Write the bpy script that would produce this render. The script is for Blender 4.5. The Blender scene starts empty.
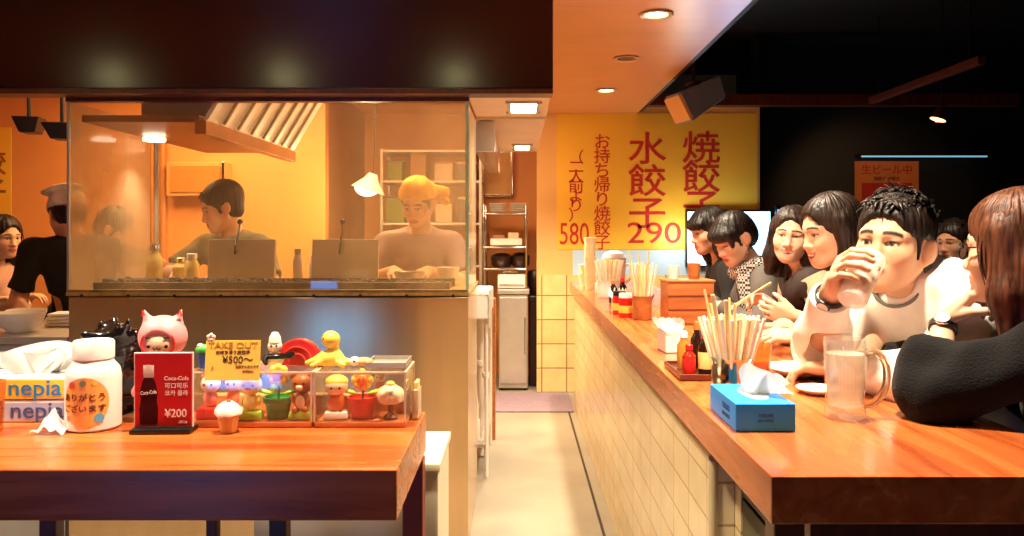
import bpy, bmesh, math, random
import numpy as np
from mathutils import Vector, Matrix, Euler, Quaternion
random.seed(7)
rng = np.random.RandomState(7)
COL = bpy.context.scene.collection
PI = math.pi
EYE = 1.30            # camera height
def V(*a): return Vector(a)

# ------------------------------------------------------------------ materials
def nodemat(name):
    m = bpy.data.materials.new(name); m.use_nodes = True
    nt = m.node_tree
    b = nt.nodes.get('Principled BSDF')
    return m, nt, b
def lin(c):
    return tuple((x/12.92 if x <= 0.04045 else ((x+0.055)/1.055)**2.4) for x in c)
def rgb(r, g, b): return lin((r/255, g/255, b/255))
def pbr(name, col, rough=0.5, metal=0.0, var=0.12, scale=8.0, bump=0.0, bscale=60.0, spec=0.5, coat=0.0, sub=0.0, stretch=None, emit=None, estr=0.0, trans=0.0, rvar=0.0):
    m, nt, b = nodemat(name)
    n = nt.nodes; l = nt.links
    tc = n.new('ShaderNodeTexCoord')
    mp = n.new('ShaderNodeMapping'); l.new(tc.outputs['Object'], mp.inputs['Vector'])
    if stretch: mp.inputs['Scale'].default_value = stretch
    nz = n.new('ShaderNodeTexNoise'); nz.inputs['Scale'].default_value = scale; nz.inputs['Detail'].default_value = 4
    l.new(mp.outputs[0], nz.inputs['Vector'])
    r = n.new('ShaderNodeValToRGB')
    r.color_ramp.elements[0].position = 0.3; r.color_ramp.elements[1].position = 0.7
    r.color_ramp.elements[0].color = (*[c*(1-var) for c in col], 1)
    r.color_ramp.elements[1].color = (*[min(1, c*(1+var)) for c in col], 1)
    l.new(nz.outputs['Fac'], r.inputs[0]); l.new(r.outputs[0], b.inputs['Base Color'])
    b.inputs['Roughness'].default_value = rough; b.inputs['Metallic'].default_value = metal
    b.inputs['Specular IOR Level'].default_value = spec
    if coat: b.inputs['Coat Weight'].default_value = coat; b.inputs['Coat Roughness'].default_value = 0.08
    if sub:
        b.inputs['Subsurface Weight'].default_value = sub; b.inputs['Subsurface Radius'].default_value = (1.0, 0.35, 0.18); b.inputs['Subsurface Scale'].default_value = 0.012
    if trans: b.inputs['Transmission Weight'].default_value = trans
    if rvar:
        mr = n.new('ShaderNodeMapRange'); mr.inputs['To Min'].default_value = max(0, rough-rvar); mr.inputs['To Max'].default_value = rough+rvar
        l.new(nz.outputs['Fac'], mr.inputs['Value']); l.new(mr.outputs[0], b.inputs['Roughness'])
    if bump:
        nb = n.new('ShaderNodeTexNoise'); nb.inputs['Scale'].default_value = bscale; nb.inputs['Detail'].default_value = 3
        l.new(mp.outputs[0], nb.inputs['Vector'])
        bp = n.new('ShaderNodeBump'); bp.inputs['Strength'].default_value = bump; bp.inputs['Distance'].default_value = 0.004
        l.new(nb.outputs['Fac'], bp.inputs['Height']); l.new(bp.outputs[0], b.inputs['Normal'])
    if emit:
        b.inputs['Emission Color'].default_value = (*emit, 1); b.inputs['Emission Strength'].default_value = estr
    return m
def emitter(name, col, strength):
    m, nt, b = nodemat(name)
    b.inputs['Base Color'].default_value = (*col, 1)
    b.inputs['Emission Color'].default_value = (*col, 1); b.inputs['Emission Strength'].default_value = strength
    return m
def thin_glass(name, tint=(1, 1, 1), dirt=0.0, dirtcol=(0.7, 0.6, 0.45), rough=0.02, gloss=1.0, dscale=4.0, dmin=0.0, streak=(1, 1, 0.25)):
    """a real pane: clear transmission, mirror reflection by angle, and a film of grease and dust on it"""
    m, nt, b = nodemat(name); n = nt.nodes; l = nt.links
    n.remove(b); out = n['Material Output']
    tr = n.new('ShaderNodeBsdfTransparent'); tr.inputs[0].default_value = (*tint, 1)
    gl = n.new('ShaderNodeBsdfGlossy'); gl.inputs['Roughness'].default_value = rough
    fr = n.new('ShaderNodeLayerWeight'); fr.inputs[0].default_value = 0.5     # Schlick's curve on the facing angle
    pw = n.new('ShaderNodeMath'); pw.operation = 'POWER'; pw.inputs[1].default_value = 5.0; l.new(fr.outputs['Facing'], pw.inputs[0])
    ma = n.new('ShaderNodeMath'); ma.operation = 'MULTIPLY_ADD'; ma.inputs[1].default_value = 0.95; ma.inputs[2].default_value = 0.04; l.new(pw.outputs[0], ma.inputs[0])
    mu = n.new('ShaderNodeMath'); mu.operation = 'MULTIPLY'; mu.inputs[1].default_value = gloss; mu.use_clamp = True; l.new(ma.outputs[0], mu.inputs[0])
    mx = n.new('ShaderNodeMixShader'); l.new(mu.outputs[0], mx.inputs[0]); l.new(tr.outputs[0], mx.inputs[1]); l.new(gl.outputs[0], mx.inputs[2])
    last = mx
    if dirt:
        tc = n.new('ShaderNodeTexCoord'); mp = n.new('ShaderNodeMapping'); mp.inputs['Scale'].default_value = streak
        l.new(tc.outputs['Object'], mp.inputs[0])
        nz = n.new('ShaderNodeTexNoise'); nz.inputs['Scale'].default_value = dscale; nz.inputs['Detail'].default_value = 6; l.new(mp.outputs[0], nz.inputs['Vector'])
        mr = n.new('ShaderNodeMapRange'); mr.inputs['From Min'].default_value = 0.35; mr.inputs['From Max'].default_value = 0.75
        mr.inputs['To Min'].default_value = dmin; mr.inputs['To Max'].default_value = dirt; l.new(nz.outputs['Fac'], mr.inputs['Value'])
        df = n.new('ShaderNodeBsdfDiffuse'); df.inputs[0].default_value = (*dirtcol, 1)
        tl = n.new('ShaderNodeBsdfTranslucent'); tl.inputs[0].default_value = (*dirtcol, 1)
        m2 = n.new('ShaderNodeMixShader'); m2.inputs[0].default_value = 0.55; l.new(df.outputs[0], m2.inputs[1]); l.new(tl.outputs[0], m2.inputs[2])
        m3 = n.new('ShaderNodeMixShader'); l.new(mr.outputs[0], m3.inputs[0]); l.new(mx.outputs[0], m3.inputs[1]); l.new(m2.outputs[0], m3.inputs[2])
        last = m3
    l.new(last.outputs[0], out.inputs['Surface'])
    return m
def wood(name, dark, light, rough=0.3, scale=1.0, axis='X', coat=0.0, bump=0.05):
    m, nt, b = nodemat(name); n = nt.nodes; l = nt.links
    tc = n.new('ShaderNodeTexCoord'); mp = n.new('ShaderNodeMapping'); l.new(tc.outputs['Object'], mp.inputs[0])
    s = {'X': (0.7, 9, 9), 'Y': (9, 0.7, 9), 'Z': (9, 9, 0.7)}[axis]
    mp.inputs['Scale'].default_value = tuple(v*scale for v in s)
    nz = n.new('ShaderNodeTexNoise'); nz.inputs['Scale'].default_value = 2.2; nz.inputs['Detail'].default_value = 8; nz.inputs['Distortion'].default_value = 0.9
    l.new(mp.outputs[0], nz.inputs['Vector'])
    r = n.new('ShaderNodeValToRGB'); e = r.color_ramp.elements
    e[0].position = 0.28; e[0].color = (*dark, 1); e[1].position = 0.72; e[1].color = (*light, 1)
    l.new(nz.outputs['Fac'], r.inputs[0]); l.new(r.outputs[0], b.inputs['Base Color'])
    mr = n.new('ShaderNodeMapRange'); mr.inputs['To Min'].default_value = max(0.02, rough-0.08); mr.inputs['To Max'].default_value = rough+0.12
    l.new(nz.outputs['Fac'], mr.inputs['Value']); l.new(mr.outputs[0], b.inputs['Roughness'])
    if coat: b.inputs['Coat Weight'].default_value = coat; b.inputs['Coat Roughness'].default_value = 0.12
    bp = n.new('ShaderNodeBump'); bp.inputs['Strength'].default_value = bump; bp.inputs['Distance'].default_value = 0.003
    l.new(nz.outputs['Fac'], bp.inputs['Height']); l.new(bp.outputs[0], b.inputs['Normal'])
    return m
def tilemat(name, c1, c2, grout, tw, th, plane='YZ', rough=0.25, mortar=0.006, offset=0.0):
    m, nt, b = nodemat(name); n = nt.nodes; l = nt.links
    tc = n.new('ShaderNodeTexCoord'); sp = n.new('ShaderNodeSeparateXYZ'); l.new(tc.outputs['Object'], sp.inputs[0])
    cb = n.new('ShaderNodeCombineXYZ')
    l.new(sp.outputs[plane[0]], cb.inputs['X']); l.new(sp.outputs[plane[1]], cb.inputs['Y'])
    br = n.new('ShaderNodeTexBrick'); l.new(cb.outputs[0], br.inputs['Vector'])
    br.offset = offset; br.inputs['Scale'].default_value = 1.0
    br.inputs['Brick Width'].default_value = tw; br.inputs['Row Height'].default_value = th
    br.inputs['Mortar Size'].default_value = mortar; br.inputs['Mortar Smooth'].default_value = 0.2
    br.inputs['Color1'].default_value = (*c1, 1); br.inputs['Color2'].default_value = (*c2, 1); br.inputs['Mortar'].default_value = (*grout, 1)
    nz = n.new('ShaderNodeTexNoise'); nz.inputs['Scale'].default_value = 9; nz.inputs['Detail'].default_value = 5; l.new(tc.outputs['Object'], nz.inputs['Vector'])
    mx = n.new('ShaderNodeMixRGB'); mx.blend_type = 'MULTIPLY'; mx.inputs[0].default_value = 0.45
    l.new(br.outputs['Color'], mx.inputs[1])
    r = n.new('ShaderNodeValToRGB'); r.color_ramp.elements[0].color = (0.72, 0.66, 0.55, 1); r.color_ramp.elements[0].position = 0.3; r.color_ramp.elements[1].color = (1, 1, 1, 1); r.color_ramp.elements[1].position = 0.65
    l.new(nz.outputs['Fac'], r.inputs[0]); l.new(r.outputs[0], mx.inputs[2]); l.new(mx.outputs[0], b.inputs['Base Color'])
    b.inputs['Roughness'].default_value = rough
    bp = n.new('ShaderNodeBump'); bp.inputs['Strength'].default_value = 0.5; bp.inputs['Distance'].default_value = 0.003; bp.invert = True
    l.new(br.outputs['Fac'], bp.inputs['Height']); l.new(bp.outputs[0], b.inputs['Normal'])
    return m

# ------------------------------------------------------------------ mesh builder
def frame_to(d):
    d = Vector(d).normalized()
    return d.to_track_quat('Z', 'Y').to_matrix().to_4x4()
class MB:
    def __init__(s): s.bm = bmesh.new(); s.flat = False
    def _merge(s, t, M, smooth):
        bmesh.ops.transform(t, matrix=M, verts=t.verts)
        for f in t.faces: f.smooth = smooth
        me = bpy.data.meshes.new('tmp'); t.to_mesh(me); t.free()
        s.bm.from_mesh(me); bpy.data.meshes.remove(me)
        return s
    def box(s, c, size, bev=0.0, rot=None, seg=2, taper=None):
        t = bmesh.new(); bmesh.ops.create_cube(t, size=1.0)
        for v in t.verts:
            v.co = Vector((v.co.x*size[0], v.co.y*size[1], v.co.z*size[2]))
            if taper and v.co.z > 0: v.co.x *= taper; v.co.y *= taper
        if bev: bmesh.ops.bevel(t, geom=t.edges[:], offset=bev, segments=seg, affect='EDGES', profile=0.5)
        M = Matrix.Translation(Vector(c)); s.flat = True
        if rot is not None: M = M @ (Euler(rot).to_matrix().to_4x4() if not isinstance(rot, Matrix) else rot)
        return s._merge(t, M, False)
    def cyl(s, p0, p1, r0, r1=None, seg=20, bev=0.0, smooth=True, caps=True):
        r1 = r0 if r1 is None else r1
        p0, p1 = Vector(p0), Vector(p1); L = (p1-p0).length
        t = bmesh.new(); bmesh.ops.create_cone(t, cap_ends=caps, segments=seg, radius1=r0, radius2=r1, depth=L)
        if bev:
            ed = [e for e in t.edges if abs(e.verts[0].co.z-e.verts[1].co.z) < 1e-6]
            bmesh.ops.bevel(t, geom=ed, offset=bev, segments=2, affect='EDGES', profile=0.5)
        M = Matrix.Translation((p0+p1)/2) @ frame_to(p1-p0)
        s._merge(t, M, False)
        if smooth:
            for f in s.bm.faces: 
                pass
        return s
    def ell(s, c, r, rot=None, u=20, v=14):
        t = bmesh.new(); bmesh.ops.create_uvsphere(t, u_segments=u, v_segments=v, radius=1.0)
        if not hasattr(r, '__len__'): r = (r, r, r)
        M = Matrix.Translation(Vector(c))
        if rot is not None: M = M @ (Euler(rot).to_matrix().to_4x4() if not isinstance(rot, Matrix) else rot)
        return s._merge(t, M @ Matrix.Diagonal((*r, 1)), True)
    def lathe(s, prof, c=(0, 0, 0), seg=32, M=None, close=False, wob=None):
        t = bmesh.new(); rings = []
        for (r, z) in prof:
            ring = []
            if r < 1e-5: ring = [t.verts.new((0, 0, z))]*seg
            else:
                for k in range(seg):
                    a = 2*PI*k/seg; rr = r*(1 + (wob(a) if wob else 0))
                    ring.append(t.verts.new((rr*math.cos(a), rr*math.sin(a), z)))
            rings.append(ring)
        for i in range(len(rings)-1):
            A, B = rings[i], rings[i+1]
            for k in range(seg):
                q = []
                for v in (A[k], A[(k+1) % seg], B[(k+1) % seg], B[k]):
                    if v not in q: q.append(v)
                if len(q) > 2:
                    try: t.faces.new(q)
                    except ValueError: pass
        bmesh.ops.recalc_face_normals(t, faces=t.faces[:])
        return s._merge(t, Matrix.Translation(Vector(c)) @ (M if M else Matrix.Identity(4)), True)
    def tube(s, pts, r, seg=10, caps=True, flat=None):
        pts = [Vector(p) for p in pts]; n = len(pts)
        rs = r if hasattr(r, '__len__') else [r]*n
        t = bmesh.new(); rings = []
        up = Vector((0, 0, 1)); d0 = (pts[1]-pts[0]).normalized()
        if abs(d0.dot(up)) > 0.95: up = Vector((1, 0, 0))
        side = d0.cross(up).normalized()
        for i, p in enumerate(pts):
            d = (pts[min(i+1, n-1)]-pts[max(i-1, 0)]).normalized()
            side = (side - d*side.dot(d)).normalized(); nn = d.cross(side)
            ring = []
            for k in range(seg):
                a = 2*PI*k/seg
                ring.append(t.verts.new(p + side*math.cos(a)*rs[i] + nn*math.sin(a)*rs[i]*(flat or 1)))
            rings.append(ring)
        for i in range(n-1):
            for k in range(seg):
                t.faces.new((rings[i][k], rings[i][(k+1) % seg], rings[i+1][(k+1) % seg], rings[i+1][k]))
        if caps: t.faces.new(rings[0][::-1]); t.faces.new(rings[-1])
        bmesh.ops.recalc_face_normals(t, faces=t.faces[:])
        return s._merge(t, Matrix.Identity(4), True)
    def prism(s, poly, h, M=None, bev=0.0):
        """polygon in xy extruded along +z by h, then moved by M"""
        s.flat = True; t = bmesh.new(); a = [t.verts.new((p[0], p[1], 0)) for p in poly]; b = [t.verts.new((p[0], p[1], h)) for p in poly]
        t.faces.new(a[::-1]); t.faces.new(b)
        for i in range(len(a)):
            j = (i+1) % len(a); t.faces.new((a[i], a[j], b[j], b[i]))
        bmesh.ops.recalc_face_normals(t, faces=t.faces[:])
        if bev: bmesh.ops.bevel(t, geom=t.edges[:], offset=bev, segments=2, affect='EDGES', profile=0.5)
        return s._merge(t, M if M else Matrix.Identity(4), False)
    def raw(s, verts, faces, smooth=True):
        t = bmesh.new(); vs = [t.verts.new(v) for v in verts]
        for f in faces:
            try: t.faces.new([vs[i] for i in f])
            except ValueError: pass
        bmesh.ops.recalc_face_normals(t, faces=t.faces[:])
        return s._merge(t, Matrix.Identity(4), smooth)
    def sheet(s, fn, nu, nv, thick=0.0):
        vs = [fn(i/(nu-1), j/(nv-1)) for i in range(nu) for j in range(nv)]
        fs = [(i*nv+j, i*nv+j+1, (i+1)*nv+j+1, (i+1)*nv+j) for i in range(nu-1) for j in range(nv-1)]
        t = bmesh.new(); vv = [t.verts.new(v) for v in vs]
        for f in fs: t.faces.new([vv[i] for i in f])
        if thick: bmesh.ops.solidify(t, geom=t.faces[:], thickness=thick)
        return s._merge(t, Matrix.Identity(4), True)
    def build(s, name, mat, parent=None, auto=True):
        me = bpy.data.meshes.new(name); s.bm.to_mesh(me); s.bm.free()
        if mat: me.materials.append(mat)
        if auto:
            me.polygons.foreach_set('use_smooth', [True]*len(me.polygons))
            try: me.set_sharp_from_angle(angle=math.radians(38))
            except Exception: pass
        o = bpy.data.objects.new(name, me); COL.objects.link(o)
        if parent: o.parent = parent
        if s.flat and auto:
            w = o.modifiers.new('even_shading', 'WEIGHTED_NORMAL'); w.keep_sharp = True; w.weight = 100
        return o
def tag(o, label, cat, group=None, kind=None):
    if label: o['label'] = label
    if cat: o['category'] = cat
    if group: o['group'] = group
    if kind: o['kind'] = kind
    return o
def thing(name, label, cat, loc=(0, 0, 0), rotz=0.0, group=None):
    o = bpy.data.objects.new(name, None); o.empty_display_size = 0.05; COL.objects.link(o)
    o.location = loc; o.rotation_euler = (0, 0, rotz)
    return tag(o, label, cat, group)
def struct(name, mb, mat, label=None, cat=None):
    o = mb.build(name, mat); o['kind'] = 'structure'
    if label: o['label'] = label
    if cat: o['category'] = cat
    return o
def dup(root, loc, rotz=0.0, label=None, group=None, scale=None):
    r = root.copy(); COL.objects.link(r); r.location = loc; r.rotation_euler = (0, 0, rotz)
    if label: r['label'] = label
    if group: r['group'] = group
    if scale: r.scale = (scale,)*3
    for ch in list(root.children):
        c = ch.copy(); COL.objects.link(c); c.parent = r
        for g in ch.children:
            d = g.copy(); COL.objects.link(d); d.parent = c
    return r
def text_obj(name, body, size, mat, parent=None, M=None, bold=0.0, ext=0.0006, sx=1.0, vertical=False, align='CENTER', spacing=1.0, lead=1.05):
    """lettering as a thin raised mesh; drawn in xy, centred on the origin, then placed by M"""
    items = list(body) if vertical else [body]
    bm = bmesh.new(); y = 0.0
    for ch in items:
        cu = bpy.data.curves.new('lettering', 'FONT'); cu.body = ch; cu.size = size; cu.align_x = align; cu.align_y = 'CENTER'
        cu.extrude = ext; cu.offset = bold*size; cu.space_character = spacing; cu.resolution_u = 4
        to = bpy.data.objects.new('lettering', cu); COL.objects.link(to)
        dg = bpy.context.evaluated_depsgraph_get(); dg.update()
        me = bpy.data.meshes.new_from_object(to.evaluated_get(dg))
        t = bmesh.new(); t.from_mesh(me)
        bmesh.ops.transform(t, matrix=Matrix.Translation((0, y, 0)), verts=t.verts)
        t.to_mesh(me); t.free(); bm.from_mesh(me)
        bpy.data.objects.remove(to); bpy.data.curves.remove(cu); bpy.data.meshes.remove(me)
        y -= size*lead
    if vertical:
        bmesh.ops.transform(bm, matrix=Matrix.Translation((0, (len(items)-1)*size*lead/2, 0)), verts=bm.verts)
    bmesh.ops.transform(bm, matrix=(M if M else Matrix.Identity(4)) @ Matrix.Diagonal((sx, 1, 1, 1)), verts=bm.verts)
    me = bpy.data.meshes.new(name); bm.to_mesh(me); bm.free(); me.materials.append(mat)
    o = bpy.data.objects.new(name, me); COL.objects.link(o)
    if parent: o.parent = parent
    return o
def FACE(x, y, z, tilt=0.0, yaw=0.0):
    """matrix that stands an xy drawing up to face -Y at x, y, z (tilt leans it back, yaw turns it)"""
    return Matrix.Translation((x, y, z)) @ Matrix.Rotation(yaw, 4, 'Z') @ Matrix.Rotation(PI/2 - tilt, 4, 'X')
# ------------------------------------------------------------------ implicit-surface figures
def nrm(v): v = np.asarray(v, float); return v/np.linalg.norm(v)
def axis_grid(lo, hi, coarse, fine):
    out = [lo]
    while out[-1] < hi:
        x = out[-1]; h = coarse
        for (a, b, f) in fine:
            if a-1e-9 <= x <= b: h = min(h, f)
            elif x < a < x+h: h = max(min(h, a-x), f)
        out.append(x+h)
    return np.array(out)
class Field:
    def __init__(s, xs, ys, zs):
        s.ax = (xs, ys, zs); s.f = np.full((len(xs), len(ys), len(zs)), 0.5, np.float32)
    def _win(s, lo, hi):
        sl = []
        for a, l, h in zip(s.ax, lo, hi):
            i = max(0, np.searchsorted(a, l)-1); j = min(len(a), np.searchsorted(a, h)+2)
            if j <= i+1: return None, None
            sl.append(slice(i, j))
        g = np.meshgrid(*[a[q] for a, q in zip(s.ax, sl)], indexing='ij', sparse=True)
        return tuple(sl), g
    def _mix(s, sl, d, k, op):
        a = s.f[sl]
        if op == 'add':
            if k <= 0: s.f[sl] = np.minimum(a, d)
            else:
                h = np.clip(0.5+0.5*(a-d)/k, 0, 1); s.f[sl] = a*(1-h)+d*h-k*h*(1-h)
        elif op == 'sub':
            h = np.clip(0.5-0.5*(a+d)/max(k, 1e-6), 0, 1); s.f[sl] = a*(1-h)-d*h+k*h*(1-h)
    def cone(s, a, b, ra, rb, k=0.01, op='add', flat=None):
        a = np.asarray(a, float); b = np.asarray(b, float); R = max(ra, rb)+k+0.03
        sl, g = s._win(np.minimum(a, b)-R, np.maximum(a, b)+R)
        if sl is None: return
        ba = b-a; L = max(ba@ba, 1e-12); p = [g[i]-a[i] for i in range(3)]
        t = np.clip((p[0]*ba[0]+p[1]*ba[1]+p[2]*ba[2])/L, 0, 1)
        q = [p[i]-t*ba[i] for i in range(3)]
        if flat is not None:   # (axis, factor): thinner along that axis
            ax, fac = flat; ax = nrm(ax); c = q[0]*ax[0]+q[1]*ax[1]+q[2]*ax[2]
            q = [q[i]+c*ax[i]*(1/fac-1) for i in range(3)]
        d = np.sqrt(q[0]**2+q[1]**2+q[2]**2)-(ra+(rb-ra)*t)
        s._mix(sl, d.astype(np.float32), k, op)
    def ell(s, c, r, R=None, k=0.01, op='add'):
        c = np.asarray(c, float); r = np.asarray(r, float); m = r.max()+k+0.03
        sl, g = s._win(c-m, c+m)
        if sl is None: return
        p = [g[i]-c[i] for i in range(3)]
        if R is not None: p = [p[0]*R[0, i]+p[1]*R[1, i]+p[2]*R[2, i] for i in range(3)]
        k0 = np.sqrt((p[0]/r[0])**2+(p[1]/r[1])**2+(p[2]/r[2])**2)
        k1 = np.sqrt((p[0]/r[0]**2)**2+(p[1]/r[1]**2)**2+(p[2]/r[2]**2)**2)+1e-9
        s._mix(sl, (k0*(k0-1)/k1).astype(np.float32), k, op)
    def half(s, c, n, k=0.005, lo=None, hi=None):
        """cut away everything on the +n side of the plane through c, inside the lo..hi box"""
        n = nrm(n); lo = [a[0] for a in s.ax] if lo is None else lo; hi = [a[-1] for a in s.ax] if hi is None else hi
        sl, g = s._win(lo, hi)
        if sl is None: return
        d = -((g[0]-c[0])*n[0]+(g[1]-c[1])*n[1]+(g[2]-c[2])*n[2])
        s._mix(sl, d.astype(np.float32), k, 'sub')
    def ripple(s, amp, freq, seed=0, lo=None, hi=None):
        r = np.random.RandomState(seed)
        sl, g = s._win([a[0] for a in s.ax] if lo is None else lo, [a[-1] for a in s.ax] if hi is None else hi)
        d = 0
        for i in range(7):
            w = r.normal(size=3); w = nrm(w)*freq*r.uniform(0.6, 1.7); ph = r.uniform(0, 6.28)
            w2 = nrm(r.normal(size=3))*freq*0.5
            d = d + np.sin(g[0]*w[0]+g[1]*w[1]+g[2]*w[2]+ph+1.3*np.sin(g[0]*w2[0]+g[1]*w2[1]+g[2]*w2[2]+ph*2))
        s.f[sl] += (amp*d/2.6).astype(np.float32)
    def mesh(s, name):
        f = s.f; ax = s.ax
        neg = f < 0
        c = [neg[i:neg.shape[0]-1+i, j:neg.shape[1]-1+j, k:neg.shape[2]-1+k] for i in (0, 1) for j in (0, 1) for k in (0, 1)]
        allc = c[0].copy(); anyc = c[0].copy()
        for q in c[1:]: allc &= q; anyc |= q
        I, J, K = np.nonzero(anyc & ~allc)
        if len(I) == 0: raise RuntimeError('empty surface '+name)
        off = [(i, j, k) for i in (0, 1) for j in (0, 1) for k in (0, 1)]
        F = np.stack([f[I+o[0], J+o[1], K+o[2]] for o in off], 1)
        P = np.zeros((len(I), 3)); cnt = np.zeros(len(I))
        for a in range(8):
            for b in range(a+1, 8):
                df = [off[b][q]-off[a][q] for q in range(3)]
                if sum(abs(x) for x in df) != 1: continue
                m = (F[:, a] < 0) != (F[:, b] < 0)
                t = np.where(m, F[:, a]/np.where(m, F[:, a]-F[:, b], 1), 0)
                for q in range(3):
                    P[:, q] += m*(off[a][q]+df[q]*t)
                cnt += m
        P /= cnt[:, None]
        X = np.empty_like(P)
        for q, idx in enumerate((I, J, K)):
            A = ax[q]; X[:, q] = A[idx]+P[:, q]*(A[idx+1]-A[idx])
        ids = np.full((f.shape[0]-1, f.shape[1]-1, f.shape[2]-1), -1, np.int32); ids[I, J, K] = np.arange(len(I))
        quads = []
        for q in range(3):
            n0 = [slice(None)]*3; n1 = [slice(None)]*3; n0[q] = slice(0, -1); n1[q] = slice(1, None)
            u, v = [(1, 2), (2, 0), (0, 1)][q]
            for w in (u, v):
                n0[w] = slice(1, -1); n1[w] = slice(1, -1)
            A = neg[tuple(n0)]; B = neg[tuple(n1)]
            E = np.nonzero(A != B); base = [e.copy() for e in E]
            base[u] = base[u]+1; base[v] = base[v]+1
            def cell(du, dv):
                z = [b.copy() for b in base]; z[u] += du; z[v] += dv
                return ids[z[0], z[1], z[2]]
            Q = np.stack([cell(-1, -1), cell(0, -1), cell(0, 0), cell(-1, 0)], 1)
            flip = ~A[E]
            Q[flip] = Q[flip][:, ::-1]
            quads.append(Q)
        Q = np.concatenate(quads); Q = Q[(Q >= 0).all(1)]
        me = bpy.data.meshes.new(name)
        me.vertices.add(len(X)); me.vertices.foreach_set('co', X.astype(np.float32).ravel())
        me.loops.add(Q.size); me.loops.foreach_set('vertex_index', Q.astype(np.int32).ravel())
        me.polygons.add(len(Q)); me.polygons.foreach_set('loop_start', (np.arange(len(Q))*4).astype(np.int32))
        try: me.polygons.foreach_set('loop_total', np.full(len(Q), 4, np.int32))
        except Exception: pass
        me.update(calc_edges=True); me.validate()
        me.polygons.foreach_set('use_smooth', np.ones(len(me.polygons), bool))
        return me, X
def link_mesh(me, name, mat, parent=None):
    me.materials.append(mat); o = bpy.data.objects.new(name, me); COL.objects.link(o)
    if parent: o.parent = parent
    return o

def skin_material(name):
    m, nt, b = nodemat(name); n = nt.nodes; l = nt.links
    at = n.new('ShaderNodeVertexColor'); at.layer_name = 'Complexion'
    nz = n.new('ShaderNodeTexNoise'); nz.inputs['Scale'].default_value = 40; nz.inputs['Detail'].default_value = 3
    mx = n.new('ShaderNodeMixRGB'); mx.blend_type = 'MULTIPLY'; mx.inputs[0].default_value = 0.25
    l.new(at.outputs[0], mx.inputs[1])
    r = n.new('ShaderNodeValToRGB'); r.color_ramp.elements[0].color = (0.78, 0.66, 0.62, 1); r.color_ramp.elements[1].color = (1, 1, 1, 1)
    l.new(nz.outputs['Fac'], r.inputs[0]); l.new(r.outputs[0], mx.inputs[2])
    l.new(mx.outputs[0], b.inputs['Base Color'])
    b.inputs['Roughness'].default_value = 0.5; b.inputs['Specular IOR Level'].default_value = 0.35
    b.inputs['Subsurface Weight'].default_value = 0.15; b.inputs['Subsurface Radius'].default_value = (1.0, 0.35, 0.18); b.inputs['Subsurface Scale'].default_value = 0.008
    return m
SKIN = skin_material('skin')
def hair_material(name, dark, light, rough=0.35):
    m, nt, b = nodemat(name); n = nt.nodes; l = nt.links
    tc = n.new('ShaderNodeTexCoord'); mp = n.new('ShaderNodeMapping'); mp.inputs['Scale'].default_value = (130, 130, 9); l.new(tc.outputs['Object'], mp.inputs[0])
    nz = n.new('ShaderNodeTexNoise'); nz.inputs['Scale'].default_value = 1.0; nz.inputs['Detail'].default_value = 3; l.new(mp.outputs[0], nz.inputs['Vector'])
    r = n.new('ShaderNodeValToRGB'); r.color_ramp.elements[0].position = 0.35; r.color_ramp.elements[1].position = 0.68
    r.color_ramp.elements[0].color = (*dark, 1); r.color_ramp.elements[1].color = (*light, 1)
    l.new(nz.outputs['Fac'], r.inputs[0]); l.new(r.outputs[0], b.inputs['Base Color'])
    b.inputs['Roughness'].default_value = rough; b.inputs['Specular IOR Level'].default_value = 0.3
    bp = n.new('ShaderNodeBump'); bp.inputs['Strength'].default_value = 0.5; bp.inputs['Distance'].default_value = 0.003
    l.new(nz.outputs['Fac'], bp.inputs['Height']); l.new(bp.outputs[0], b.inputs['Normal'])
    return m
HAIR_BLACK = hair_material('black_hair', rgb(14, 9, 8), rgb(40, 27, 20), 0.46)
HAIR_BROWN = hair_material('brown_hair', rgb(44, 20, 11), rgb(104, 56, 31), 0.5)
HAIR_DARK = hair_material('dark_brown_hair', rgb(20, 12, 9), rgb(58, 38, 26), 0.48)

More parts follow.
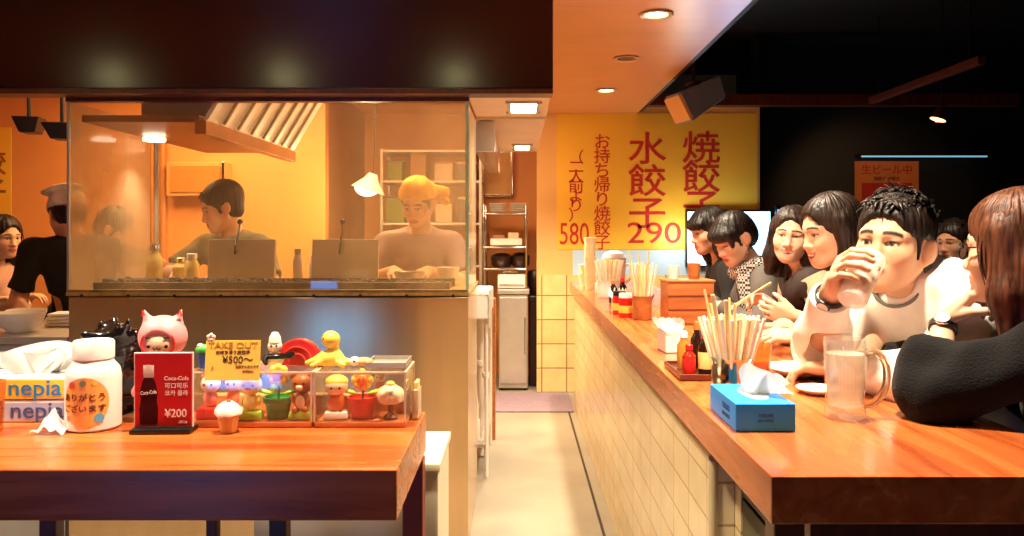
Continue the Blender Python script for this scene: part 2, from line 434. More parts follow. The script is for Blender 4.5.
class Head:
    """local frame: x forward, y to the person's left, z up; origin between the eyes' height and the ears"""
    def __init__(s, c, fwd, up=(0, 0, 1), scale=1.0):
        s.c = np.asarray(c, float); f = nrm(fwd); u = np.asarray(up, float)
        u = nrm(u-f*(u@f)); l = np.cross(u, f); s.R = np.stack([f, l, u], 1); s.k = scale
    def P(s, x, y, z): return s.c + s.R@(np.array([x, y, z])*s.k)
    def D(s, x, y, z): return s.R@np.array([x, y, z])
    def local(s, X): return ((X-s.c)@s.R)/s.k
def carve_head(F, H, smile=False, lips=1.0, jaw=1.0):
    k = H.k; R = H.R
    def E(c, r, kk=0.012, op='add', rot=None): F.ell(H.P(*c), np.array(r)*k, R if rot is None else R@rot, kk*k, op)
    def C(a, b, ra, rb, kk=0.012, op='add'): F.cone(H.P(*a), H.P(*b), ra*k, rb*k, kk*k, op)
    E((-0.014, 0, 0.034), (0.097, 0.076, 0.082), 0.0)
    E((0.02, 0, -0.02), (0.066, 0.064*jaw, 0.088), 0.03)
    E((0.03, 0, -0.062), (0.05, 0.05*jaw, 0.05), 0.03)
    for s in (1, -1):
        C((-0.005, s*0.055*jaw, -0.052), (0.056, s*0.02, -0.094), 0.017, 0.016, 0.03)
        E((0.05, s*0.041, -0.028), (0.022, 0.024, 0.022), 0.03)
        C((0.079, s*0.012, 0.021), (0.062, s*0.047, 0.02), 0.011, 0.009, 0.018)
    E((0.067, 0, -0.101), (0.018, 0.022, 0.015), 0.028)
    for s in (1, -1):
        E((0.089, s*0.031, 0.0), (0.015, 0.019, 0.009), 0.012, 'sub')
        E((0.0655, s*0.031, -0.001), (0.0155, 0.0155, 0.013), 0.004)
        # lids and lower pad
        E((0.071, s*0.031, 0.009), (0.0125, 0.017, 0.0042), 0.005)
        E((0.069, s*0.031, -0.0105), (0.0115, 0.016, 0.004), 0.006)
    C((0.078, 0, 0.012), (0.098, 0, -0.034), 0.0075, 0.0105, 0.016)
    E((0.1, 0, -0.037), (0.011, 0.011, 0.0095), 0.01)
    for s in (1, -1):
        E((0.088, s*0.0135, -0.041), (0.0105, 0.0075, 0.007), 0.008)
        E((0.094, s*0.006, -0.0485), (0.006, 0.0032, 0.004), 0.003, 'sub')
        er = np.array([[0.87, 0.48*s, -0.12], [-0.48*s, 0.87, 0], [0.10, 0.06*s, 1]])
        E((-0.016, s*0.084, -0.006), (0.022, 0.0085, 0.034), 0.006, 'add', er)
        E((-0.008, s*0.078, -0.036), (0.009, 0.008, 0.011), 0.006)
        E((-0.004, s*0.094, -0.003), (0.0125, 0.0065, 0.021), 0.004, 'sub', er)
    E((0.071, 0, -0.07), (0.019, 0.027, 0.018), 0.02)
    mz = -0.067
    if smile:
        E((0.0845, 0, -0.0595), (0.0085, 0.025, 0.0048), 0.008)
        E((0.081, 0, -0.0865), (0.0085, 0.019, 0.0055), 0.008)
        E((0.0955, 0, -0.0725), (0.009, 0.021, 0.0065), 0.004, 'sub')
        for s in (1, -1):
            E((0.064, s*0.036, -0.045), (0.016, 0.015, 0.014), 0.02)
    else:
        E((0.0855, 0, -0.0615), (0.0095, 0.0225, 0.0055*lips), 0.007)
        E((0.0845, 0, -0.0745), (0.0095, 0.0195, 0.0065*lips), 0.007)
        C((0.097, -0.02, mz), (0.097, 0.02, mz), 0.0022, 0.0022, 0.004, 'sub')
def paint_head(X, H, base, lipcol, browcol, smile=False, blush=0.5, lip_up=1.0, closed=False, brow=1.0):
    L = H.local(X); x, y, z = L[:, 0], L[:, 1], L[:, 2]; ay = np.abs(y)
    n = len(X); col = np.tile(np.array(base, float), (n, 1))
    near = (np.abs(L) < 0.16).all(1)
    def mixin(w, c): 
        w = np.clip(w, 0, 1)*near
        col[:] = col*(1-w[:, None])+np.array(c)*w[:, None]
    face = (x > 0.0)
    warm = np.array(base)*np.array([1.0, 0.72, 0.64])
    mixin(blush*np.exp(-(((ay-0.04)/0.022)**2+((z+0.035)/0.02)**2))*face, warm)
    mixin(0.6*blush*np.exp(-((y/0.016)**2+((z+0.038)/0.012)**2))*(x > 0.085), warm)
    mixin(0.6*np.exp(-(((ay-0.085)/0.012)**2))*(np.abs(z+0.01) < 0.04)*(x < 0.03), warm)
    # lips
    if smile:
        q = (y/0.0255)**2; zu = -0.0655+0.0045*q; zl = -0.0815+0.0195*q
        ins = (ay < 0.0265)*(x > 0.05)
        mixin(np.clip(1.3-np.abs(z-(zu+zl)/2)/((zu-zl)/2+0.0042), 0, 1)*2*(ay < 0.0275)*(x > 0.05), np.array(lipcol)*np.array([1.2, 1.5, 1.5]))
        mixin(np.clip((zu-z)/0.0012, 0, 1)*np.clip((z-zl)/0.0012, 0, 1)*ins, np.array(lipcol)*0.22)
        mixin(np.clip((zu-0.0008-z)/0.001, 0, 1)*np.clip((z-np.maximum(zl+0.001, zu-0.0085))/0.001, 0, 1)*(ay < 0.021)*ins, (0.85, 0.80, 0.72))
    else:
        mixin(np.clip(1.25-((y/0.0245)**2+((z+0.068)/0.0125)**2), 0, 1)*3*(x > 0.06), lipcol)
        mixin(np.exp(-((z+0.067)/0.0018)**2)*(ay < 0.024)*(x > 0.06)*0.8, np.array(lipcol)*0.25)
    # eyes
    ez = -0.0005
    ew = 0.0128; eh = 0.0018 if closed else (0.0027 if smile else 0.0042)
    e = ((ay-0.031)/ew)**2+((z-ez)/eh)**2
    dark = np.array((0.012, 0.008, 0.006))
    rim = ((ay-0.031)/(ew+0.0030))**2+((z-ez-0.0012)/(eh+0.0024))**2
    mixin(np.clip((1.15-rim)*4, 0, 1)*(x > 0.04), np.array(base)*0.10)
    if not closed:
        mixin(np.clip((1.1-e)*4, 0, 1)*(x > 0.04), (0.72, 0.68, 0.62))
        iris = ((ay-0.031)/0.0064)**2+((z-ez-0.0005)/0.0064)**2
        mixin(np.clip((1.1-iris)*4, 0, 1)*np.clip((1.1-e)*4, 0, 1)*(x > 0.04), dark)
    # brows
    t = (ay-0.032)/0.022; bz = 0.0225+0.004*(1-t**2)-0.002*t
    mixin(np.clip((1.05-np.abs(t)**4)*2, 0, 1)*np.clip(1.4-np.abs(z-bz)/(0.0036*brow), 0, 1)*1.2*(x > 0.035)*(np.abs(t) < 1.1), np.array(browcol))
    return col
def set_colour(me, col):
    a = me.color_attributes.new('Complexion', 'FLOAT_COLOR', 'POINT')
    buf = np.concatenate([col, np.ones((len(col), 1))], 1).astype(np.float32)
    a.data.foreach_set('color', buf.ravel())

class Hand:
    def __init__(s, wrist, d, n, side, scale=1.0, curls=None, spread=0.05, thumb=(0.75, 0.5), thumb_curl=0.35):
        """d wrist->knuckles, n palm-facing normal, side 'R'/'L'; curls: per finger (mcp, pip, dip) radians"""
        s.w = np.asarray(wrist, float); s.d = nrm(d); n = np.asarray(n, float); s.n = nrm(n-s.d*(n@s.d)); k = s.k = scale
        s.t = np.cross(s.d, s.n)*(1 if side == 'R' else -1)      # towards the thumb
        s.palm = s.w+s.d*0.05*k
        s.segs = []
        curls = curls or [(0.35, 0.5, 0.3)]*4
        lens = [(0.040, 0.024, 0.019), (0.044, 0.028, 0.020), (0.041, 0.026, 0.020), (0.033, 0.019, 0.017)]
        for i in range(4):
            off = (0.031-0.0207*i)
            base = s.w+s.d*(0.088-0.003*abs(i-1)-(0.006 if i == 3 else 0))*k+s.t*off*k+s.n*(-0.002)*k
            ang = 0.0; p = base; dirv = nrm(s.d+s.t*spread*(1.5-i)*0.9)
            for j in range(3):
                ang += curls[i][j]
                dd = dirv*math.cos(ang)+s.n*math.sin(ang)
                q = p+dd*lens[i][j]*k
                r0 = (0.0092, 0.0084, 0.0076)[j]*(0.88 if i == 3 else 1); r1 = (0.0084, 0.0076, 0.0066)[j]*(0.88 if i == 3 else 1)
                s.segs.append((p, q, r0*k, r1*k, i == 0 and j == 0)); p = q
        # thumb leaves the side of the palm near its base
        a, b = thumb
        b0 = s.w+s.d*0.022*k+s.t*0.024*k+s.n*0.006*k
        td = nrm(s.d*math.cos(a)+s.t*math.sin(a)+s.n*b)
        p1 = b0+td*0.04*k; td2 = nrm(td+s.n*thumb_curl+s.d*0.35-s.t*0.2*thumb_curl); p2 = p1+td2*0.032*k; td3 = nrm(td2+s.n*thumb_curl+s.d*0.15-s.t*0.4*thumb_curl); p3 = p2+td3*0.024*k
        s.thumb = [(b0, p1, 0.0145*k, 0.011*k), (p1, p2, 0.0105*k, 0.0092*k), (p2, p3, 0.0092*k, 0.0076*k)]
    def carve(s, F):
        k = s.k; R = np.stack([s.d, s.t, s.n], 1)
        F.ell(s.w+s.d*0.052*k, np.array((0.05, 0.042, 0.0165))*k, R, 0.012*k)
        F.cone(s.w+s.d*0.02*k+s.t*0.012*k, s.w+s.d*0.08*k+s.t*0.024*k, 0.016*k, 0.0125*k, 0.01*k)
        F.cone(s.w+s.d*0.02*k-s.t*0.012*k, s.w+s.d*0.076*k-s.t*0.026*k, 0.016*k, 0.0115*k, 0.01*k)
        F.cone(s.w-s.d*0.01*k, s.w+s.d*0.03*k, 0.024*k, 0.024*k, 0.012*k, flat=(s.n, 0.72))
        for i in range(4):
            for j in range(3):
                p, q, r0, r1, _ = s.segs[i*3+j]
                F.cone(p, q, r0, r1, 0.0035*k if j else 0.006*k)
        for p, q, r0, r1 in s.thumb: F.cone(p, q, r0, r1, 0.006*k)
    def pts(s): return [q for seg in s.segs for q in seg[:2]]+[q for t in s.thumb for q in t[:2]]

def grip(center, axis, n, radius, side, scale=1.0, wrapcurl=(0.55, 0.85, 0.55)):
    """a hand closed around a cylinder: axis = thumb side, n = palm towards the cylinder"""
    t = nrm(axis); n = np.asarray(n, float); n = nrm(n-t*(n@t)); d = np.cross(n, t)*(1 if side == 'R' else -1)
    palm = np.asarray(center, float)-n*(radius+0.016*scale)
    w = palm-d*0.062*scale
    return Hand(w, d, n, side, scale, curls=[wrapcurl]*4, spread=0.03, thumb=(0.55, 0.75), thumb_curl=0.8)

def arm_ik(sh, wr, l1, l2, pole):
    """elbow between shoulder and wrist, bent towards pole"""
    sh, wr = np.asarray(sh, float), np.asarray(wr, float); v = wr-sh; d = np.linalg.norm(v); d = min(d, (l1+l2)*0.999); v = nrm(v)
    a = (l1*l1-l2*l2+d*d)/(2*d); h = math.sqrt(max(l1*l1-a*a, 0)); p = np.asarray(pole, float); p = nrm(p-v*(p@v))
    return sh+v*a+p*h

def person(label, category, head, pelvis, neck, shoulders, elbows, hands, *, scale=1.0, skin=(0.62, 0.36, 0.22), lip=(0.5, 0.12, 0.09), browc=(0.02, 0.012, 0.008), smile=False, closed=False,
           top=None, top_name='shirt', sleeve='long', topk=0.014, trousers=None, knees=None, feet=None, fine=0.0045, coarse=0.011, collar=0.0, ripple=0.004, sleeve_r=0.0, cuff=None, female=False, jaw=1.0, brow=1.0, blush=0.5, neck_cut=None, group=None, name='person', lips=1.0, sleeves_bare=(None, None)):
    """one continuous skin mesh with clothes as children. All joints are world points."""
    P = np.asarray
    pelvis, neck = P(pelvis, float), P(neck, float); SL, SR = P(shoulders[0], float), P(shoulders[1], float)
    EL, ER = P(elbows[0], float), P(elbows[1], float); HL, HR = hands
    H = head; base = np.array([pelvis[0], pelvis[1], 0.0])
    kz = scale; fem = 0.9 if female else 1.0
    across = nrm(SL-SR); spine = nrm(neck-pelvis); front = nrm(np.cross(across, spine))
    T = np.stack([front, across, np.cross(front, across)], 1)
    pts = [H.c, pelvis, SL, SR, EL, ER]+[h.w for h in hands]+HL.pts()+HR.pts()
    if knees is not None: pts += [P(q, float) for q in knees]+[P(q, float) for q in feet]
    pts = np.array(pts); lo = pts.min(0)-0.2; hi = pts.max(0)+0.2
    def ranges(ax):
        out = [(H.c[ax]-0.135, H.c[ax]+0.135, fine)]
        for h in hands:
            q = np.array(h.pts()+[h.w]); out.append((q[:, ax].min()-0.015, q[:, ax].max()+0.015, max(fine, 0.0035)))
        return out
    F = Field(*[axis_grid(lo[a], hi[a], coarse, ranges(a)) for a in range(3)])
    chest = pelvis*0.36+neck*0.64; belly = pelvis*0.66+neck*0.34
    def torso(F, o, k=0.05):
        F.ell(pelvis+spine*0.02, (P((0.105, 0.165, 0.12))*kz+o), T, k)
        F.ell(belly, P((0.1, 0.14*fem, 0.15))*kz+o, T, k)
        F.ell(chest, P((0.108*(1.0 if female else 1.03), 0.155*fem, 0.165))*kz+o, T, k)
        F.cone(SL-across*0.03, neck-spine*0.02, 0.052*kz*fem+o, 0.058*kz+o, k)
        F.cone(SR+across*0.03, neck-spine*0.02, 0.052*kz*fem+o, 0.058*kz+o, k)
        F.ell((SL+SR)/2-spine*0.05, P((0.09, 0.17*fem, 0.075))*kz+o, T, k)
        if female:
            for s in (1, -1): F.ell(chest+front*0.075+across*0.066*s+spine*0.015, P((0.055, 0.058, 0.055))*kz+o, T, 0.03)
    def arms(F, o, upto=(None, None), k=0.03, slack=0.0):
        for S, E, h, u in ((SL, EL, HL, upto[0]), (SR, ER, HR, upto[1])):
            W = h.w
            F.cone(S, S*0.1+E*0.9, 0.054*kz*fem+o, 0.041*kz*fem+o+slack*0.5, k)
            F.cone(S*0.25+E*0.75, E, 0.042*kz*fem+o+slack*0.5, 0.039*kz*fem+o+slack, 0.02)
            if u == 'short':
                F.half(S*0.22+E*0.78, E-S, 0.004, np.minimum(S, E)-0.1, np.maximum(S, E)+0.1); continue
            f = 1.0 if u is None else u
            F.cone(E, E+(W-E)*0.35*min(1, f/0.35), 0.040*kz*fem+o+slack, 0.041*kz*fem+o+slack*0.8, 0.02)
            if f > 0.35: F.cone(E+(W-E)*0.3, E+(W-E)*f, 0.041*kz*fem+o+slack*0.8, (0.041-(f-0.3)*0.0185)*kz*fem+o, 0.02)
    torso(F, -0.004); arms(F, -0.002 if sleeve != 'none' else 0)
    nb = H.P(-0.028, 0, -0.075)
    F.cone(neck, nb, 0.056*kz*(0.9 if female else 1), 0.05*H.k*(0.9 if female else 1), 0.03)
    if knees is not None:
        hip = [pelvis+across*0.085*kz, pelvis-across*0.085*kz]
        for hp, kn, ft in zip(hip, knees, feet):
            kn, ft = P(kn, float), P(ft, float)
            F.cone(hp, kn, 0.078*kz, 0.05*kz, 0.04); F.cone(kn, ft, 0.048*kz, 0.034*kz, 0.02)
            fd = kn-hp; fd[2] = 0; fd = nrm(fd) if np.linalg.norm(fd) > 0.05 else front*np.array([1, 1, 0])
            F.cone(ft+np.array([0, 0, -0.02]), ft+fd*0.14+np.array([0, 0, -0.035]), 0.036, 0.03, 0.02)
    G = Field(*F.ax); carve_head(G, H, smile, lips, jaw)
    k = 0.02
    a, b = F.f, G.f; h = np.clip(0.5+0.5*(a-b)/k, 0, 1); F.f = (a*(1-h)+b*h-k*h*(1-h)).astype(np.float32)
    HL.carve(F); HR.carve(F)
    me, X = F.mesh('body')
    col = paint_head(X, H, skin, lip, browc, smile, blush, closed=closed, brow=brow)
    for hd in hands:
        for p, q, r0, r1, _ in hd.segs[2::3]:
            tip = q+(q-p)/np.linalg.norm(q-p)*r1*0.5-hd.n*r1*0.6
            w = np.clip(1.6-(np.linalg.norm(X-tip, axis=1)/(r1*1.0))**2, 0, 1)*0.5
            col = col*(1-w[:, None])+np.array(skin)*np.array([1.15, 0.95, 0.9])*w[:, None]
    set_colour(me, col)
    root = thing(name, label, category, tuple(base), 0, group)
    def place(me, X): me.vertices.foreach_set('co', (X-base).astype(np.float32).ravel()); me.update()
    place(me, X); link_mesh(me, 'body', SKIN, root)
    # upper garment
    zlow = (pelvis-spine*0.12)
    lo2, hi2 = lo.copy(), hi.copy()
    C = Field(*[axis_grid(lo2[a], hi2[a], max(0.0075, coarse*0.75), []) for a in range(3)])
    torso(C, topk); 
    u = {'long': (0.97, 0.97), 'short': ('short', 'short'), 'mid': (0.45, 0.45)}.get(sleeve, sleeve)
    arms(C, topk*0.75, u, slack=sleeve_r)
    if collar: C.cone(neck, neck*0.5+nb*0.5, 0.062*kz+collar, 0.056*kz+collar, 0.02)
    C.ripple(ripple, 38, seed=len(label))
    # cut at the hips and open the neck
    C.half(zlow, -spine, 0.004, np.minimum(pelvis-0.4, pelvis), pelvis+np.array([0.4, 0.4, 0.1]))
    nc = neck_cut or (0.03, 0.072)
    if not collar:
        C.ell(neck+spine*nc[0]*2+front*0.03, P((nc[1], nc[1], 0.05)), T, 0.006, 'sub')
        C.cone(neck, nb, 0.056*kz*0.97, 0.05, 0.004, 'sub')
    else:
        C.cone(neck+spine*0.01, nb+spine*0.03, 0.055*kz, 0.055*kz, 0.004, 'sub')
    # open the sleeve ends
    for E, h, uu in ((EL, HL, u[0]), (ER, HR, u[1])):
        if uu != 'short':
            w = E+(h.w-E)*uu; dv = nrm(h.w-E)
            C.half(w+dv*0.002, dv, 0.003, w-0.07, w+0.07)
    mc, XC = C.mesh(top_name); place(mc, XC); link_mesh(mc, top_name, top, root)
    if cuff is not None:
        for E, h, uu in ((EL, HL, u[0]), (ER, HR, u[1])):
            if uu == 'short': continue
            w = E+(h.w-E)*uu; dv = nrm(h.w-E); b = MB()
            r = (0.041-(uu-0.3)*0.0185)*kz*fem+topk*0.75
            pr = [(r-0.004, -0.028), (r+0.003, -0.026), (r+0.0045, -0.012), (r+0.003, 0.0), (r-0.003, 0.002), (r-0.008, -0.002)]
            b.lathe(pr, c=tuple(w-base), M=frame_to(dv), seg=24); b.build('cuff', cuff, root)
    if trousers is not None and knees is not None:
        hip = [pelvis+across*0.085*kz, pelvis-across*0.085*kz]
        allp = np.array([pelvis]+[P(q, float) for q in knees]+[P(q, float) for q in feet])
        D = Field(*[axis_grid(allp[:, a].min()-0.24, allp[:, a].max()+0.24, 0.014, []) for a in range(3)])
        D.ell(pelvis-spine*0.01, P((0.115, 0.17, 0.115))*kz+0.008, T, 0.03)
        for hp, kn, ft in zip(hip, knees, feet):
            kn, ft = P(kn, float), P(ft, float)
            D.cone(hp, kn, 0.092*kz, 0.064*kz, 0.04); D.cone(kn, ft+nrm(kn-ft)*0.02, 0.062*kz, 0.05*kz, 0.02)
        D.ripple(0.004, 30, seed=3)
        md, XD = D.mesh('trousers'); place(md, XD); link_mesh(md, 'trousers', trousers, root)
    root['_'] = 0; del root['_']
    return root, H, base
def hair_cap(root, base, H, mat, build, name='hair', res=0.005, locks=(), strand=0.0025, sfreq=260, ext=0.2, down=0.3, offset=(0, 0, 0)):
    """build(F, E, C) carves the mass of hair; locks are tubes (pts, r0) added to the same mesh"""
    lo = H.c-np.array([ext, ext, down]); hi = H.c+np.array([ext, ext, 0.2])
    F = Field(*[axis_grid(lo[a], hi[a], res, []) for a in range(3)])
    def E(c, r, kk=0.015, op='add', rot=None): F.ell(H.P(*c), np.array(r)*H.k, H.R if rot is None else H.R@rot, kk*H.k, op)
    def C(a, b, ra, rb, kk=0.015, op='add', world=False, flat=None):
        F.cone(a if world else H.P(*a), b if world else H.P(*b), ra*H.k, rb*H.k, kk*H.k, op, flat)
    build(E, C, F)
    if strand:
        g = np.meshgrid(*F.ax, indexing='ij', sparse=True)
        # fine grooves running with the fall of the hair: vary around the head, hardly along z
        dx = g[0]-H.c[0]; dy = g[1]-H.c[1]; an = np.arctan2(dy, dx); zz = g[2]-H.c[2]
        w = np.sin(an*23+3*np.sin(zz*14)+2*np.sin(an*5))*0.6+np.sin(an*47+5*np.sin(zz*9+an*3))*0.4
        F.f += (strand*w).astype(np.float32)
    me, X = F.mesh(name)
    me.vertices.foreach_set('co', (X-base).astype(np.float32).ravel()); me.update()
    if locks:
        bm = bmesh.new(); bm.from_mesh(me); b = MB(); b.bm = bm
        for pts, r in locks: 
            n = len(pts); rs = [r*(0.75+0.35*math.sin(PI*min(1, i/(n-1)*1.15)))*(1-0.85*(i/(n-1))**3) for i in range(n)]
            b.tube([Vector(p)-Vector(base) for p in pts], rs, seg=6, flat=0.5)
        bm.to_mesh(me); bm.free()
        me.polygons.foreach_set('use_smooth', np.ones(len(me.polygons), bool))
    return link_mesh(me, name, mat, root)
# ------------------------------------------------------------------ materials of the place
M = {}
M['concrete'] = pbr('worn_concrete', rgb(150, 142, 124), 0.38, var=0.16, scale=2.6, bump=0.15, bscale=30, rvar=0.12)
M['soffit'] = pbr('soffit_board', rgb(214, 150, 96), 0.28, var=0.06, scale=1.6, stretch=(1, 7, 1), bump=0.03, bscale=5)
M['cream_wall'] = pbr('cream_plaster', rgb(226, 176, 104), 0.5, var=0.07, scale=2.2, bump=0.05)
M['kitchen_wall'] = pbr('kitchen_plaster', rgb(222, 152, 84), 0.42, var=0.09, scale=1.5, bump=0.04)
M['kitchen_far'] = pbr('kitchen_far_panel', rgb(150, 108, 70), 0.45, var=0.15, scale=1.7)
M['black_wall'] = pbr('black_paint', rgb(16, 13, 13), 0.6, var=0.2, scale=2)
M['dark_panel'] = pbr('dark_lacquer', rgb(46, 8, 8), 0.2, var=0.25, scale=2.0, stretch=(0.6, 1, 2.5))
M['white_ceiling'] = pbr('aisle_ceiling_board', rgb(214, 190, 160), 0.4, var=0.08, scale=3)
M['steel'] = pbr('brushed_steel', rgb(204, 168, 122), 0.2, metal=0.68, var=0.05, scale=3, stretch=(6, 1, 0.35), rvar=0.03, bump=0.02, bscale=24)
_b = M['steel'].node_tree.nodes['Principled BSDF']; _b.inputs['Anisotropic'].default_value = 0.75; _b.inputs['Anisotropic Rotation'].default_value = 0.25
_tg = M['steel'].node_tree.nodes.new('ShaderNodeTangent'); _tg.direction_type = 'RADIAL'; _tg.axis = 'Z'; M['steel'].node_tree.links.new(_tg.outputs[0], _b.inputs['Tangent'])
M['steel_dull'] = pbr('dull_steel', rgb(190, 182, 170), 0.4, metal=0.7, var=0.1, scale=6, rvar=0.1)
M['chrome'] = pbr('chrome', rgb(215, 212, 205), 0.12, metal=1.0, var=0.04)
M['tile_counter'] = tilemat('cream_counter_tile', rgb(238, 218, 172), rgb(230, 208, 158), rgb(186, 156, 104), 0.19, 0.094, 'YZ', 0.22, 0.003)
M['tile_wall'] = tilemat('cream_wall_tile', rgb(232, 200, 136), rgb(224, 188, 120), rgb(150, 112, 62), 0.2, 0.195, 'XZ', 0.25, 0.005)
M['trim'] = pbr('tile_trim', rgb(206, 186, 140), 0.35, var=0.06)
M['table_wood'] = wood('red_brown_counter_wood', rgb(158, 70, 30), rgb(212, 116, 56), 0.24, 1.1, 'Y', coat=0.35, bump=0.015)
M['shelf_wood'] = wood('orange_shelf_wood', rgb(150, 62, 24), rgb(218, 116, 52), 0.26, 1.1, 'X', coat=0.08, bump=0.015)
M['dark_wood'] = wood('dark_stained_wood', rgb(60, 24, 14), rgb(104, 44, 24), 0.35, 1.2, 'Z')
M['box_wood'] = wood('menu_box_wood', rgb(150, 84, 40), rgb(196, 124, 66), 0.4, 1.4, 'X')
M['mat'] = pbr('purple_grey_matting', rgb(140, 120, 130), 0.85, var=0.15, scale=50, bump=0.3, bscale=300)
M['white'] = pbr('white_plastic', rgb(238, 234, 226), 0.35, var=0.03)
M['black'] = pbr('black_plastic', rgb(16, 15, 16), 0.35, var=0.15)
M['dark_metal'] = pbr('dark_metal', rgb(34, 28, 26), 0.4, metal=0.4, var=0.15)
M['paper'] = pbr('white_paper', rgb(244, 240, 232), 0.7, var=0.02, scale=20)
M['red'] = pbr('red_plastic', rgb(206, 30, 24), 0.35, var=0.06)
M['ink_red'] = pbr('red_brush_ink', rgb(190, 34, 22), 0.6, var=0.12, scale=14)
M['ink_dark'] = pbr('dark_ink', rgb(40, 26, 22), 0.6)
M['yellow_sheet'] = pbr('yellow_menu_sheet', rgb(240, 188, 58), 0.42, var=0.04, scale=2)
M['blue_sheet'] = pbr('pale_blue_sheet', rgb(178, 206, 228), 0.45, var=0.03)
M['pale_green'] = pbr('grey_green_laminate', rgb(96, 92, 66), 0.5, var=0.1)
M['lamp_glow'] = emitter('warm_lamp_face', (1.0, 0.86, 0.62), 18.0)
M['lamp_dim'] = emitter('greenish_lamp_face', (0.95, 0.88, 0.45), 45.0)
M['lamp_hot'] = emitter('heat_lamp_face', (1.0, 0.9, 0.74), 9.0)

# ------------------------------------------------------------------ shell
X0, X1, Y0, Y1 = -4.6, 5.6, -3.0, 8.2
struct('floor', MB().box(((X0+X1)/2, (Y0+Y1)/2, -0.05), (X1-X0, Y1-Y0, 0.1)), M['concrete'])
struct('wall_left', MB().box((X0-0.05, (Y0+Y1)/2, 1.45), (0.1, Y1-Y0, 2.9)), M['kitchen_wall'])
struct('wall_right', MB().box((X1+0.05, (Y0+Y1)/2, 1.45), (0.1, Y1-Y0, 2.9)), M['black_wall'])
b = MB(); b.box(((X0-2.5)/2, Y0-0.05, 1.45), (-2.5-X0, 0.1, 2.9)); b.box(((X1-1.75)/2, Y0-0.05, 1.45), (X1+1.75, 0.1, 2.9)); b.box((-2.125, Y0-0.05, 2.5), (0.75, 0.1, 0.8))
struct('wall_entrance', b, M['black_wall'])
# the wall with the painted menu, tiled to counter height
WY = 6.46
struct('wall_menu', MB().box((1.06, WY+0.06, 1.15), (1.80, 0.12, 2.30)), M['cream_wall'])
b = MB(); b.box((1.06, WY-0.006, 0.4725), (1.80, 0.012, 0.945)); struct('trim_tile', b, M['tile_wall'])
struct('wall_dark', MB().box((3.8, 7.05, 1.45), (3.7, 0.1, 2.9)), M['black_wall'])
struct('wall_dark_return', MB().box((1.955, 6.8, 1.45), (0.06, 0.45, 2.9)), M['black_wall'])
struct('trim_beam', MB().box((2.4, WY-0.05, 2.345), (3.2, 0.1, 0.09), 0.004), M['dark_wood'])
# kitchen walls
struct('wall_kitchen', MB().box((-2.97, 5.85, 1.2), (3.16, 0.1, 2.4)), M['kitchen_wall'])
struct('wall_kitchen_return', MB().box((-1.44, 6.6, 1.2), (0.1, 1.4, 2.4)), M['kitchen_far'])
struct('wall_kitchen_far', MB().box((-0.6, 7.35, 1.2), (1.9, 0.1, 2.4)), M['kitchen_wall'])
struct('wall_passage', MB().box((0.26, 7.0, 1.2), (0.1, 0.85, 2.4)), M['kitchen_wall'])
# ceilings
HX, HY, HZ = 0.142, 3.15, 1.863
struct('ceiling', MB().box(((X0+0.97)/2, (Y0+HY)/2, 2.30), (0.97-X0, HY-Y0, 0.1)), M['soffit'])
struct('ceiling_soffit', MB().box(((HX+0.97)/2, (HY+6.46)/2, 2.30), (0.97-HX, 6.46-HY, 0.1)), M['soffit'])
struct('ceiling_kitchen', MB().box(((X0+HX)/2, (HY+Y1)/2, 2.42), (HX-X0, Y1-HY, 0.1)), M['kitchen_wall'])
struct('ceiling_dark', MB().box(((0.97+X1)/2, (Y0+Y1)/2, 2.95), (X1-0.97, Y1-Y0, 0.1)), M['black_wall'])
struct('trim_soffit_edge', MB().box((0.985, (Y0+6.4)/2, 2.58), (0.03, 6.4-Y0, 0.65)), M['black_wall'])
b = MB(); b.box(((X0+HX)/2, HY+0.02, (HZ+2.26)/2), (HX-X0, 0.04, 2.26-HZ), 0.002)
struct('trim_hood', b, M['dark_panel'])
b = MB(); b.box(((X0+HX)/2, HY+0.05, HZ-0.012), (HX-X0, 0.1, 0.02), 0.002); struct('trim_hood_lip', b, M['dark_wood'])
b = MB(); b.box((-0.03, (HY+5.67)/2+0.02, HZ+0.02), (2*0.172, 5.67-HY-0.04, 0.04)); b.box((-0.03, 3.95, HZ-0.006), (0.344, 0.02, 0.012))
struct('ceiling_aisle', b, M['white_ceiling'])
struct('trim_aisle_side', MB().box((0.135, (HY+5.67)/2+0.02, 2.06), (0.014, 5.67-HY-0.04, 0.36)), M['soffit'])
struct('trim_floor_drain', MB().box((0.372, 3.6, 0.0012), (0.012, 4.9, 0.0024)), M['dark_metal'])

# unseen door added to carry the blue glow mirrored in the steel counter
b = MB()
for x in (-2.48, -1.77): b.box((x, Y0-0.03, 1.05), (0.05, 0.08, 2.1), 0.004)
b.box((-2.125, Y0-0.03, 1.40), (0.66, 0.06, 1.40), 0.004); b.box((-2.125, Y0-0.03, 0.05), (0.66, 0.08, 0.1), 0.004)
d = struct('added_door_1', b, M['dark_metal'])
MB().box((-2.125, Y0-0.03, 0.40), (0.66, 0.012, 0.60)).build('door_glass', emitter('added_blue_glow', (0.06, 0.32, 1.0), 14.0), d)
MB().tube([(-1.83, Y0+0.02, 0.9), (-1.83, Y0+0.06, 0.92), (-1.83, Y0+0.06, 1.28), (-1.83, Y0+0.02, 1.3)], 0.011).build('door_handle', M['chrome'], d)

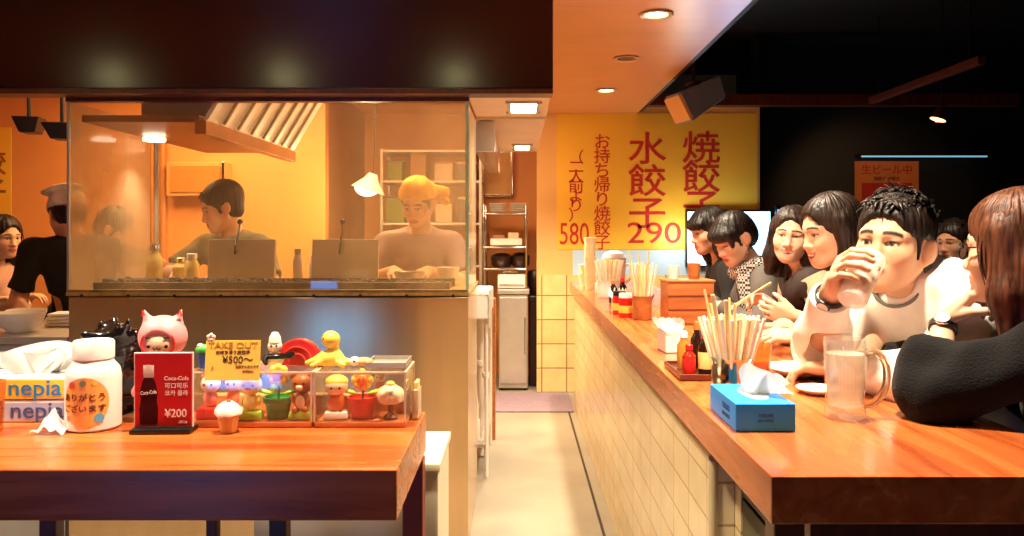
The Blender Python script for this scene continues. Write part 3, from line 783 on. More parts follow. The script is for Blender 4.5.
# ------------------------------------------------------------------ recessed ceiling lamps
def downlight(loc, label, on=True, r=0.05, group='recessed lamps in the orange soffit', name='recessed_lamp', glow='lamp_glow', bulb=0.0):
    t = thing(name, label, 'ceiling lamp', loc, 0, group)
    MB().lathe([(r, 0.0), (r*1.35, -0.001), (r*1.5, -0.006), (r*1.38, -0.010), (r*1.02, -0.007), (r*0.98, 0.0)], seg=28).build('rim', M['trim'] if on else M['soffit'], t)
    MB().lathe([(0, -0.003), (r*0.5, -0.005), (r*0.98, -0.001), (r*0.98, 0.0)], seg=24).build('lamp_face', M[glow] if on else M['dark_metal'], t)
    if bulb: MB().ell((0, 0, -0.012), (bulb, bulb, bulb*0.9)).build('bulb', M[glow], t)
    return t
CZ = 2.25
downlight((0.61, 3.5, CZ), 'lit recessed lamp in the orange soffit, the larger one nearer the viewer')
downlight((0.60, 4.39, CZ), 'unlit recessed lamp in the orange soffit between two lit ones', on=False)
downlight((0.60, 5.39, CZ), 'lit recessed lamp in the orange soffit, the one nearest the red lettered wall')
def box_lamp(loc, label, w, l):
    t = thing('square_ceiling_lamp', label, 'ceiling lamp', loc, 0, 'square lamps in the low aisle ceiling')
    b = MB(); z = -0.008
    b.box((0, l/2, z/2), (w+0.03, 0.016, 0.016), 0.002); b.box((0, -l/2, z/2), (w+0.03, 0.016, 0.016), 0.002)
    b.box((w/2, 0, z/2), (0.016, l, 0.016), 0.002); b.box((-w/2, 0, z/2), (0.016, l, 0.016), 0.002); b.build('frame', M['steel_dull'], t)
    MB().box((0, 0, -0.004), (w-0.01, l-0.01, 0.006), 0.001).build('lamp_face', M['lamp_glow'], t)
box_lamp((0.03, 3.62, HZ), 'bright square lamp in the low aisle ceiling, nearest the dark hood', 0.13, 0.3)
box_lamp((0.035, 5.33, HZ), 'bright square lamp at the far end of the low aisle ceiling', 0.11, 0.3)

# ------------------------------------------------------------------ the hand-painted menu on the wall
t = thing('wall_menu_sheet', 'big yellow menu sheet with red Japanese lettering and prices on the wall', 'menu sign', (1.13, WY-0.001, 0))
MB().box((0, -0.004, 1.70), (1.62, 0.006, 1.10), 0.0015).build('sheet', M['yellow_sheet'], t)
MB().box((0.02, -0.004, 1.045), (1.40, 0.006, 0.2), 0.0015).build('blue_strip', M['blue_sheet'], t)['label'] = 'pale blue strip below the yellow'
def wx(px): return (px-517)/(800/WY)-1.13
def wz(py): return EYE-(py-231)/(800/WY)
def wall_text(s, px, py, size, sx=1.0, vert=True, bold=0.012, lead=1.02):
    bold = bold*0.45
    text_obj('lettering', s, size, M['ink_red'], t, FACE(wx(px), -0.009, wz(py)), bold, 0.001, sx, vert, lead=lead)
wall_text('焼餃子', 701, 179, 0.275, 1.15, bold=0.02, lead=0.86)
wall_text('水餃子', 647, 183, 0.275, 1.15, bold=0.02, lead=0.94)
wall_text('290', 654, 234, 0.24, 1.25, False, 0.006)
wall_text('お持ち帰り焼餃子', 602, 193, 0.132, 1.05, bold=0.014, lead=0.88)
wall_text('（二人前より）', 576, 187, 0.118, 1.1, bold=0.014, lead=0.66)
wall_text('580', 574, 235, 0.25, 0.66, False, 0.004)

# lit screen by the menu wall
t = thing('wall_screen', 'glowing blue-white screen on the menu wall behind the diners', 'screen', (1.695, WY-0.02, 1.24))
b = MB(); b.box((0, -0.015, 0), (0.685, 0.05, 0.46), 0.006); b.build('casing', M['black'], t)
MB().box((0, -0.042, 0.0), (0.66, 0.006, 0.43), 0.001).build('lit_face', emitter('cold_screen_light', (0.34, 0.68, 1.0), 3.5), t)
t = thing('blue_light_strip', 'thin upright blue light strip beside the glowing screen', 'light strip', (2.06, 6.3, 0.95))
MB().box((0, 0, 0.27), (0.05, 0.04, 0.56), 0.004).build('housing', M['black'], t)
MB().box((-0.006, -0.022, 0.27), (0.022, 0.006, 0.5), 0.002).build('light_face', emitter('blue_strip_light', (0.05, 0.25, 0.9), 2.5), t)

# ------------------------------------------------------------------ the dark end of the room
t = thing('wall_poster', 'orange paper poster with red lettering on the dark far wall', 'poster', (3.23, 6.995, 1.32))
MB().box((0, -0.004, 0.29), (0.56, 0.006, 0.60), 0.001).build('sheet', pbr('orange_poster_paper', rgb(214, 120, 50), 0.6, var=0.05), t)
text_obj('lettering', '生ビール中', 0.09, M['ink_red'], t, FACE(0, -0.0085, 0.51), 0.01, 0.001)
b = MB(); b.box((0, -0.009, 0.30), (0.44, 0.004, 0.20), 0.001); b.build('red_block', M['ink_red'], t)
text_obj('lettering', '焼餃子 水餃子', 0.036, M['ink_dark'], t, FACE(0, -0.0085, 0.435), 0.01, 0.001)
t = thing('shelf_light', 'thin blue-lit shelf edge above the orange poster', 'shelf light', (3.5, 6.93, 1.945))
b = MB(); b.box((0, 0, 0.012), (1.1, 0.12, 0.012), 0.002); b.build('shelf_board', M['dark_metal'], t)
MB().cyl((-0.54, -0.055, -0.004), (0.54, -0.055, -0.004), 0.007).build('light_tube', emitter('pale_blue_tube', (0.25, 0.6, 0.85), 0.7), t)
t = thing('lighting_track', 'dark reddish track rail under the black ceiling', 'track', (2.69, 5.35, 2.29))
b = MB(); b.box((0, 0, 0), (0.05, 1.45, 0.05), 0.006); b.build('rail', M['dark_wood'], t)
for y in (-0.6, 0.6): MB().cyl((0, y, 0.02), (0, y, 0.61), 0.006, seg=8).build('drop_rod', M['dark_metal'], t)
t = thing('spot_lamp', 'small lit spotlight hanging below the dark ceiling', 'spotlight', (2.84, 5.4, 2.05))
b = MB(); b.lathe([(0.0, 0.10), (0.02, 0.10), (0.03, 0.07), (0.055, 0.0), (0.052, 0.0), (0.027, 0.066), (0, 0.09)], M=Matrix.Rotation(0.35, 4, 'Y')); b.build('shade', pbr('copper_shade', rgb(130, 56, 26), 0.3, metal=0.6), t)
MB().lathe([(0, 0.012), (0.03, 0.01), (0.05, 0.002), (0.0, 0.0)], M=Matrix.Rotation(0.35, 4, 'Y')).build('lamp_face', emitter('orange_spot_face', (1.0, 0.5, 0.2), 4.0), t)
MB().cyl((0.03, 0, 0.1), (0.03, 0, 0.85), 0.005, seg=8).build('stem', M['dark_metal'], t)
# loudspeaker slung under the ceiling
t = thing('ceiling_loudspeaker', 'grey loudspeaker hung in the corner between soffit and menu wall', 'loudspeaker', (1.13, 5.05, 2.13), 0.25)
Mx = Matrix.Rotation(0.55, 4, 'Y')
b = MB(); b.prism([(-0.14, -0.10), (0.14, -0.07), (0.17, 0.07), (-0.14, 0.10)], 0.2, Matrix.Translation((0, 0.1, 0)) @ Matrix.Rotation(PI/2, 4, 'X') @ Matrix.Rotation(0.5, 4, 'Z'), 0.01); b.build('cabinet', pbr('grey_speaker_shell', rgb(120, 126, 132), 0.4, var=0.06), t)
b = MB(); b.prism([(-0.128, -0.085), (-0.1, -0.085), (-0.1, 0.085), (-0.128, 0.085)], 0.21, Matrix.Translation((-0.02, 0.105, -0.01)) @ Matrix.Rotation(PI/2, 4, 'X') @ Matrix.Rotation(0.5, 4, 'Z'), 0.004); b.build('grille', M['cream_wall'], t)
b = MB(); b.tube([(-0.02, 0.0, 0.08), (-0.02, 0, 0.3), (-0.02, 0, 0.77)], 0.012); b.box((-0.02, 0, 0.1), (0.06, 0.12, 0.02), 0.004); b.build('bracket', M['dark_wood'], t)
# ------------------------------------------------------------------ kitchen counter with its grease-filmed glass screen
KY, KX0, KX1, KZ = 3.25, -1.825, -0.199, 1.05
t = thing('steel_kitchen_counter', 'long stainless steel counter front under the glass screen', 'counter', ((KX0+KX1)/2, KY, 0))
W = KX1-KX0
b = MB(); b.box((0, 0.375, KZ/2-0.01), (W, 0.74, KZ-0.02), 0.004); b.build('body', M['steel'], t)
b = MB(); b.box((0, 0.375, KZ-0.006), (W+0.012, 0.765, 0.014), 0.003); b.build('worktop', pbr('oiled_brass_edge', rgb(196, 160, 96), 0.35, metal=0.6, var=0.25, scale=12, stretch=(4, 1, 1)), t)
for i in range(9): MB().cyl((-W/2+0.06+i*(W-0.12)/8, -0.002, KZ-0.012), (-W/2+0.06+i*(W-0.12)/8, -0.008, KZ-0.012), 0.006, seg=10).build('screw', M['dark_metal'], t)
GT = 1.83
t = thing('glass_screen', 'tall greasy glass screen standing around the steel counter', 'glass screen', ((KX0+KX1)/2, KY, KZ))
gl = thin_glass('greasy_pane', (1.0, 0.97, 0.9), 0.22, (0.95, 0.74, 0.46), 0.03, 0.8, 2.2, 0.03)
gs = thin_glass('greasy_side_pane', (1.0, 0.97, 0.9), 0.46, (0.95, 0.78, 0.52), 0.05, 1.0, 3.0, 0.22)
h = GT-KZ-0.004
p = MB().box((0, 0.004, 0.002+h/2), (W-0.02, 0.006, h)).build('front_pane', gl, t)
p = MB().box((-W/2+0.004, 0.36, 0.002+h/2), (0.006, 0.70, h)).build('side_pane', gs, t)
p = MB().box((W/2-0.004, 0.33, 0.002+h/2), (0.006, 0.64, h)).build('side_pane', gs, t)
b = MB(); b.box((W/2-0.003, 0.0, 0.002+h/2), (0.014, 0.014, h), 0.002); b.build('corner_post', pbr('pale_green_glass_edge', rgb(200, 226, 196), 0.2, var=0.1, trans=0.3), t)
b = MB(); b.box((-W/2+0.003, 0.0, 0.002+h/2), (0.010, 0.012, h), 0.002); b.build('corner_post', M['steel_dull'], t)
b = MB(); b.box((0, 0.012, h+0.016), (W+0.01, 0.045, 0.034), 0.003); b.build('head_rail', M['dark_wood'], t)
b = MB(); b.box((0, 0.004, 0.006), (W, 0.022, 0.012), 0.002); b.build('bottom_channel', pbr('stained_channel', rgb(150, 116, 66), 0.5, metal=0.4, var=0.4, scale=18), t)
# round steel post at the back corner of the screen
t = thing('steel_post', 'upright steel post at the back corner of the glass screen', 'post', (-1.80, 3.99, KZ))
MB().cyl((0, 0, 0.006), (0, 0, 1.312), 0.012).build('tube', M['steel_dull'], t); MB().lathe([(0.0, 0.014), (0.02, 0.014), (0.034, 0.006), (0.036, 0.0), (0, 0)]).build('foot_plate', M['steel_dull'], t)
# charred crust along the griddle
griddle = thing('griddle', 'long blackened griddle behind the glass on the steel counter', 'griddle', (-1.02, 3.47, KZ+0.001))
b = MB(); b.box((0, 0, 0.012), (1.46, 0.28, 0.024), 0.004); b.box((0, -0.145, 0.018), (1.48, 0.012, 0.036), 0.003); b.box((0, 0.145, 0.018), (1.48, 0.012, 0.036), 0.003); b.build('plate', M['dark_metal'], griddle)
b = MB(); r = random.Random(3)
for i in range(520):
    x = r.uniform(-0.72, 0.71); s = r.uniform(0.005, 0.014)*(1.3 if x < 0 else 0.85)
    b.ell((x, r.uniform(-0.13, 0.05), 0.024+s*0.4), (s*r.uniform(0.8, 1.7), s, s*0.8), (r.random(), r.random(), r.random()), 7, 5)
o = b.build('charred_crust', pbr('charred_scraps', rgb(20, 13, 10), 0.6, var=0.9, scale=90, spec=0.2), griddle); o['kind'] = 'stuff'
# two steel lids leaning upright with rod handles
def lid(px, label, tilt):
    t = thing('steel_griddle_cover', label, 'cover', (px, 3.70, KZ+0.011), 0.03, 'griddle lids stood on edge behind the glass')
    R = Matrix.Rotation(-tilt, 4, 'X')
    b = MB(); b.box((0, 0, 0), (0.305, 0.008, 0.195), 0.003)
    for x in (-0.15, 0.15): b.box((x, 0.012, 0), (0.006, 0.03, 0.195), 0.002)
    o = b.build('plate', pbr('worn_lid_steel', rgb(200, 186, 160), 0.42, metal=0.55, var=0.14, scale=4), t); o.location = (0, 0, 0.104); o.rotation_euler = (-tilt, 0, 0.0)
    b = MB(); b.tube([(-0.02, -0.006, 0.145), (-0.02, -0.03, 0.135), (-0.015, -0.04, 0.17), (-0.018, 0.02, 0.24), (-0.022, 0.05, 0.275)], 0.0045); b.ell((-0.022, 0.052, 0.283), 0.013); b.build('handle', M['dark_metal'], t)
lid(-1.275, 'upright steel griddle lid with bent rod handle, before the stooping dark-haired cook', 0.10)
lid(-0.795, 'dull steel griddle lid leaning upright, beside the cook in the yellow headscarf', 0.12)
# pots, jars and bottles on the counter behind the glass
JARM = pbr('lit_jar_glass', rgb(250, 214, 130), 0.15, var=0.2, scale=20, trans=0.2)
def jar(name, cat, loc, r, h, label, mat, lidm=None, group='jars and bottles on the kitchen counter'):
    t = thing(name, label, cat, loc, 0, group)
    MB().lathe([(0, 0), (r*0.9, 0), (r, 0.006), (r, h*0.7), (r*0.72, h*0.82), (r*0.6, h*0.9), (r*0.6, h), (r*0.52, h), (0, h*0.97)], seg=20).build('body', mat, t)
    if lidm: MB().lathe([(0, h*1.1), (r*0.6, h*1.1), (r*0.68, h*1.08), (r*0.68, h*0.92), (0, h*0.92)], seg=20).build('cap', lidm, t)
    return t
jar('oil_jar', 'jar', (-1.70, 3.75, KZ+0.002), 0.036, 0.17, 'tall bright yellow jar by the steel post, behind the glass', JARM, M['chrome'])
jar('oil_jar', 'jar', (-1.60, 3.82, KZ+0.002), 0.042, 0.11, 'squat bright jar by the steel post, behind the glass', JARM, M['chrome'])
jar('oil_jar', 'jar', (-1.52, 3.74, KZ+0.002), 0.034, 0.13, 'bright amber jar nearest the first griddle lid', JARM, M['white'])
jar('sauce_bottle', 'bottle', (-1.02, 3.72, KZ+0.002), 0.022, 0.15, 'slim pale bottle between the two griddle lids', M['white'], M['steel_dull'])
jar('sauce_bottle', 'bottle', (-0.955, 3.76, KZ+0.002), 0.026, 0.12, 'short pale bottle beside the second griddle lid', M['white'], M['white'])
def bowl(loc, r, h, label, mat, name='bowl', group=None, cat='bowl'):
    t = tag(MB().lathe([(0, 0.004), (r*0.45, 0.004), (r*0.5, 0), (r*0.55, 0.006), (r*0.8, h*0.4), (r, h), (r*0.97, h), (r*0.76, h*0.42), (r*0.4, 0.012), (0, 0.012)], seg=30).build(name, mat), label, cat, group)
    t.location = loc; return t
bowl((-0.50, 3.72, KZ+0.002), 0.075, 0.06, 'steel mixing bowl before the cook in the yellow headscarf', M['steel_dull'], 'mixing_bowl')
bowl((-0.32, 3.72, KZ+0.002), 0.055, 0.08, 'small pale bowl at the right end behind the glass', M['white'], 'prep_bowl')

# exhaust canopy with ribbed steel baffles
t = thing('exhaust_canopy', 'slanted exhaust canopy with bright ribbed steel panels above the cooks', 'exhaust canopy', (-1.28, 3.3, 1.75))
def cp(u, v): # u along Y 0..1, v up the slope 0..1
    return Vector((0.18*v, u*1.27, 0.30*v))
b = MB(); b.raw([cp(0, 0), cp(1, 0), cp(1, 1.8), cp(0, 1.8), cp(0, 0)+V(-0.015, 0, 0.01), cp(1, 0)+V(-0.015, 0, 0.01), cp(1, 1.8)+V(-0.015, 0, 0.01), cp(0, 1.8)+V(-0.015, 0, 0.01)],
      [(0, 1, 2, 3), (7, 6, 5, 4), (0, 4, 5, 1), (1, 5, 6, 2), (2, 6, 7, 3), (3, 7, 4, 0)], False); b.build('slope_panel', pbr('canopy_steel', rgb(232, 226, 214), 0.45, metal=0.35, var=0.08, scale=3), t)
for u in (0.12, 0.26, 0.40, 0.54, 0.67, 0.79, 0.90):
    b = MB(); b.tube([cp(u, 0.03)+V(0.01, 0, 0), cp(u, 1.75)+V(0.01, 0, 0)], 0.012, seg=8, flat=0.6); b.build('baffle_rib', pbr('shaded_baffle_steel', rgb(130, 100, 66), 0.4, metal=0.4), t)  # rib colour darkened to put shade between the bright slats
b = MB(); b.box((-0.01, 0.62, -0.025), (0.05, 1.32, 0.06), 0.006); b.build('drip_rail', pbr('greasy_rail', rgb(170, 110, 54), 0.35, metal=0.4, var=0.15), t)
b = MB(); b.box((-0.26, 0.62, 0.01), (0.48, 1.30, 0.03), 0.004); b.build('underside', pbr('greasy_underside', rgb(150, 92, 44), 0.4, metal=0.3, var=0.2), t)
b = MB(); b.box((-0.26, 0.75, 0.34), (0.4, 0.7, 0.6), 0.006); b.build('duct', M['steel_dull'], t)
t2 = MB(); t2.cyl((-0.42, 0.45, -0.012), (-0.42, 0.45, -0.03), 0.05, bev=0.004); t2.build('added_canopy_lamp', M['lamp_hot'], t)  # added lamp, put under the canopy to brighten the jars
# hanging heat lamp
t = thing('heat_lamp', 'bright white heat lamp hanging behind the glass', 'lamp', (-1.03, 5.5, 1.56))
R = Matrix.Rotation(0.3, 4, 'Y')
MB().lathe([(0.02, 0.14), (0.03, 0.14), (0.05, 0.10), (0.12, 0.02), (0.117, 0.02), (0.045, 0.095), (0.0, 0.11)], M=R).build('shade', M['white'], t)
MB().ell((0.0, 0, 0.04), (0.085, 0.085, 0.06)).build('bulb', M['lamp_hot'], t)
MB().tube([(0.04, 0, 0.13), (0.05, 0, 0.3), (0.05, 0, 0.81)], 0.004, seg=6).build('cord', M['black'], t)

# wall cupboard and pipes on the kitchen wall
t = thing('wall_cupboard', 'orange-lit wall cupboard frame behind the stooping cook', 'cupboard', (-2.28, 5.8, 1.55))
b = MB(); b.box((0, -0.06, 0.12), (0.42, 0.12, 0.24), 0.006); b.build('body', M['kitchen_wall'], t)
b = MB(); b.box((0, -0.125, 0.12), (0.36, 0.012, 0.19), 0.004); b.build('door', pbr('cupboard_door', rgb(206, 120, 52), 0.35, var=0.06), t)
b = MB(); b.box((0.2, -0.13, 0.12), (0.02, 0.02, 0.24), 0.004); b.build('corner_trim', M['chrome'], t)
for i, x in enumerate((-2.62, -2.55)):
    tag(MB().cyl((x, 5.76, 0.0), (x, 5.76, 2.37), 0.022).build('wall_pipe', pbr('painted_pipe', rgb(186, 120, 56), 0.35, var=0.08)), 'thin upright pipe on the orange kitchen wall, one of a close pair', 'pipe', 'paired pipes on the kitchen wall')
# storage rack at the far end of the kitchen with containers
t = thing('kitchen_rack', 'tall dim storage rack behind the cook in the yellow headscarf', 'rack', (-0.65, 7.0, 0))
for sx in (-0.5, 0.34):
    for sy in (-0.2, 0.2): MB().box((sx, sy, 1.0), (0.025, 0.025, 2.0), 0.003).build('upright', M['steel_dull'], t)
for z in (0.5, 1.0, 1.36, 1.72, 1.98): MB().box((-0.08, 0, z), (0.86, 0.42, 0.022), 0.004).build('shelf', M['steel_dull'], t)
rk = random.Random(5)
cm = [pbr('tub_white', rgb(220, 200, 160), 0.4), pbr('tub_tan', rgb(170, 116, 66), 0.5), pbr('tub_green', rgb(120, 140, 50), 0.5), pbr('tub_grey', rgb(110, 100, 90), 0.4)]
words_c = ['cream', 'tan', 'green', 'grey']
k = 0
for z, lv in ((1.011, 'lower'), (1.371, 'middle'), (1.731, 'upper')):
    for x in (-0.40, -0.2, 0.02, 0.22):
        c = (k*7+2) % 4; k += 1; w, hh = rk.uniform(0.13, 0.17), rk.uniform(0.13, 0.26); pl = ['at its wall end', 'second from its wall end', 'second from its aisle end', 'at its aisle end'][[-0.40, -0.2, 0.02, 0.22].index(x)]
        u = thing('storage_tub', f'{words_c[c]} tub on the {lv} shelf of the dim kitchen rack, {pl}', 'tub', (-0.65+x, 6.97, z), 0, 'tubs on the kitchen rack')
        MB().box((0, 0, hh/2), (w, 0.2, hh), 0.012).build('body', cm[c], u); MB().box((0, 0, hh+0.008), (w+0.012, 0.212, 0.018), 0.005).build('lid', cm[(c+1) % 4], u)

# items at the left, beyond the screen: black ceiling boxes, yellow notice, steel sink with bowls
for (x, y, z, w, lab) in ((-3.05, 5.0, 1.96, 0.16, 'small black spotlight box under the kitchen ceiling, above the woman at the edge'), (-2.70, 4.75, 1.89, 0.20, 'small black spotlight box under the kitchen ceiling, above the capped cook')):
    t = thing('ceiling_spot', lab, 'spotlight', (x, y, z), 0.2, 'black boxes under the kitchen ceiling')
    MB().prism([(-w/2, 0), (w/2, 0), (w*0.36, -0.10), (-w*0.22, -0.10)], 0.14, Matrix.Translation((0, 0.07, 0.05)) @ Matrix.Rotation(PI/2, 4, 'X'), 0.008).build('housing', M['black'], t)
    MB().tube([(0, 0, 0.05), (0, 0, 0.12), (0, 0, 2.365-z)], 0.012, seg=8).build('arm', M['black'], t)
t = thing('kitchen_notice', 'yellow notice with brown lettering on the kitchen wall at the edge', 'notice', (-3.97, 5.795, 1.38))
MB().box((0, -0.004, 0.3), (0.62, 0.006, 0.74), 0.001).build('sheet', M['yellow_sheet'], t)
text_obj('lettering', '餃子', 0.2, pbr('brown_ink', rgb(150, 90, 20), 0.6), t, FACE(0.18, -0.009, 0.3), 0.01, 0.001, 1.0, True)
b = MB(); b.box((-2.42, 3.62, 0.42), (1.1, 0.62, 0.84), 0.006); b.box((-2.42, 3.62, 0.85), (1.14, 0.66, 0.03), 0.005)
SIDE = tag(b.build('prep_table', M['steel_dull']), 'steel prep table at the edge below the capped cook', 'table')
bowl((-2.14, 3.45, 0.866), 0.10, 0.085, 'large white bowl on the prep table by the steel counter', M['white'], 'serving_bowl')
bowl((-2.28, 3.72, 0.866), 0.085, 0.07, 'white bowl further back on the prep table, below the cook arm', M['white'], 'serving_bowl')
t = thing('napkin_pile', 'folded white cloth on the edge of the prep table', 'cloth', (-2.06, 3.68, 0.866))
b = MB()
for i in range(4): b.box((0.004*(i % 2), 0.003*i, 0.008+i*0.015), (0.16, 0.13, 0.014), 0.006, (0, 0, 0.06*i))
b.build('cloth', M['paper'], t)

# ------------------------------------------------------------------ along the aisle
t = thing('aisle_sink', 'white sink unit with pipes at the mouth of the aisle', 'sink', (-0.27, 4.55, 0))
b = MB(); b.box((0, 0, 0.90), (0.25, 0.7, 0.13), 0.012); b.build('basin', M['white'], t)
for y in (-0.32, 0.32): MB().cyl((0.11, y, 0), (0.11, y, 0.84), 0.009).build('leg', M['white'], t)
MB().tube([(0.07, -0.1, 0.84), (0.07, -0.1, 0.42), (0.075, -0.06, 0.34), (0.075, 0.02, 0.34), (0.07, 0.06, 0.26), (0.07, 0.06, 0.01)], 0.024).build('drain_pipe', M['white'], t)
MB().tube([(0.10, -0.2, 0.84), (0.10, -0.2, 0.3), (0.10, -0.2, 0.01)], 0.011).build('water_pipe', M['white'], t)
for x, y, z, r in ((0.07, 0.06, 0.12, 0.033), (0.07, -0.1, 0.55, 0.033), (0.10, -0.2, 0.5, 0.019)): MB().cyl((x, y, z), (x, y, z+0.035), r, bev=0.005).build('pipe_coupling', M['white'], t)
b = MB(); b.box((0.0, 0.0, 0.16), (0.22, 0.62, 0.02), 0.004); b.build('lower_shelf', M['steel_dull'], t)
t = thing('dish_cloth', 'bright white cloth hung over the sink edge beside the aisle', 'cloth', (-0.165, 4.35, 0.88))
b = MB(); b.sheet(lambda u, v: V(-0.09+0.108*min(1, u*1.8)+0.006*math.sin(v*14)*u, -0.16+0.32*v, 0.095-max(0, u-0.55)*0.42+0.004*math.sin(v*19)), 16, 18, 0.005); b.build('cloth', M['paper'], t)
tag(MB().box((-0.145, 5.02, 0.44), (0.02, 0.10, 0.88), 0.004).build('upright_board', M['box_wood']), 'narrow brown upright board at the end of the aisle sink', 'board')
for (y, z, r, h, lab) in ((4.3, 0.171, 0.05, 0.16, 'white canister on the shelf below the sink, nearer the viewer'), (4.72, 0.171, 0.045, 0.2, 'white canister on the shelf below the sink, by the brown board')):
    jar('canister', 'canister', (-0.25, y, z), r, h, lab, M['white'], M['steel_dull'], 'canisters below the aisle sink')
# tall fridge-like steel cabinet with rack above
t = thing('steel_cabinet', 'waist-high stainless cabinet standing at the end of the aisle', 'cabinet', (-0.03, 6.72, 0))
b = MB(); b.box((0, 0, 0.40), (0.235, 0.42, 0.76), 0.006); b.box((0, 0, 0.805), (0.26, 0.45, 0.04), 0.006); b.build('body', M['steel_dull'], t)
b = MB(); b.box((0, -0.214, 0.41), (0.215, 0.012, 0.70), 0.005); d = b.build('door', pbr('cabinet_door_steel', rgb(206, 200, 192), 0.3, metal=0.75, var=0.06), t)
MB().box((0.095, -0.228, 0.45), (0.012, 0.02, 0.3), 0.004).build('handle', M['chrome'], d)
b = MB()
for x in (-0.1, 0.1): b.cyl((x, -0.16, 0), (x, -0.16, 0.025), 0.018, seg=12); b.cyl((x, 0.16, 0), (x, 0.16, 0.025), 0.018, seg=12)
b.build('foot', M['black'], t)
t = thing('rice_cooker', 'boxy white appliance on top of the stainless cabinet', 'appliance', (-0.045, 6.70, 0.826))
b = MB(); b.box((0, 0, 0.06), (0.23, 0.28, 0.115), 0.015); b.build('body', M['white'], t)
b = MB(); b.box((0, -0.143, 0.032), (0.2, 0.006, 0.022), 0.003); b.build('front_slot', M['steel_dull'], t)
MB().tube([(-0.07, -0.1, 0.112), (-0.065, -0.1, 0.138), (0.05, -0.1, 0.138), (0.055, -0.1, 0.112)], 0.006).build('handle', M['chrome'], t)
t = thing('aisle_rack', 'narrow steel rack with two shelves above the stainless cabinet', 'rack', (-0.03, 6.76, 0))
for x in (-0.24, 0.105):
    for y in (-0.17, 0.22): MB().cyl((x, y, 0), (x, y, 1.52), 0.011, seg=10).build('upright', M['chrome'], t)
for z in (0.985, 1.165, 1.44):
    b = MB(); b.box((-0.068, 0.02, z), (0.36, 0.42, 0.012), 0.003)
    for i in range(9): b.cyl((-0.24+i*0.043, -0.2, z+0.008), (-0.24+i*0.043, 0.23, z+0.008), 0.003, seg=6)
    b.build('shelf', M['chrome'], t)
for (x, z, r, lab) in ((-0.16, 1.455, 0.075, 'stack of pale plates on the top rack shelf, nearer the glass screen'), (0.02, 1.455, 0.085, 'stack of pale plates on the top rack shelf, nearer the menu wall')):
    t = thing('plate_stack', lab, 'plates', (x, 6.72, z), 0, 'plates on the top rack shelf')
    for i in range(5):
        MB().lathe([(0, 0.0), (r*0.6, 0), (r, 0.014), (r*0.98, 0.017), (r*0.6, 0.005), (0, 0.005)], c=(0, 0, i*0.015), seg=24).build('plate', M['white'], t)
b = MB(); b.lathe([(0, 0), (0.07, 0), (0.085, 0.02), (0.09, 0.085), (0.082, 0.095), (0.05, 0.115), (0, 0.12)], seg=26)
POTM = pbr('dark_pot_metal', rgb(50, 30, 24), 0.35, metal=0.3)
o = tag(b.build('cooking_pot', POTM), 'dark round pot on the lowest rack shelf above the white appliance', 'pot', 'dark pots at the end of the aisle'); o.location = (-0.13, 6.74, 0.997)
t = thing('shelf_tray', 'white plastic tray of boxes on the middle rack shelf', 'tray', (-0.09, 6.74, 1.182))
b = MB(); b.box((0, 0, 0.008), (0.26, 0.3, 0.014), 0.004); b.box((0, -0.148, 0.03), (0.26, 0.006, 0.05), 0.002); b.box((0, 0.148, 0.03), (0.26, 0.006, 0.05), 0.002); b.build('tray', M['white'], t)
b = MB(); b.box((-0.06, 0, 0.05), (0.1, 0.2, 0.07), 0.006); b.build('box', cm[1], t); b = MB(); b.box((0.06, 0, 0.06), (0.09, 0.2, 0.09), 0.006); b.build('box', cm[0], t)
# dark bin in the gap beside the tiled wall
t = thing('waste_bin', 'tall dark bin in the gap between cabinet and tiled wall', 'bin', (0.155, 6.85, 0))
b = MB(); b.box((0, 0, 0.36), (0.1, 0.34, 0.72), 0.012, taper=1.0); b.build('body', POTM, t)
b = MB(); b.box((0, 0, 0.735), (0.112, 0.36, 0.05), 0.012); b.build('lid', M['black'], t)
o = tag(MB().lathe([(0, 0), (0.06, 0), (0.075, 0.02), (0.078, 0.09), (0.07, 0.1), (0.04, 0.12), (0, 0.125)], seg=26).build('cooking_pot', POTM), 'dark round pot on the lowest rack shelf, beside the rack upright', 'pot', 'dark pots at the end of the aisle'); o.location = (0.03, 6.74, 0.997)
o = tag(MB().lathe([(0, 0), (0.05, 0), (0.075, 0.05), (0.075, 0.16), (0.06, 0.2), (0, 0.21)], seg=22).build('cooking_pot', POTM), 'dark round pot on the bin lid beside the tiled wall', 'pot', 'dark pots at the end of the aisle'); o.location = (0.155, 6.85, 0.761)
# framed panel on the far wall
t = thing('framed_panel', 'steel-framed cupboard panel on the far wall above the rack', 'cupboard', (-0.19, 7.295, 1.62))
MB().box((0, -0.03, 0.2), (0.30, 0.06, 0.40), 0.004).build('panel', M['cream_wall'], t)
b = MB()
for x in (-0.145, 0.145): b.box((x, -0.064, 0.2), (0.022, 0.012, 0.41), 0.002)
for z in (0.0, 0.4): b.box((0, -0.064, z), (0.3, 0.012, 0.022), 0.002)
b.build('frame', M['chrome'], t)
# stainless duct under the low ceiling
t = thing('steel_duct', 'boxy steel duct under the low aisle ceiling beside the glass screen', 'duct', (-0.165, 4.5, 1.70))
MB().box((0, 0.3, 0.079), (0.09, 1.5, 0.156), 0.004).build('body', M['steel'], t)
MB().box((0, -0.455, 0.079), (0.104, 0.03, 0.156), 0.004).build('flange', M['steel_dull'], t)
# mat on the floor
t = thing('floor_mat', 'purple-grey mat on the floor at the end of the aisle', 'mat', (0.12, 6.06, 0))
MB().box((0, 0, 0.006), (0.58, 0.66, 0.011), 0.004).build('mat', M['mat'], t)
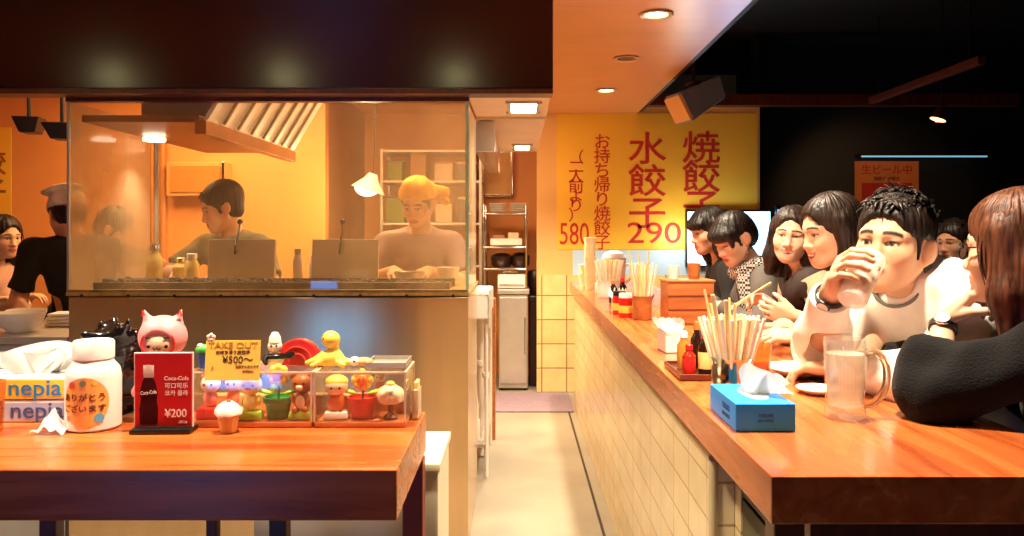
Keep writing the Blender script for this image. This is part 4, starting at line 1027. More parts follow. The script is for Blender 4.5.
# ------------------------------------------------------------------ the take-out shelf at the left
TT = 0.922                                            # both counters' top
LX1, LY0, LY1 = -0.19, 1.266, 1.672
t = thing('takeout_shelf', 'thick orange-brown wooden shelf table crowded with toys and signs', 'table', (-1.4, 1.47, 0))
b = MB(); b.box((-0.20, 0, TT-0.041), (2.82, LY1-LY0, 0.082), 0.004); b.build('table_top', M['shelf_wood'], t)
for x, y, w in ((1.19, 0.16, 0.042), (1.0, -0.12, 0.03), (0.88, -0.10, 0.02), (0.58, -0.06, 0.03), (0.28, -0.10, 0.025), (-1.4, 0.1, 0.042)):
    MB().box((x, y, (TT-0.082)/2), (w, w, TT-0.083), 0.004).build('leg', M['dark_wood'] if x != 1.19 else pbr('red_post', rgb(128, 42, 18), 0.4), t)
b = MB(); b.box((-0.37, 1.86, 0.39), (0.40, 0.26, 0.78), 0.004); b.box((-0.37, 1.86, 0.79), (0.41, 0.28, 0.02), 0.004)
tag(b.build('side_cabinet', pbr('cream_laminate', rgb(226, 214, 184), 0.4, var=0.04)), 'narrow cream cabinet behind the take-out shelf, against the steel counter', 'cabinet')

# two slim tissue boxes stacked, white tissue on top
TISSUE = pbr('tissue', rgb(246, 244, 242), 0.8, var=0.02, scale=30)
def tissue_tuft(parent, loc, w=0.09, h=0.06, rot=0.0, name='tissue', lean=0.3):
    b = MB()
    def fn(u, v):
        a = (u-0.5)*2; s = v
        x = a*w*0.5*(0.35+0.75*s); y = 0.012*math.sin(u*9+2.1)*(0.4+s)+lean*0.05*s*s
        z = h*(s*(1-0.35*a*a+0.25*a)) 
        return V(x, y, z)
    b.sheet(fn, 17, 10, 0.0008)
    def fn2(u, v):
        a = (u-0.5)*2; s = v
        return V(a*w*0.42*(0.5+0.6*s), 0.014+0.01*math.sin(u*8)-lean*0.03*s, h*0.72*s*(1-0.3*a*a-0.3*a))
    b.sheet(fn2, 15, 8, 0.0008)
    o = b.build(name, TISSUE, parent); o.location = loc; o.rotation_euler = (0, 0, rot); return o
for i, (nm, band, lab) in enumerate((('yellow', rgb(250, 214, 60), 'white tissue box with a lavender band, under the yellow-banded one'), ('lavender', rgb(180, 186, 214), 'white tissue box with a yellow band, stacked on the lavender one'))):
    bandc = [rgb(184, 190, 216), rgb(250, 216, 60)][i]
    t = thing('tissue_box', lab, 'tissue box', (-0.975-0.004*i, 1.69-0.062, TT+0.001+i*0.0445), 0.03, 'tissue boxes on the take-out shelf')
    b = MB(); b.box((0, 0, 0.0215), (0.215, 0.10, 0.043), 0.003); b.build('carton', M['white'], t)
    MB().box((0.02, -0.0503, 0.0205), (0.165, 0.001, 0.036), 0.0).build('printed_band', pbr('band_ink', bandc, 0.4, var=0.02), t)
    text_obj('lettering', 'nepia', 0.046, pbr('blue_print', rgb(40, 130, 200) if i else rgb(60, 90, 150), 0.4), t, FACE(0.026, -0.0512, 0.022), 0.008, 0.0004, 1.08)
    if i:
        b = MB(); b.lathe([(0, 0.0002), (0.05, 0.0002), (0.05, 0.0008), (0, 0.0008)], seg=24, M=Matrix.Diagonal((1.1, 0.5, 1, 1))); o = b.build('slot_film', M['paper'], t); o.location = (0, 0, 0.043)
        tissue_tuft(t, (0.0, -0.012, 0.043), 0.18, 0.06, 0.1, lean=0.4)
        tissue_tuft(t, (0.02, 0.02, 0.043), 0.14, 0.05, -0.3, lean=-0.4)
t = thing('crumpled_napkin', 'small crumpled white napkin before the tissue boxes', 'napkin', (-0.87, 1.50, TT+0.001))
b = MB(); r = random.Random(2)
b.sheet(lambda u, v: V((u-0.5)*0.06, (v-0.5)*0.05, max(0.0, 0.045*(1-2.2*abs(u-0.5))*(1-1.6*abs(v-0.5)))+0.004*math.sin(u*17+v*9)+0.004), 12, 12, 0.001)
b.build('napkin', TISSUE, t)
# amber glass at the very edge
AMBER = thin_glass('amber_glass', (0.98, 0.66, 0.3), 0.25, (0.9, 0.55, 0.2), 0.04, 1.0, 3, 0.1, (1, 1, 1))
t = thing('amber_tumbler', 'amber glass tumbler at the edge before the tissue boxes', 'glass', (-1.0, 1.50, TT+0.001))
MB().lathe([(0, 0.004), (0.026, 0.004), (0.028, 0.0), (0.031, 0.0), (0.036, 0.09), (0.0365, 0.094), (0.0345, 0.094), (0.029, 0.012), (0, 0.012)], seg=30).build('tumbler', AMBER, t)
MB().lathe([(0, 0.013), (0.0285, 0.013), (0.0325, 0.06), (0, 0.06)], seg=26).build('tea', pbr('barley_tea', rgb(196, 110, 30), 0.1, trans=0.5), t)
# white canister with a round thank-you label
t = thing('thank_you_canister', 'white lidded canister with a round orange thank-you label', 'canister', (-0.815, 1.54, TT+0.001)); t.scale = (1, 1, 0.94)
MB().lathe([(0, 0), (0.045, 0), (0.049, 0.004), (0.0495, 0.105), (0.046, 0.122), (0.036, 0.135), (0.035, 0.142), (0, 0.142)], seg=40).build('body', M['white'], t)
MB().lathe([(0, 0.178), (0.034, 0.178), (0.037, 0.174), (0.037, 0.142), (0.034, 0.140), (0, 0.140)], seg=40).build('lid', M['white'], t)
def wrap(x, z, r=0.0502): return V(r*math.sin(x/r), -r*math.cos(x/r), z)
def disc_on(cx, cz, rad, mat, name, rr=0.0502, el=1.0):
    vs = [wrap(cx, cz, rr)]; 
    for k in range(8):
        for q in range(28):
            a = 2*PI*q/28; f = (k+1)/8; vs.append(wrap(cx+rad*f*math.cos(a), cz+rad*el*f*math.sin(a), rr))
    fs = [(0, 1+q, 1+(q+1) % 28) for q in range(28)]
    for k in range(7):
        for q in range(28): fs.append((1+k*28+q, 1+(k+1)*28+q, 1+(k+1)*28+(q+1) % 28, 1+k*28+(q+1) % 28))
    b = MB(); b.raw(vs, fs); o = b.build(name, mat, t); return o
disc_on(0.008, 0.060, 0.044, pbr('label_orange', rgb(244, 178, 92), 0.5, var=0.1, scale=30), 'round_label', 0.0500, 1.12)
ri = 0
for (cx, cz, rad, c) in ((-0.016, 0.094, 0.007, (232, 90, 60)), (0.006, 0.098, 0.006, (120, 150, 120)), (0.034, 0.028, 0.009, (90, 170, 210)), (0.026, 0.098, 0.005, (240, 210, 70)), (-0.024, 0.028, 0.006, (240, 120, 90))):
    disc_on(cx, cz, rad, pbr('label_dot', rgb(*c), 0.5), 'label_dot', 0.0505)
INK = pbr('brown_print', rgb(96, 54, 26), 0.6)
for s, z in (('ありがとう', 0.069), ('ございます', 0.047)):
    o = text_obj('lettering', s, 0.0165, INK, t, None, 0.005, 0.0003)
    for v in o.data.vertices: v.co = wrap(v.co.x+0.006, v.co.y+z, 0.0506+v.co.z)
# black plastic bag
t = thing('black_bag', 'knotted shiny black plastic bag behind the white canister', 'bag', (-0.812, 1.632, TT+0.001)); t.scale = (1.25, 1.0, 1.04)
F = Field(*[axis_grid(a, c, 0.003, []) for a, c in ((-0.085, 0.085), (-0.06, 0.06), (-0.01, 0.25))])
F.ell((0.0, 0, 0.075), (0.058, 0.033, 0.075), None, 0); F.cone((0, 0, 0.10), (0.0, 0, 0.155), 0.05, 0.024, 0.03, flat=((0, 1, 0), 0.6))
rb = random.Random(12)
for k in range(9):
    a_ = -1.25+2.5*k/8+rb.uniform(-0.12, 0.12); L_ = rb.uniform(0.034, 0.055)
    F.cone((0.004*math.sin(a_), rb.uniform(-0.006, 0.006), 0.15), (L_*math.sin(a_)-0.005, rb.uniform(-0.022, 0.022), 0.15+0.75*L_*math.cos(a_)), 0.015, 0.008, 0.014, flat=((math.cos(a_), 0.3, 0), 0.5))
F.ripple(0.004, 130, 4); F.half((0, 0, 0.0), (0, 0, -1), 0.002)
me, X = F.mesh('bag'); link_mesh(me, 'bag', pbr('black_bag_film', rgb(18, 14, 14), 0.16, var=0.1, spec=0.8), t)
# red price card in an acrylic stand
t = thing('drink_price_card', 'red drink price card on a small black-footed stand', 'sign', (-0.664, 1.505, TT+0.001), 0.04)
b = MB(); b.box((0, 0, 0.004), (0.112, 0.045, 0.008), 0.002); b.build('foot', M['black'], t)
b = MB(); b.box((0, 0, 0.0785), (0.110, 0.004, 0.141), 0.001); b.build('stand', M['paper'], t)
MB().box((0, -0.0025, 0.0785), (0.105, 0.001, 0.136)).build('card', pbr('red_card', rgb(190, 28, 20), 0.55, var=0.08, spec=0.2), t)
b = MB(); b.lathe([(0, 0), (0.013, 0), (0.0145, 0.004), (0.015, 0.03), (0.013, 0.045), (0.0145, 0.06), (0.011, 0.078), (0.0055, 0.092), (0.0055, 0.106), (0, 0.104)], seg=20, M=Matrix.Diagonal((1.15, 0.06, 1, 1)))
o = b.build('printed_bottle', pbr('bottle_print', rgb(64, 14, 12), 0.7, var=0.2, spec=0.08), t); o.location = (-0.027, -0.0032, 0.014); 
b = MB(); b.lathe([(0, 0.092), (0.0056, 0.092), (0.0062, 0.096), (0.0062, 0.115), (0.0, 0.116)], seg=16, M=Matrix.Diagonal((1.6, 0.07, 1, 1))); o = b.build('printed_cap', pbr('cap_print', rgb(196, 160, 140), 0.4), t); o.location = (-0.027, -0.0034, 0.010)
CW = pbr('white_print', rgb(250, 232, 220), 0.5)
text_obj('lettering', 'Coca-Cola', 0.0095, CW, t, FACE(-0.027, -0.0046, 0.074) @ Matrix.Rotation(0.1, 4, 'Z'), 0.006, 0.0003, 0.72)
for s, z, sz in (('Coca-Cola', 0.100, 0.0105), ('可口可乐', 0.086, 0.011), ('코카 콜라', 0.072, 0.011)): text_obj('lettering', s, sz, CW, t, FACE(0.024, -0.0034, z), 0.006, 0.0003, 1.0)
text_obj('lettering', '¥200', 0.021, CW, t, FACE(0.023, -0.0034, 0.034), 0.01, 0.0003, 0.95)
text_obj('lettering', '(税込)', 0.006, CW, t, FACE(0.036, -0.0034, 0.018), 0.0, 0.0003)

# ---------------- toys
def plast(r, g, b_, rough=0.4): return pbr('toy_paint', rgb(r, g, b_), rough, var=0.05, scale=30)
PINK = plast(244, 150, 150); FACEP = plast(250, 214, 176); BLK = plast(20, 14, 14, 0.3); YEL = plast(250, 214, 90); WHT = plast(248, 240, 226); GRN = plast(30, 140, 60); LIME = plast(170, 214, 60); TRED = plast(214, 40, 28); BRN = plast(176, 98, 44); CRM = plast(250, 224, 180); ORG = plast(240, 130, 60)
# pink cat-hood figure
t = thing('pink_cat_figure', 'round-headed toy in a pink cat-eared hood peeping over the red card', 'toy', (-0.708, 1.60, TT+0.001), 0.10); t.scale = (0.88, 0.88, 0.985)
F = Field(*[axis_grid(a, c, 0.003, []) for a, c in ((-0.07, 0.07), (-0.06, 0.06), (-0.005, 0.25))])
F.ell((0, 0, 0.055), (0.038, 0.034, 0.06), None, 0.0); F.ell((0, 0, 0.168), (0.053, 0.045, 0.044), None, 0.015)
for s in (1, -1): F.cone((s*0.032, 0, 0.20), (s*0.041, 0, 0.222), 0.013, 0.002, 0.008, flat=((0, 1, 0), 0.6)); F.cone((s*0.034, -0.01, 0.09), (s*0.05, -0.02, 0.06), 0.014, 0.012, 0.01); F.ell((s*0.02, -0.02, 0.008), (0.018, 0.022, 0.012), None, 0.008)
F.ell((0, -0.046, 0.158), (0.034, 0.02, 0.026), None, 0.004, 'sub'); F.half((0, 0, 0.0), (0, 0, -1), 0.001)
me, X = F.mesh('hooded_body'); link_mesh(me, 'hooded_body', PINK, t)
b = MB(); b.ell((0, -0.018, 0.158), (0.035, 0.024, 0.027)); f = b.build('face', FACEP, t)
for s in (1, -1):
    MB().ell((s*0.019, -0.0385, 0.153), (0.0042, 0.002, 0.0036), u=12, v=8).build('eye', BLK, f)
    MB().cyl((s*0.029, -0.0345, 0.171), (s*0.014, -0.0405, 0.169), 0.0013, seg=6).build('brow', BLK, f)
    MB().tube([(s*0.036, -0.012, 0.213), (s*0.0405, -0.012, 0.221), (s*0.043, -0.008, 0.211)], 0.0022, seg=6).build('ear_edge', TRED, t)
MB().tube([(-0.008, -0.0415, 0.150), (-0.004, -0.0425, 0.146), (0, -0.0425, 0.150), (0.004, -0.0425, 0.146), (0.008, -0.0415, 0.150)], 0.0014, seg=6).build('mouth', BLK, f)
MB().tube([(0.036*math.cos(a), -0.033+0.012*math.sin(a)**2*0-0.002, 0.158+0.027*math.sin(a)) for a in np.linspace(0, 2*PI, 36)], 0.0022, seg=6).build('hood_edge', TRED, t)
# acrylic display cases
ACR = thin_glass('acrylic', (1, 0.985, 0.96), 0.06, (1, 0.9, 0.75), 0.03, 1.0, 4, 0.02, (1, 1, 1))
EDGE = pbr('acrylic_edge', rgb(250, 226, 190), 0.2, var=0.05, trans=0.4)
def case(x0, x1, label):
    w = x1-x0; d = 0.128; h = 0.106
    t = thing('display_case', label, 'display case', ((x0+x1)/2, 1.60, TT+0.001), 0, 'clear display cases on the take-out shelf')
    b = MB(); b.box((0, 0, 0.005), (w, d, 0.01), 0.0015); b.build('base', pbr('case_base', rgb(206, 120, 70), 0.3), t)
    b = MB(); b.box((0, 0.045, 0.026), (w-0.012, 0.03, 0.032), 0.002); b.build('back_step', pbr('case_step', rgb(238, 176, 110), 0.3), t)
    g = MB(); z = (h+0.01)/2
    g.box((0, -d/2+0.002, z), (w, 0.003, h-0.01)); g.box((0, d/2-0.002, z), (w, 0.003, h-0.01)); g.box((-w/2+0.002, 0, z), (0.003, d-0.008, h-0.01)); g.box((w/2-0.002, 0, z), (0.003, d-0.008, h-0.01)); g.box((0, 0, h-0.002), (w, d, 0.003))
    c = g.build('cover', ACR, t)
    e = MB()
    for sx in (-1, 1):
        for sy in (-1, 1): e.box((sx*(w/2-0.001), sy*(d/2-0.001), z), (0.004, 0.004, h-0.008), 0.001)
    for sy in (-1, 1): e.box((0, sy*(d/2-0.001), h-0.002), (w, 0.0045, 0.005), 0.001)
    for sx in (-1, 1): e.box((sx*(w/2-0.001), 0, h-0.002), (0.0045, d, 0.005), 0.001)
    e.build('cover_edge', EDGE, t)
CX = [(-0.634, -0.394), (-0.390, -0.214)]
case(*CX[0], 'wide clear display case of toys below the take-out card')
case(*CX[1], 'shorter clear display case of toys at the shelf corner')
TB = TT+0.0115      # inside floor of the cases
def toy(name, label, x, y, z=TB, rot=0.0, group='toys inside the clear cases', cat='toy'): return thing(name, label, cat, (x, y, z), rot, group)
def eyes(par, x, y, z, r=0.0022, mat=BLK):
    for s in (1, -1): MB().ell((s*x, y, z), (r, r*0.6, r*1.1), u=10, v=8).build('eye', mat, par)
def base_slab(t, mat, w=0.042, d=0.034, h=0.012): MB().box((0, 0, h/2), (w, d, h), 0.004, taper=0.85).build('base', mat, t)
# red-based white figure
t = toy('solar_figure', 'white and pink nodding toy on a red base, left end of the case', -0.602, 1.572)
base_slab(t, TRED, 0.05, 0.04, 0.022); b = MB(); b.ell((0, 0, 0.038), (0.014, 0.012, 0.018)); b.build('body', PINK, t)
h_ = MB().ell((0, 0, 0.066), (0.019, 0.016, 0.017)).build('head', WHT, t); eyes(h_, 0.007, -0.0155, 0.067); 
for s in (1, -1): MB().ell((s*0.013, 0, 0.081), (0.005, 0.004, 0.007)).build('ear', PINK, t)
# orange and white little fellow behind the cupcake
t = toy('solar_figure', 'small white and orange toy behind the cupcake', -0.567, 1.60)
base_slab(t, WHT, 0.036, 0.03, 0.014); MB().ell((0, 0, 0.034), (0.013, 0.012, 0.02)).build('body', ORG, t); h_ = MB().ell((0, 0, 0.062), (0.017, 0.015, 0.016)).build('head', WHT, t); eyes(h_, 0.006, -0.0145, 0.063)
# yellow chick
t = toy('chick_toy', 'yellow chick toy on a lime green base', -0.521, 1.562, rot=0.1)
base_slab(t, LIME, 0.05, 0.036, 0.016); MB().ell((0, 0, 0.034), (0.014, 0.013, 0.02)).build('body', YEL, t)
h_ = MB().ell((0, 0, 0.066), (0.023, 0.02, 0.02)).build('head', YEL, t); eyes(h_, 0.009, -0.019, 0.068); MB().ell((0, -0.021, 0.062), (0.005, 0.004, 0.003)).build('beak', ORG, h_); MB().cyl((0, 0, 0.084), (0.002, 0, 0.094), 0.005, 0.001, 10).build('tuft', YEL, h_)
for s in (1, -1): MB().ell((s*0.016, 0, 0.036), (0.004, 0.009, 0.011)).build('wing', YEL, t)
# flower in a green pot
def flowerpot(x, y, potm, label, petal, leafs=0.026, hh=0.084, pr=0.026):
    t = toy('dancing_flower', label, x, y)
    MB().lathe([(0, 0), (pr*0.78, 0), (pr*0.95, 0.03), (pr*1.12, 0.032), (pr*1.14, 0.042), (pr*0.98, 0.042), (pr*0.9, 0.036), (0, 0.036)], seg=26).build('pot', potm, t)
    MB().tube([(0, 0, 0.034), (0.002, 0, 0.055), (0, 0, hh-0.012)], 0.0025, seg=8).build('stem', GRN, t)
    for s in (1, -1): MB().ell((s*leafs, 0, 0.051), (0.017, 0.008, 0.0042), (0, s*-0.25, 0)).build('leaf', LIME, t)
    fl = MB()
    for k in range(8): fl.ell((0.014*math.cos(k*PI/4), 0.001, hh+0.014*math.sin(k*PI/4)), (0.0085, 0.005, 0.0085), u=12, v=8)
    f = fl.build('petals', petal, t)
    c = MB().ell((0, -0.003, hh), (0.011, 0.006, 0.011)).build('flower_face', ORG if petal is YEL else YEL, t); eyes(c, 0.004, -0.0088, hh+0.002, 0.0014)
flowerpot(-0.469, 1.572, GRN, 'yellow flower toy in a green pot inside the wide case', YEL)
flowerpot(-0.304, 1.572, TRED, 'flower toy in a red pot inside the corner case', YEL, 0.026, 0.074)
# brown bear on lime base (a plain teddy)
t = toy('teddy_toy', 'brown teddy bear toy on a lime green base', -0.42, 1.565, rot=-0.1)
base_slab(t, LIME, 0.05, 0.036, 0.016); MB().ell((0, 0, 0.035), (0.016, 0.014, 0.02)).build('body', BRN, t); MB().ell((0, -0.0105, 0.034), (0.0095, 0.005, 0.013)).build('belly', CRM, t)
h_ = MB().ell((0, 0, 0.069), (0.022, 0.018, 0.0185)).build('head', BRN, t); MB().ell((0, -0.0155, 0.063), (0.0075, 0.005, 0.0055)).build('muzzle', CRM, h_); eyes(h_, 0.0085, -0.0165, 0.071)
for s in (1, -1):
    MB().ell((s*0.018, 0.002, 0.084), (0.0085, 0.005, 0.0085)).build('ear', BRN, h_); MB().ell((s*0.016, -0.006, 0.039), (0.0055, 0.0055, 0.011), (0, s*0.5, 0)).build('arm', BRN, t); MB().ell((s*0.01, -0.012, 0.02), (0.006, 0.008, 0.006)).build('foot', BRN, t)
# toys on the back steps (small)
for i, (x, c, lab) in enumerate(((-0.495, LIME, 'small lime toy on the back step, between chick and flower'), (-0.444, YEL, 'small yellow toy on the back step behind the flower'), (-0.282, PINK, 'small pink toy on the back step of the corner case'))):
    t = toy('small_toy', lab, x, 1.643, TT+0.0435, group='toys on the back steps'); MB().ell((0, 0, 0.013), (0.011, 0.009, 0.014)).build('body', c, t); h_ = MB().ell((0, 0, 0.034), (0.011, 0.009, 0.0105)).build('head', WHT if i == 2 else c, t); eyes(h_, 0.004, -0.0088, 0.035, 0.0014)
# orange/white figure on white base
t = toy('solar_figure', 'orange and yellow toy on a white base in the corner case', -0.353, 1.565, rot=0.1)
base_slab(t, WHT, 0.05, 0.036, 0.016); MB().ell((0, 0, 0.033), (0.018, 0.015, 0.02)).build('body', ORG, t); h_ = MB().ell((0, 0, 0.064), (0.022, 0.019, 0.02)).build('head', CRM, t); MB().ell((0.0, 0.002, 0.071), (0.0225, 0.0195, 0.0145)).build('cap', YEL, h_); eyes(h_, 0.008, -0.0178, 0.062)
# cream pudding on dark foot
t = toy('pudding_toy', 'round yellow pudding toy on a dark pedestal foot', -0.247, 1.565)
MB().lathe([(0, 0), (0.015, 0), (0.015, 0.003), (0.005, 0.012), (0.006, 0.026), (0.016, 0.032), (0, 0.034)], seg=22).build('pedestal', plast(96, 40, 20), t)
MB().lathe([(0.016, 0.030), (0.024, 0.034), (0.027, 0.046), (0.022, 0.058), (0.01, 0.066), (0, 0.067)], seg=28, wob=lambda a: 0.05*math.cos(8*a)).build('pudding', CRM, t); MB().ell((0, -0.003, 0.068), (0.009, 0.008, 0.006)).build('cherry', YEL, t)
# cupcake before the case
t = thing('cupcake_toy', 'little cupcake toy with white icing in front of the wide case', 'toy', (-0.542, 1.502, TT+0.001))
MB().lathe([(0, 0), (0.0145, 0), (0.02, 0.032), (0.0195, 0.034), (0, 0.034)], seg=40, wob=lambda a: 0.04*math.cos(16*a)).build('paper_cup', plast(226, 176, 110), t)
MB().lathe([(0.019, 0.031), (0.0245, 0.034), (0.024, 0.041), (0.018, 0.05), (0.008, 0.057), (0, 0.058)], seg=32, wob=lambda a: 0.09*math.cos(6*a)).build('icing', WHT, t); MB().ell((0.002, -0.004, 0.058), (0.004, 0.004, 0.004)).build('cherry', BRN, t)
# on top of the cases
TZ = TT+0.1085
t = thing('takeout_card', 'yellow hand-lettered take-out card propped on the wide case', 'sign', (-0.545, 1.558, TZ-0.0), 0.03)
b = MB(); b.box((0, -0.026, 0.022), (0.104, 0.002, 0.076), 0.0006, (-0.12, 0, 0)); b.build('card', pbr('yellow_card', rgb(250, 206, 84), 0.5, var=0.04, scale=30), t)
def tcard(s, size, x, z, col=INK, bold=0.01, sx=1.0): text_obj('lettering', s, size, col, t, FACE(x, -0.0274-0.0-(z-0.022)*-0.12, z, 0.12), bold, 0.0003, sx)
tcard('TAKE OUT', 0.0155, 0.0, 0.050, pbr('gold_print', rgb(196, 150, 40), 0.5), 0.006, 1.25); tcard('お持ち帰り焼餃子', 0.0078, 0.0, 0.037, INK, 0.004, 1.05); tcard('¥500〜', 0.019, 0.010, 0.0225, BLK, 0.0, 1.0)
tcard('生餃子もあります', 0.0056, 0.028, 0.010, INK, 0.0); tcard('お早めに', 0.0056, 0.03, 0.001, INK, 0.0); tcard('♪', 0.012, -0.038, 0.008, pbr('red_note', rgb(190, 80, 40), 0.5), 0.0)
MB().tube([(-0.045, -0.024, 0.0), (-0.045, -0.01, 0.012), (-0.045, -0.008, 0.0005)], 0.0015, seg=6).build('prop', M['chrome'], t)
MB().tube([(0.045, -0.024, 0.0), (0.045, -0.01, 0.012), (0.045, -0.008, 0.0005)], 0.0015, seg=6).build('prop', M['chrome'], t)
b = MB()
for k in range(5): b.ell((-0.043+0.005*math.cos(k*1.257+0.3), -0.021, 0.065+0.005*math.sin(k*1.257+0.3)), (0.004, 0.0025, 0.004), u=10, v=8)
b.build('flower_clip', WHT, t)
t = thing('ice_cup_toy', 'tiny blue cup toy with green top, left of the yellow card', 'toy', (-0.618, 1.575, TZ))
MB().lathe([(0, 0), (0.008, 0), (0.012, 0.032), (0, 0.032)], seg=20).build('cup', plast(40, 80, 170), t); MB().ell((0, 0, 0.036), (0.0145, 0.013, 0.011)).build('topping', plast(90, 200, 80), t); MB().ell((-0.004, -0.004, 0.044), (0.006, 0.006, 0.005)).build('cream', WHT, t)
t = thing('red_fan', 'round red toy seat standing on the wide case', 'toy', (-0.440, 1.635, TZ-0.002), -0.15)
b = MB(); pts = [(0.047*math.cos(a), 0.006+0.047*math.sin(a)) for a in np.linspace(0, PI, 24)]; pts = pts+[(-0.047, -0.001), (0.047, -0.001)][::1]
b.prism(pts, 0.02, Matrix.Rotation(PI/2, 4, 'X'), 0.003); b.build('disc', TRED, t)
for k in (0.018, 0.032): MB().tube([(k*math.cos(a), -0.022, 0.006+k*math.sin(a)) for a in np.linspace(0.15, PI-0.15, 20)], 0.0016, seg=6).build('raised_ring', plast(236, 70, 46), t)
t = thing('snowman_toy', 'white toy with a black jacket beside the yellow card', 'toy', (-0.484, 1.60, TZ), 0.1)
MB().ell((0, 0, 0.014), (0.018, 0.014, 0.015)).build('body', WHT, t); MB().ell((0, -0.001, 0.019), (0.0192, 0.0148, 0.008)).build('jacket', BLK, t); h_ = MB().ell((0, 0, 0.039), (0.0145, 0.0125, 0.0135)).build('head', WHT, t)
MB().lathe([(0, 0.068), (0.006, 0.067), (0.011, 0.058), (0.0125, 0.047), (0.0105, 0.047), (0, 0.05)], seg=20).build('cap', WHT, t); eyes(h_, 0.005, -0.0118, 0.041)
MB().tube([(0.014, -0.008, 0.02), (0.03, -0.012, 0.022), (0.04, -0.012, 0.027)], [0.006, 0.007, 0.004], seg=8).build('arm', BLK, t); MB().tube([(-0.014, -0.006, 0.02), (-0.018, -0.014, 0.012), (-0.012, -0.018, 0.006)], [0.006, 0.005, 0.004], seg=8).build('arm', BLK, t)
# yellow long-necked creature lying on the case
t = thing('yellow_creature_toy', 'yellow long-bodied toy creature lying across both cases, head raised', 'toy', (-0.372, 1.60, TZ))
F = Field(*[axis_grid(a, c, 0.0025, []) for a, c in ((-0.07, 0.06), (-0.035, 0.035), (-0.004, 0.08))])
F.cone((-0.048, 0, 0.006), (-0.012, 0, 0.014), 0.005, 0.013, 0.0); F.ell((0.0, 0, 0.015), (0.026, 0.017, 0.016), None, 0.012); F.cone((0.008, 0, 0.02), (0.006, 0, 0.04), 0.011, 0.009, 0.01); F.ell((0.0, 0, 0.053), (0.0185, 0.017, 0.017), None, 0.004); F.ell((0.03, 0, 0.008), (0.016, 0.01, 0.007), None, 0.008)
for s in (1, -1): F.cone((-0.018, s*0.012, 0.01), (-0.034, s*0.02, 0.004), 0.006, 0.004, 0.005); F.cone((0.018, s*0.012, 0.008), (0.03, s*0.018, 0.004), 0.007, 0.004, 0.005)
F.half((0, 0, 0.0), (0, 0, -1), 0.001)
me, X = F.mesh('body'); link_mesh(me, 'body', YEL, t)
for s in (1, -1): MB().ell((-0.012, s*0.012, 0.056), (0.002, 0.0015, 0.0025), u=8, v=6).build('eye', BLK, t)
t = thing('round_face_toy', 'little tan round-faced toy lying on the corner case', 'toy', (-0.317, 1.60, TZ))
MB().ell((0.01, 0, 0.0085), (0.02, 0.013, 0.0085)).build('body', plast(226, 170, 100), t); h_ = MB().ell((-0.006, -0.007, 0.010), (0.0105, 0.008, 0.0095)).build('face', WHT, t); MB().ell((-0.006, -0.015, 0.011), (0.002, 0.0015, 0.0025), u=8, v=6).build('nose', BLK, h_)
t = thing('case_tray', 'thin clear tray resting on top of the corner case', 'tray', (-0.258, 1.615, TZ))
b = MB(); b.box((0, 0, 0.002), (0.08, 0.09, 0.003), 0.001); 
for sx in (-1, 1): b.box((sx*0.038, 0, 0.006), (0.003, 0.09, 0.01), 0.001)
for sy in (-1, 1): b.box((0, sy*0.0435, 0.006), (0.08, 0.003, 0.01), 0.001)
b.build('tray', M['steel_dull'], t)
# small cards in a clear holder at the table corner
t = thing('card_holder', 'small clear holder of cards at the shelf corner beside the case', 'holder', (-0.204, 1.625, TT+0.001))
MB().box((0, 0, 0.03), (0.014, 0.05, 0.058), 0.002).build('holder', EDGE, t); MB().box((0.001, 0.0, 0.043), (0.007, 0.042, 0.06), 0.001).build('cards', plast(250, 214, 120), t)
# ------------------------------------------------------------------ dining counter at the right
CX0, CX1, CY0, CY1 = 0.393, 0.95, 1.232, 5.92
t = thing('dining_counter', 'long red-brown wooden dining counter where the customers sit', 'counter', (0.67, 3.5, 0))
b = MB(); b.box((0, (CY0+CY1)/2-3.5, TT-0.0375), (CX1-CX0, CY1-CY0, 0.075), 0.004); b.build('counter_top', M['table_wood'], t)
b = MB(); b.box((-0.2205, (1.743+CY1)/2-3.5, 0.40), (0.05, CY1-1.743, 0.80), 0.002); b.build('tiled_front', M['tile_counter'], t)
b = MB(); b.cyl((-0.242, 1.746-3.5, 0.803), (-0.242, CY1-3.5, 0.803), 0.0105, seg=12); b.cyl((-0.242, 1.746-3.5, 0.0), (-0.242, 1.746-3.5, 0.80), 0.0105, seg=12); b.build('tile_trim', M['trim'], t)
b = MB(); b.box((-0.17, (1.70+CY1)/2-3.5, 0.42), (0.05, CY1-1.70, 0.84), 0.002); b.build('inner_wall', M['tile_counter'], t)
b = MB(); b.box((-0.02, 1.60-3.5, 0.79), (0.34, 0.30, 0.11), 0.004); b.box((-0.02, 1.60-3.5, 0.35), (0.34, 0.30, 0.70), 0.004); b.build('under_cabinet', M['pale_green'], t)
b = MB(); b.box((-0.02, 1.60-3.5, 0.717), (0.345, 0.306, 0.03), 0.002); b.build('cabinet_gap', M['black'], t)
for x, y in ((-0.235, 1.30), (0.22, 1.30), (0.22, 5.7)):
    MB().box((x, y-3.5, (TT-0.075)/2), (0.05, 0.05, TT-0.076), 0.004).build('leg', M['dark_wood'], t)
b = MB(); b.box((0.0, CY0+0.12-3.5, 0.80), (0.36, 0.03, 0.06), 0.003); b.build('end_rail', M['dark_wood'], t)
t = thing('long_bench', 'long dark padded bench the diners sit on behind the counter', 'bench', (1.27, 2.9, 0))
MB().box((0, 0, 0.575), (0.36, 3.6, 0.07), 0.02).build('seat', pbr('black_vinyl', rgb(20, 16, 16), 0.45), t)
for y in (-1.6, -0.5, 0.6, 1.6):
    MB().box((0, y, 0.27), (0.3, 0.06, 0.54), 0.004).build('leg', M['dark_wood'], t)

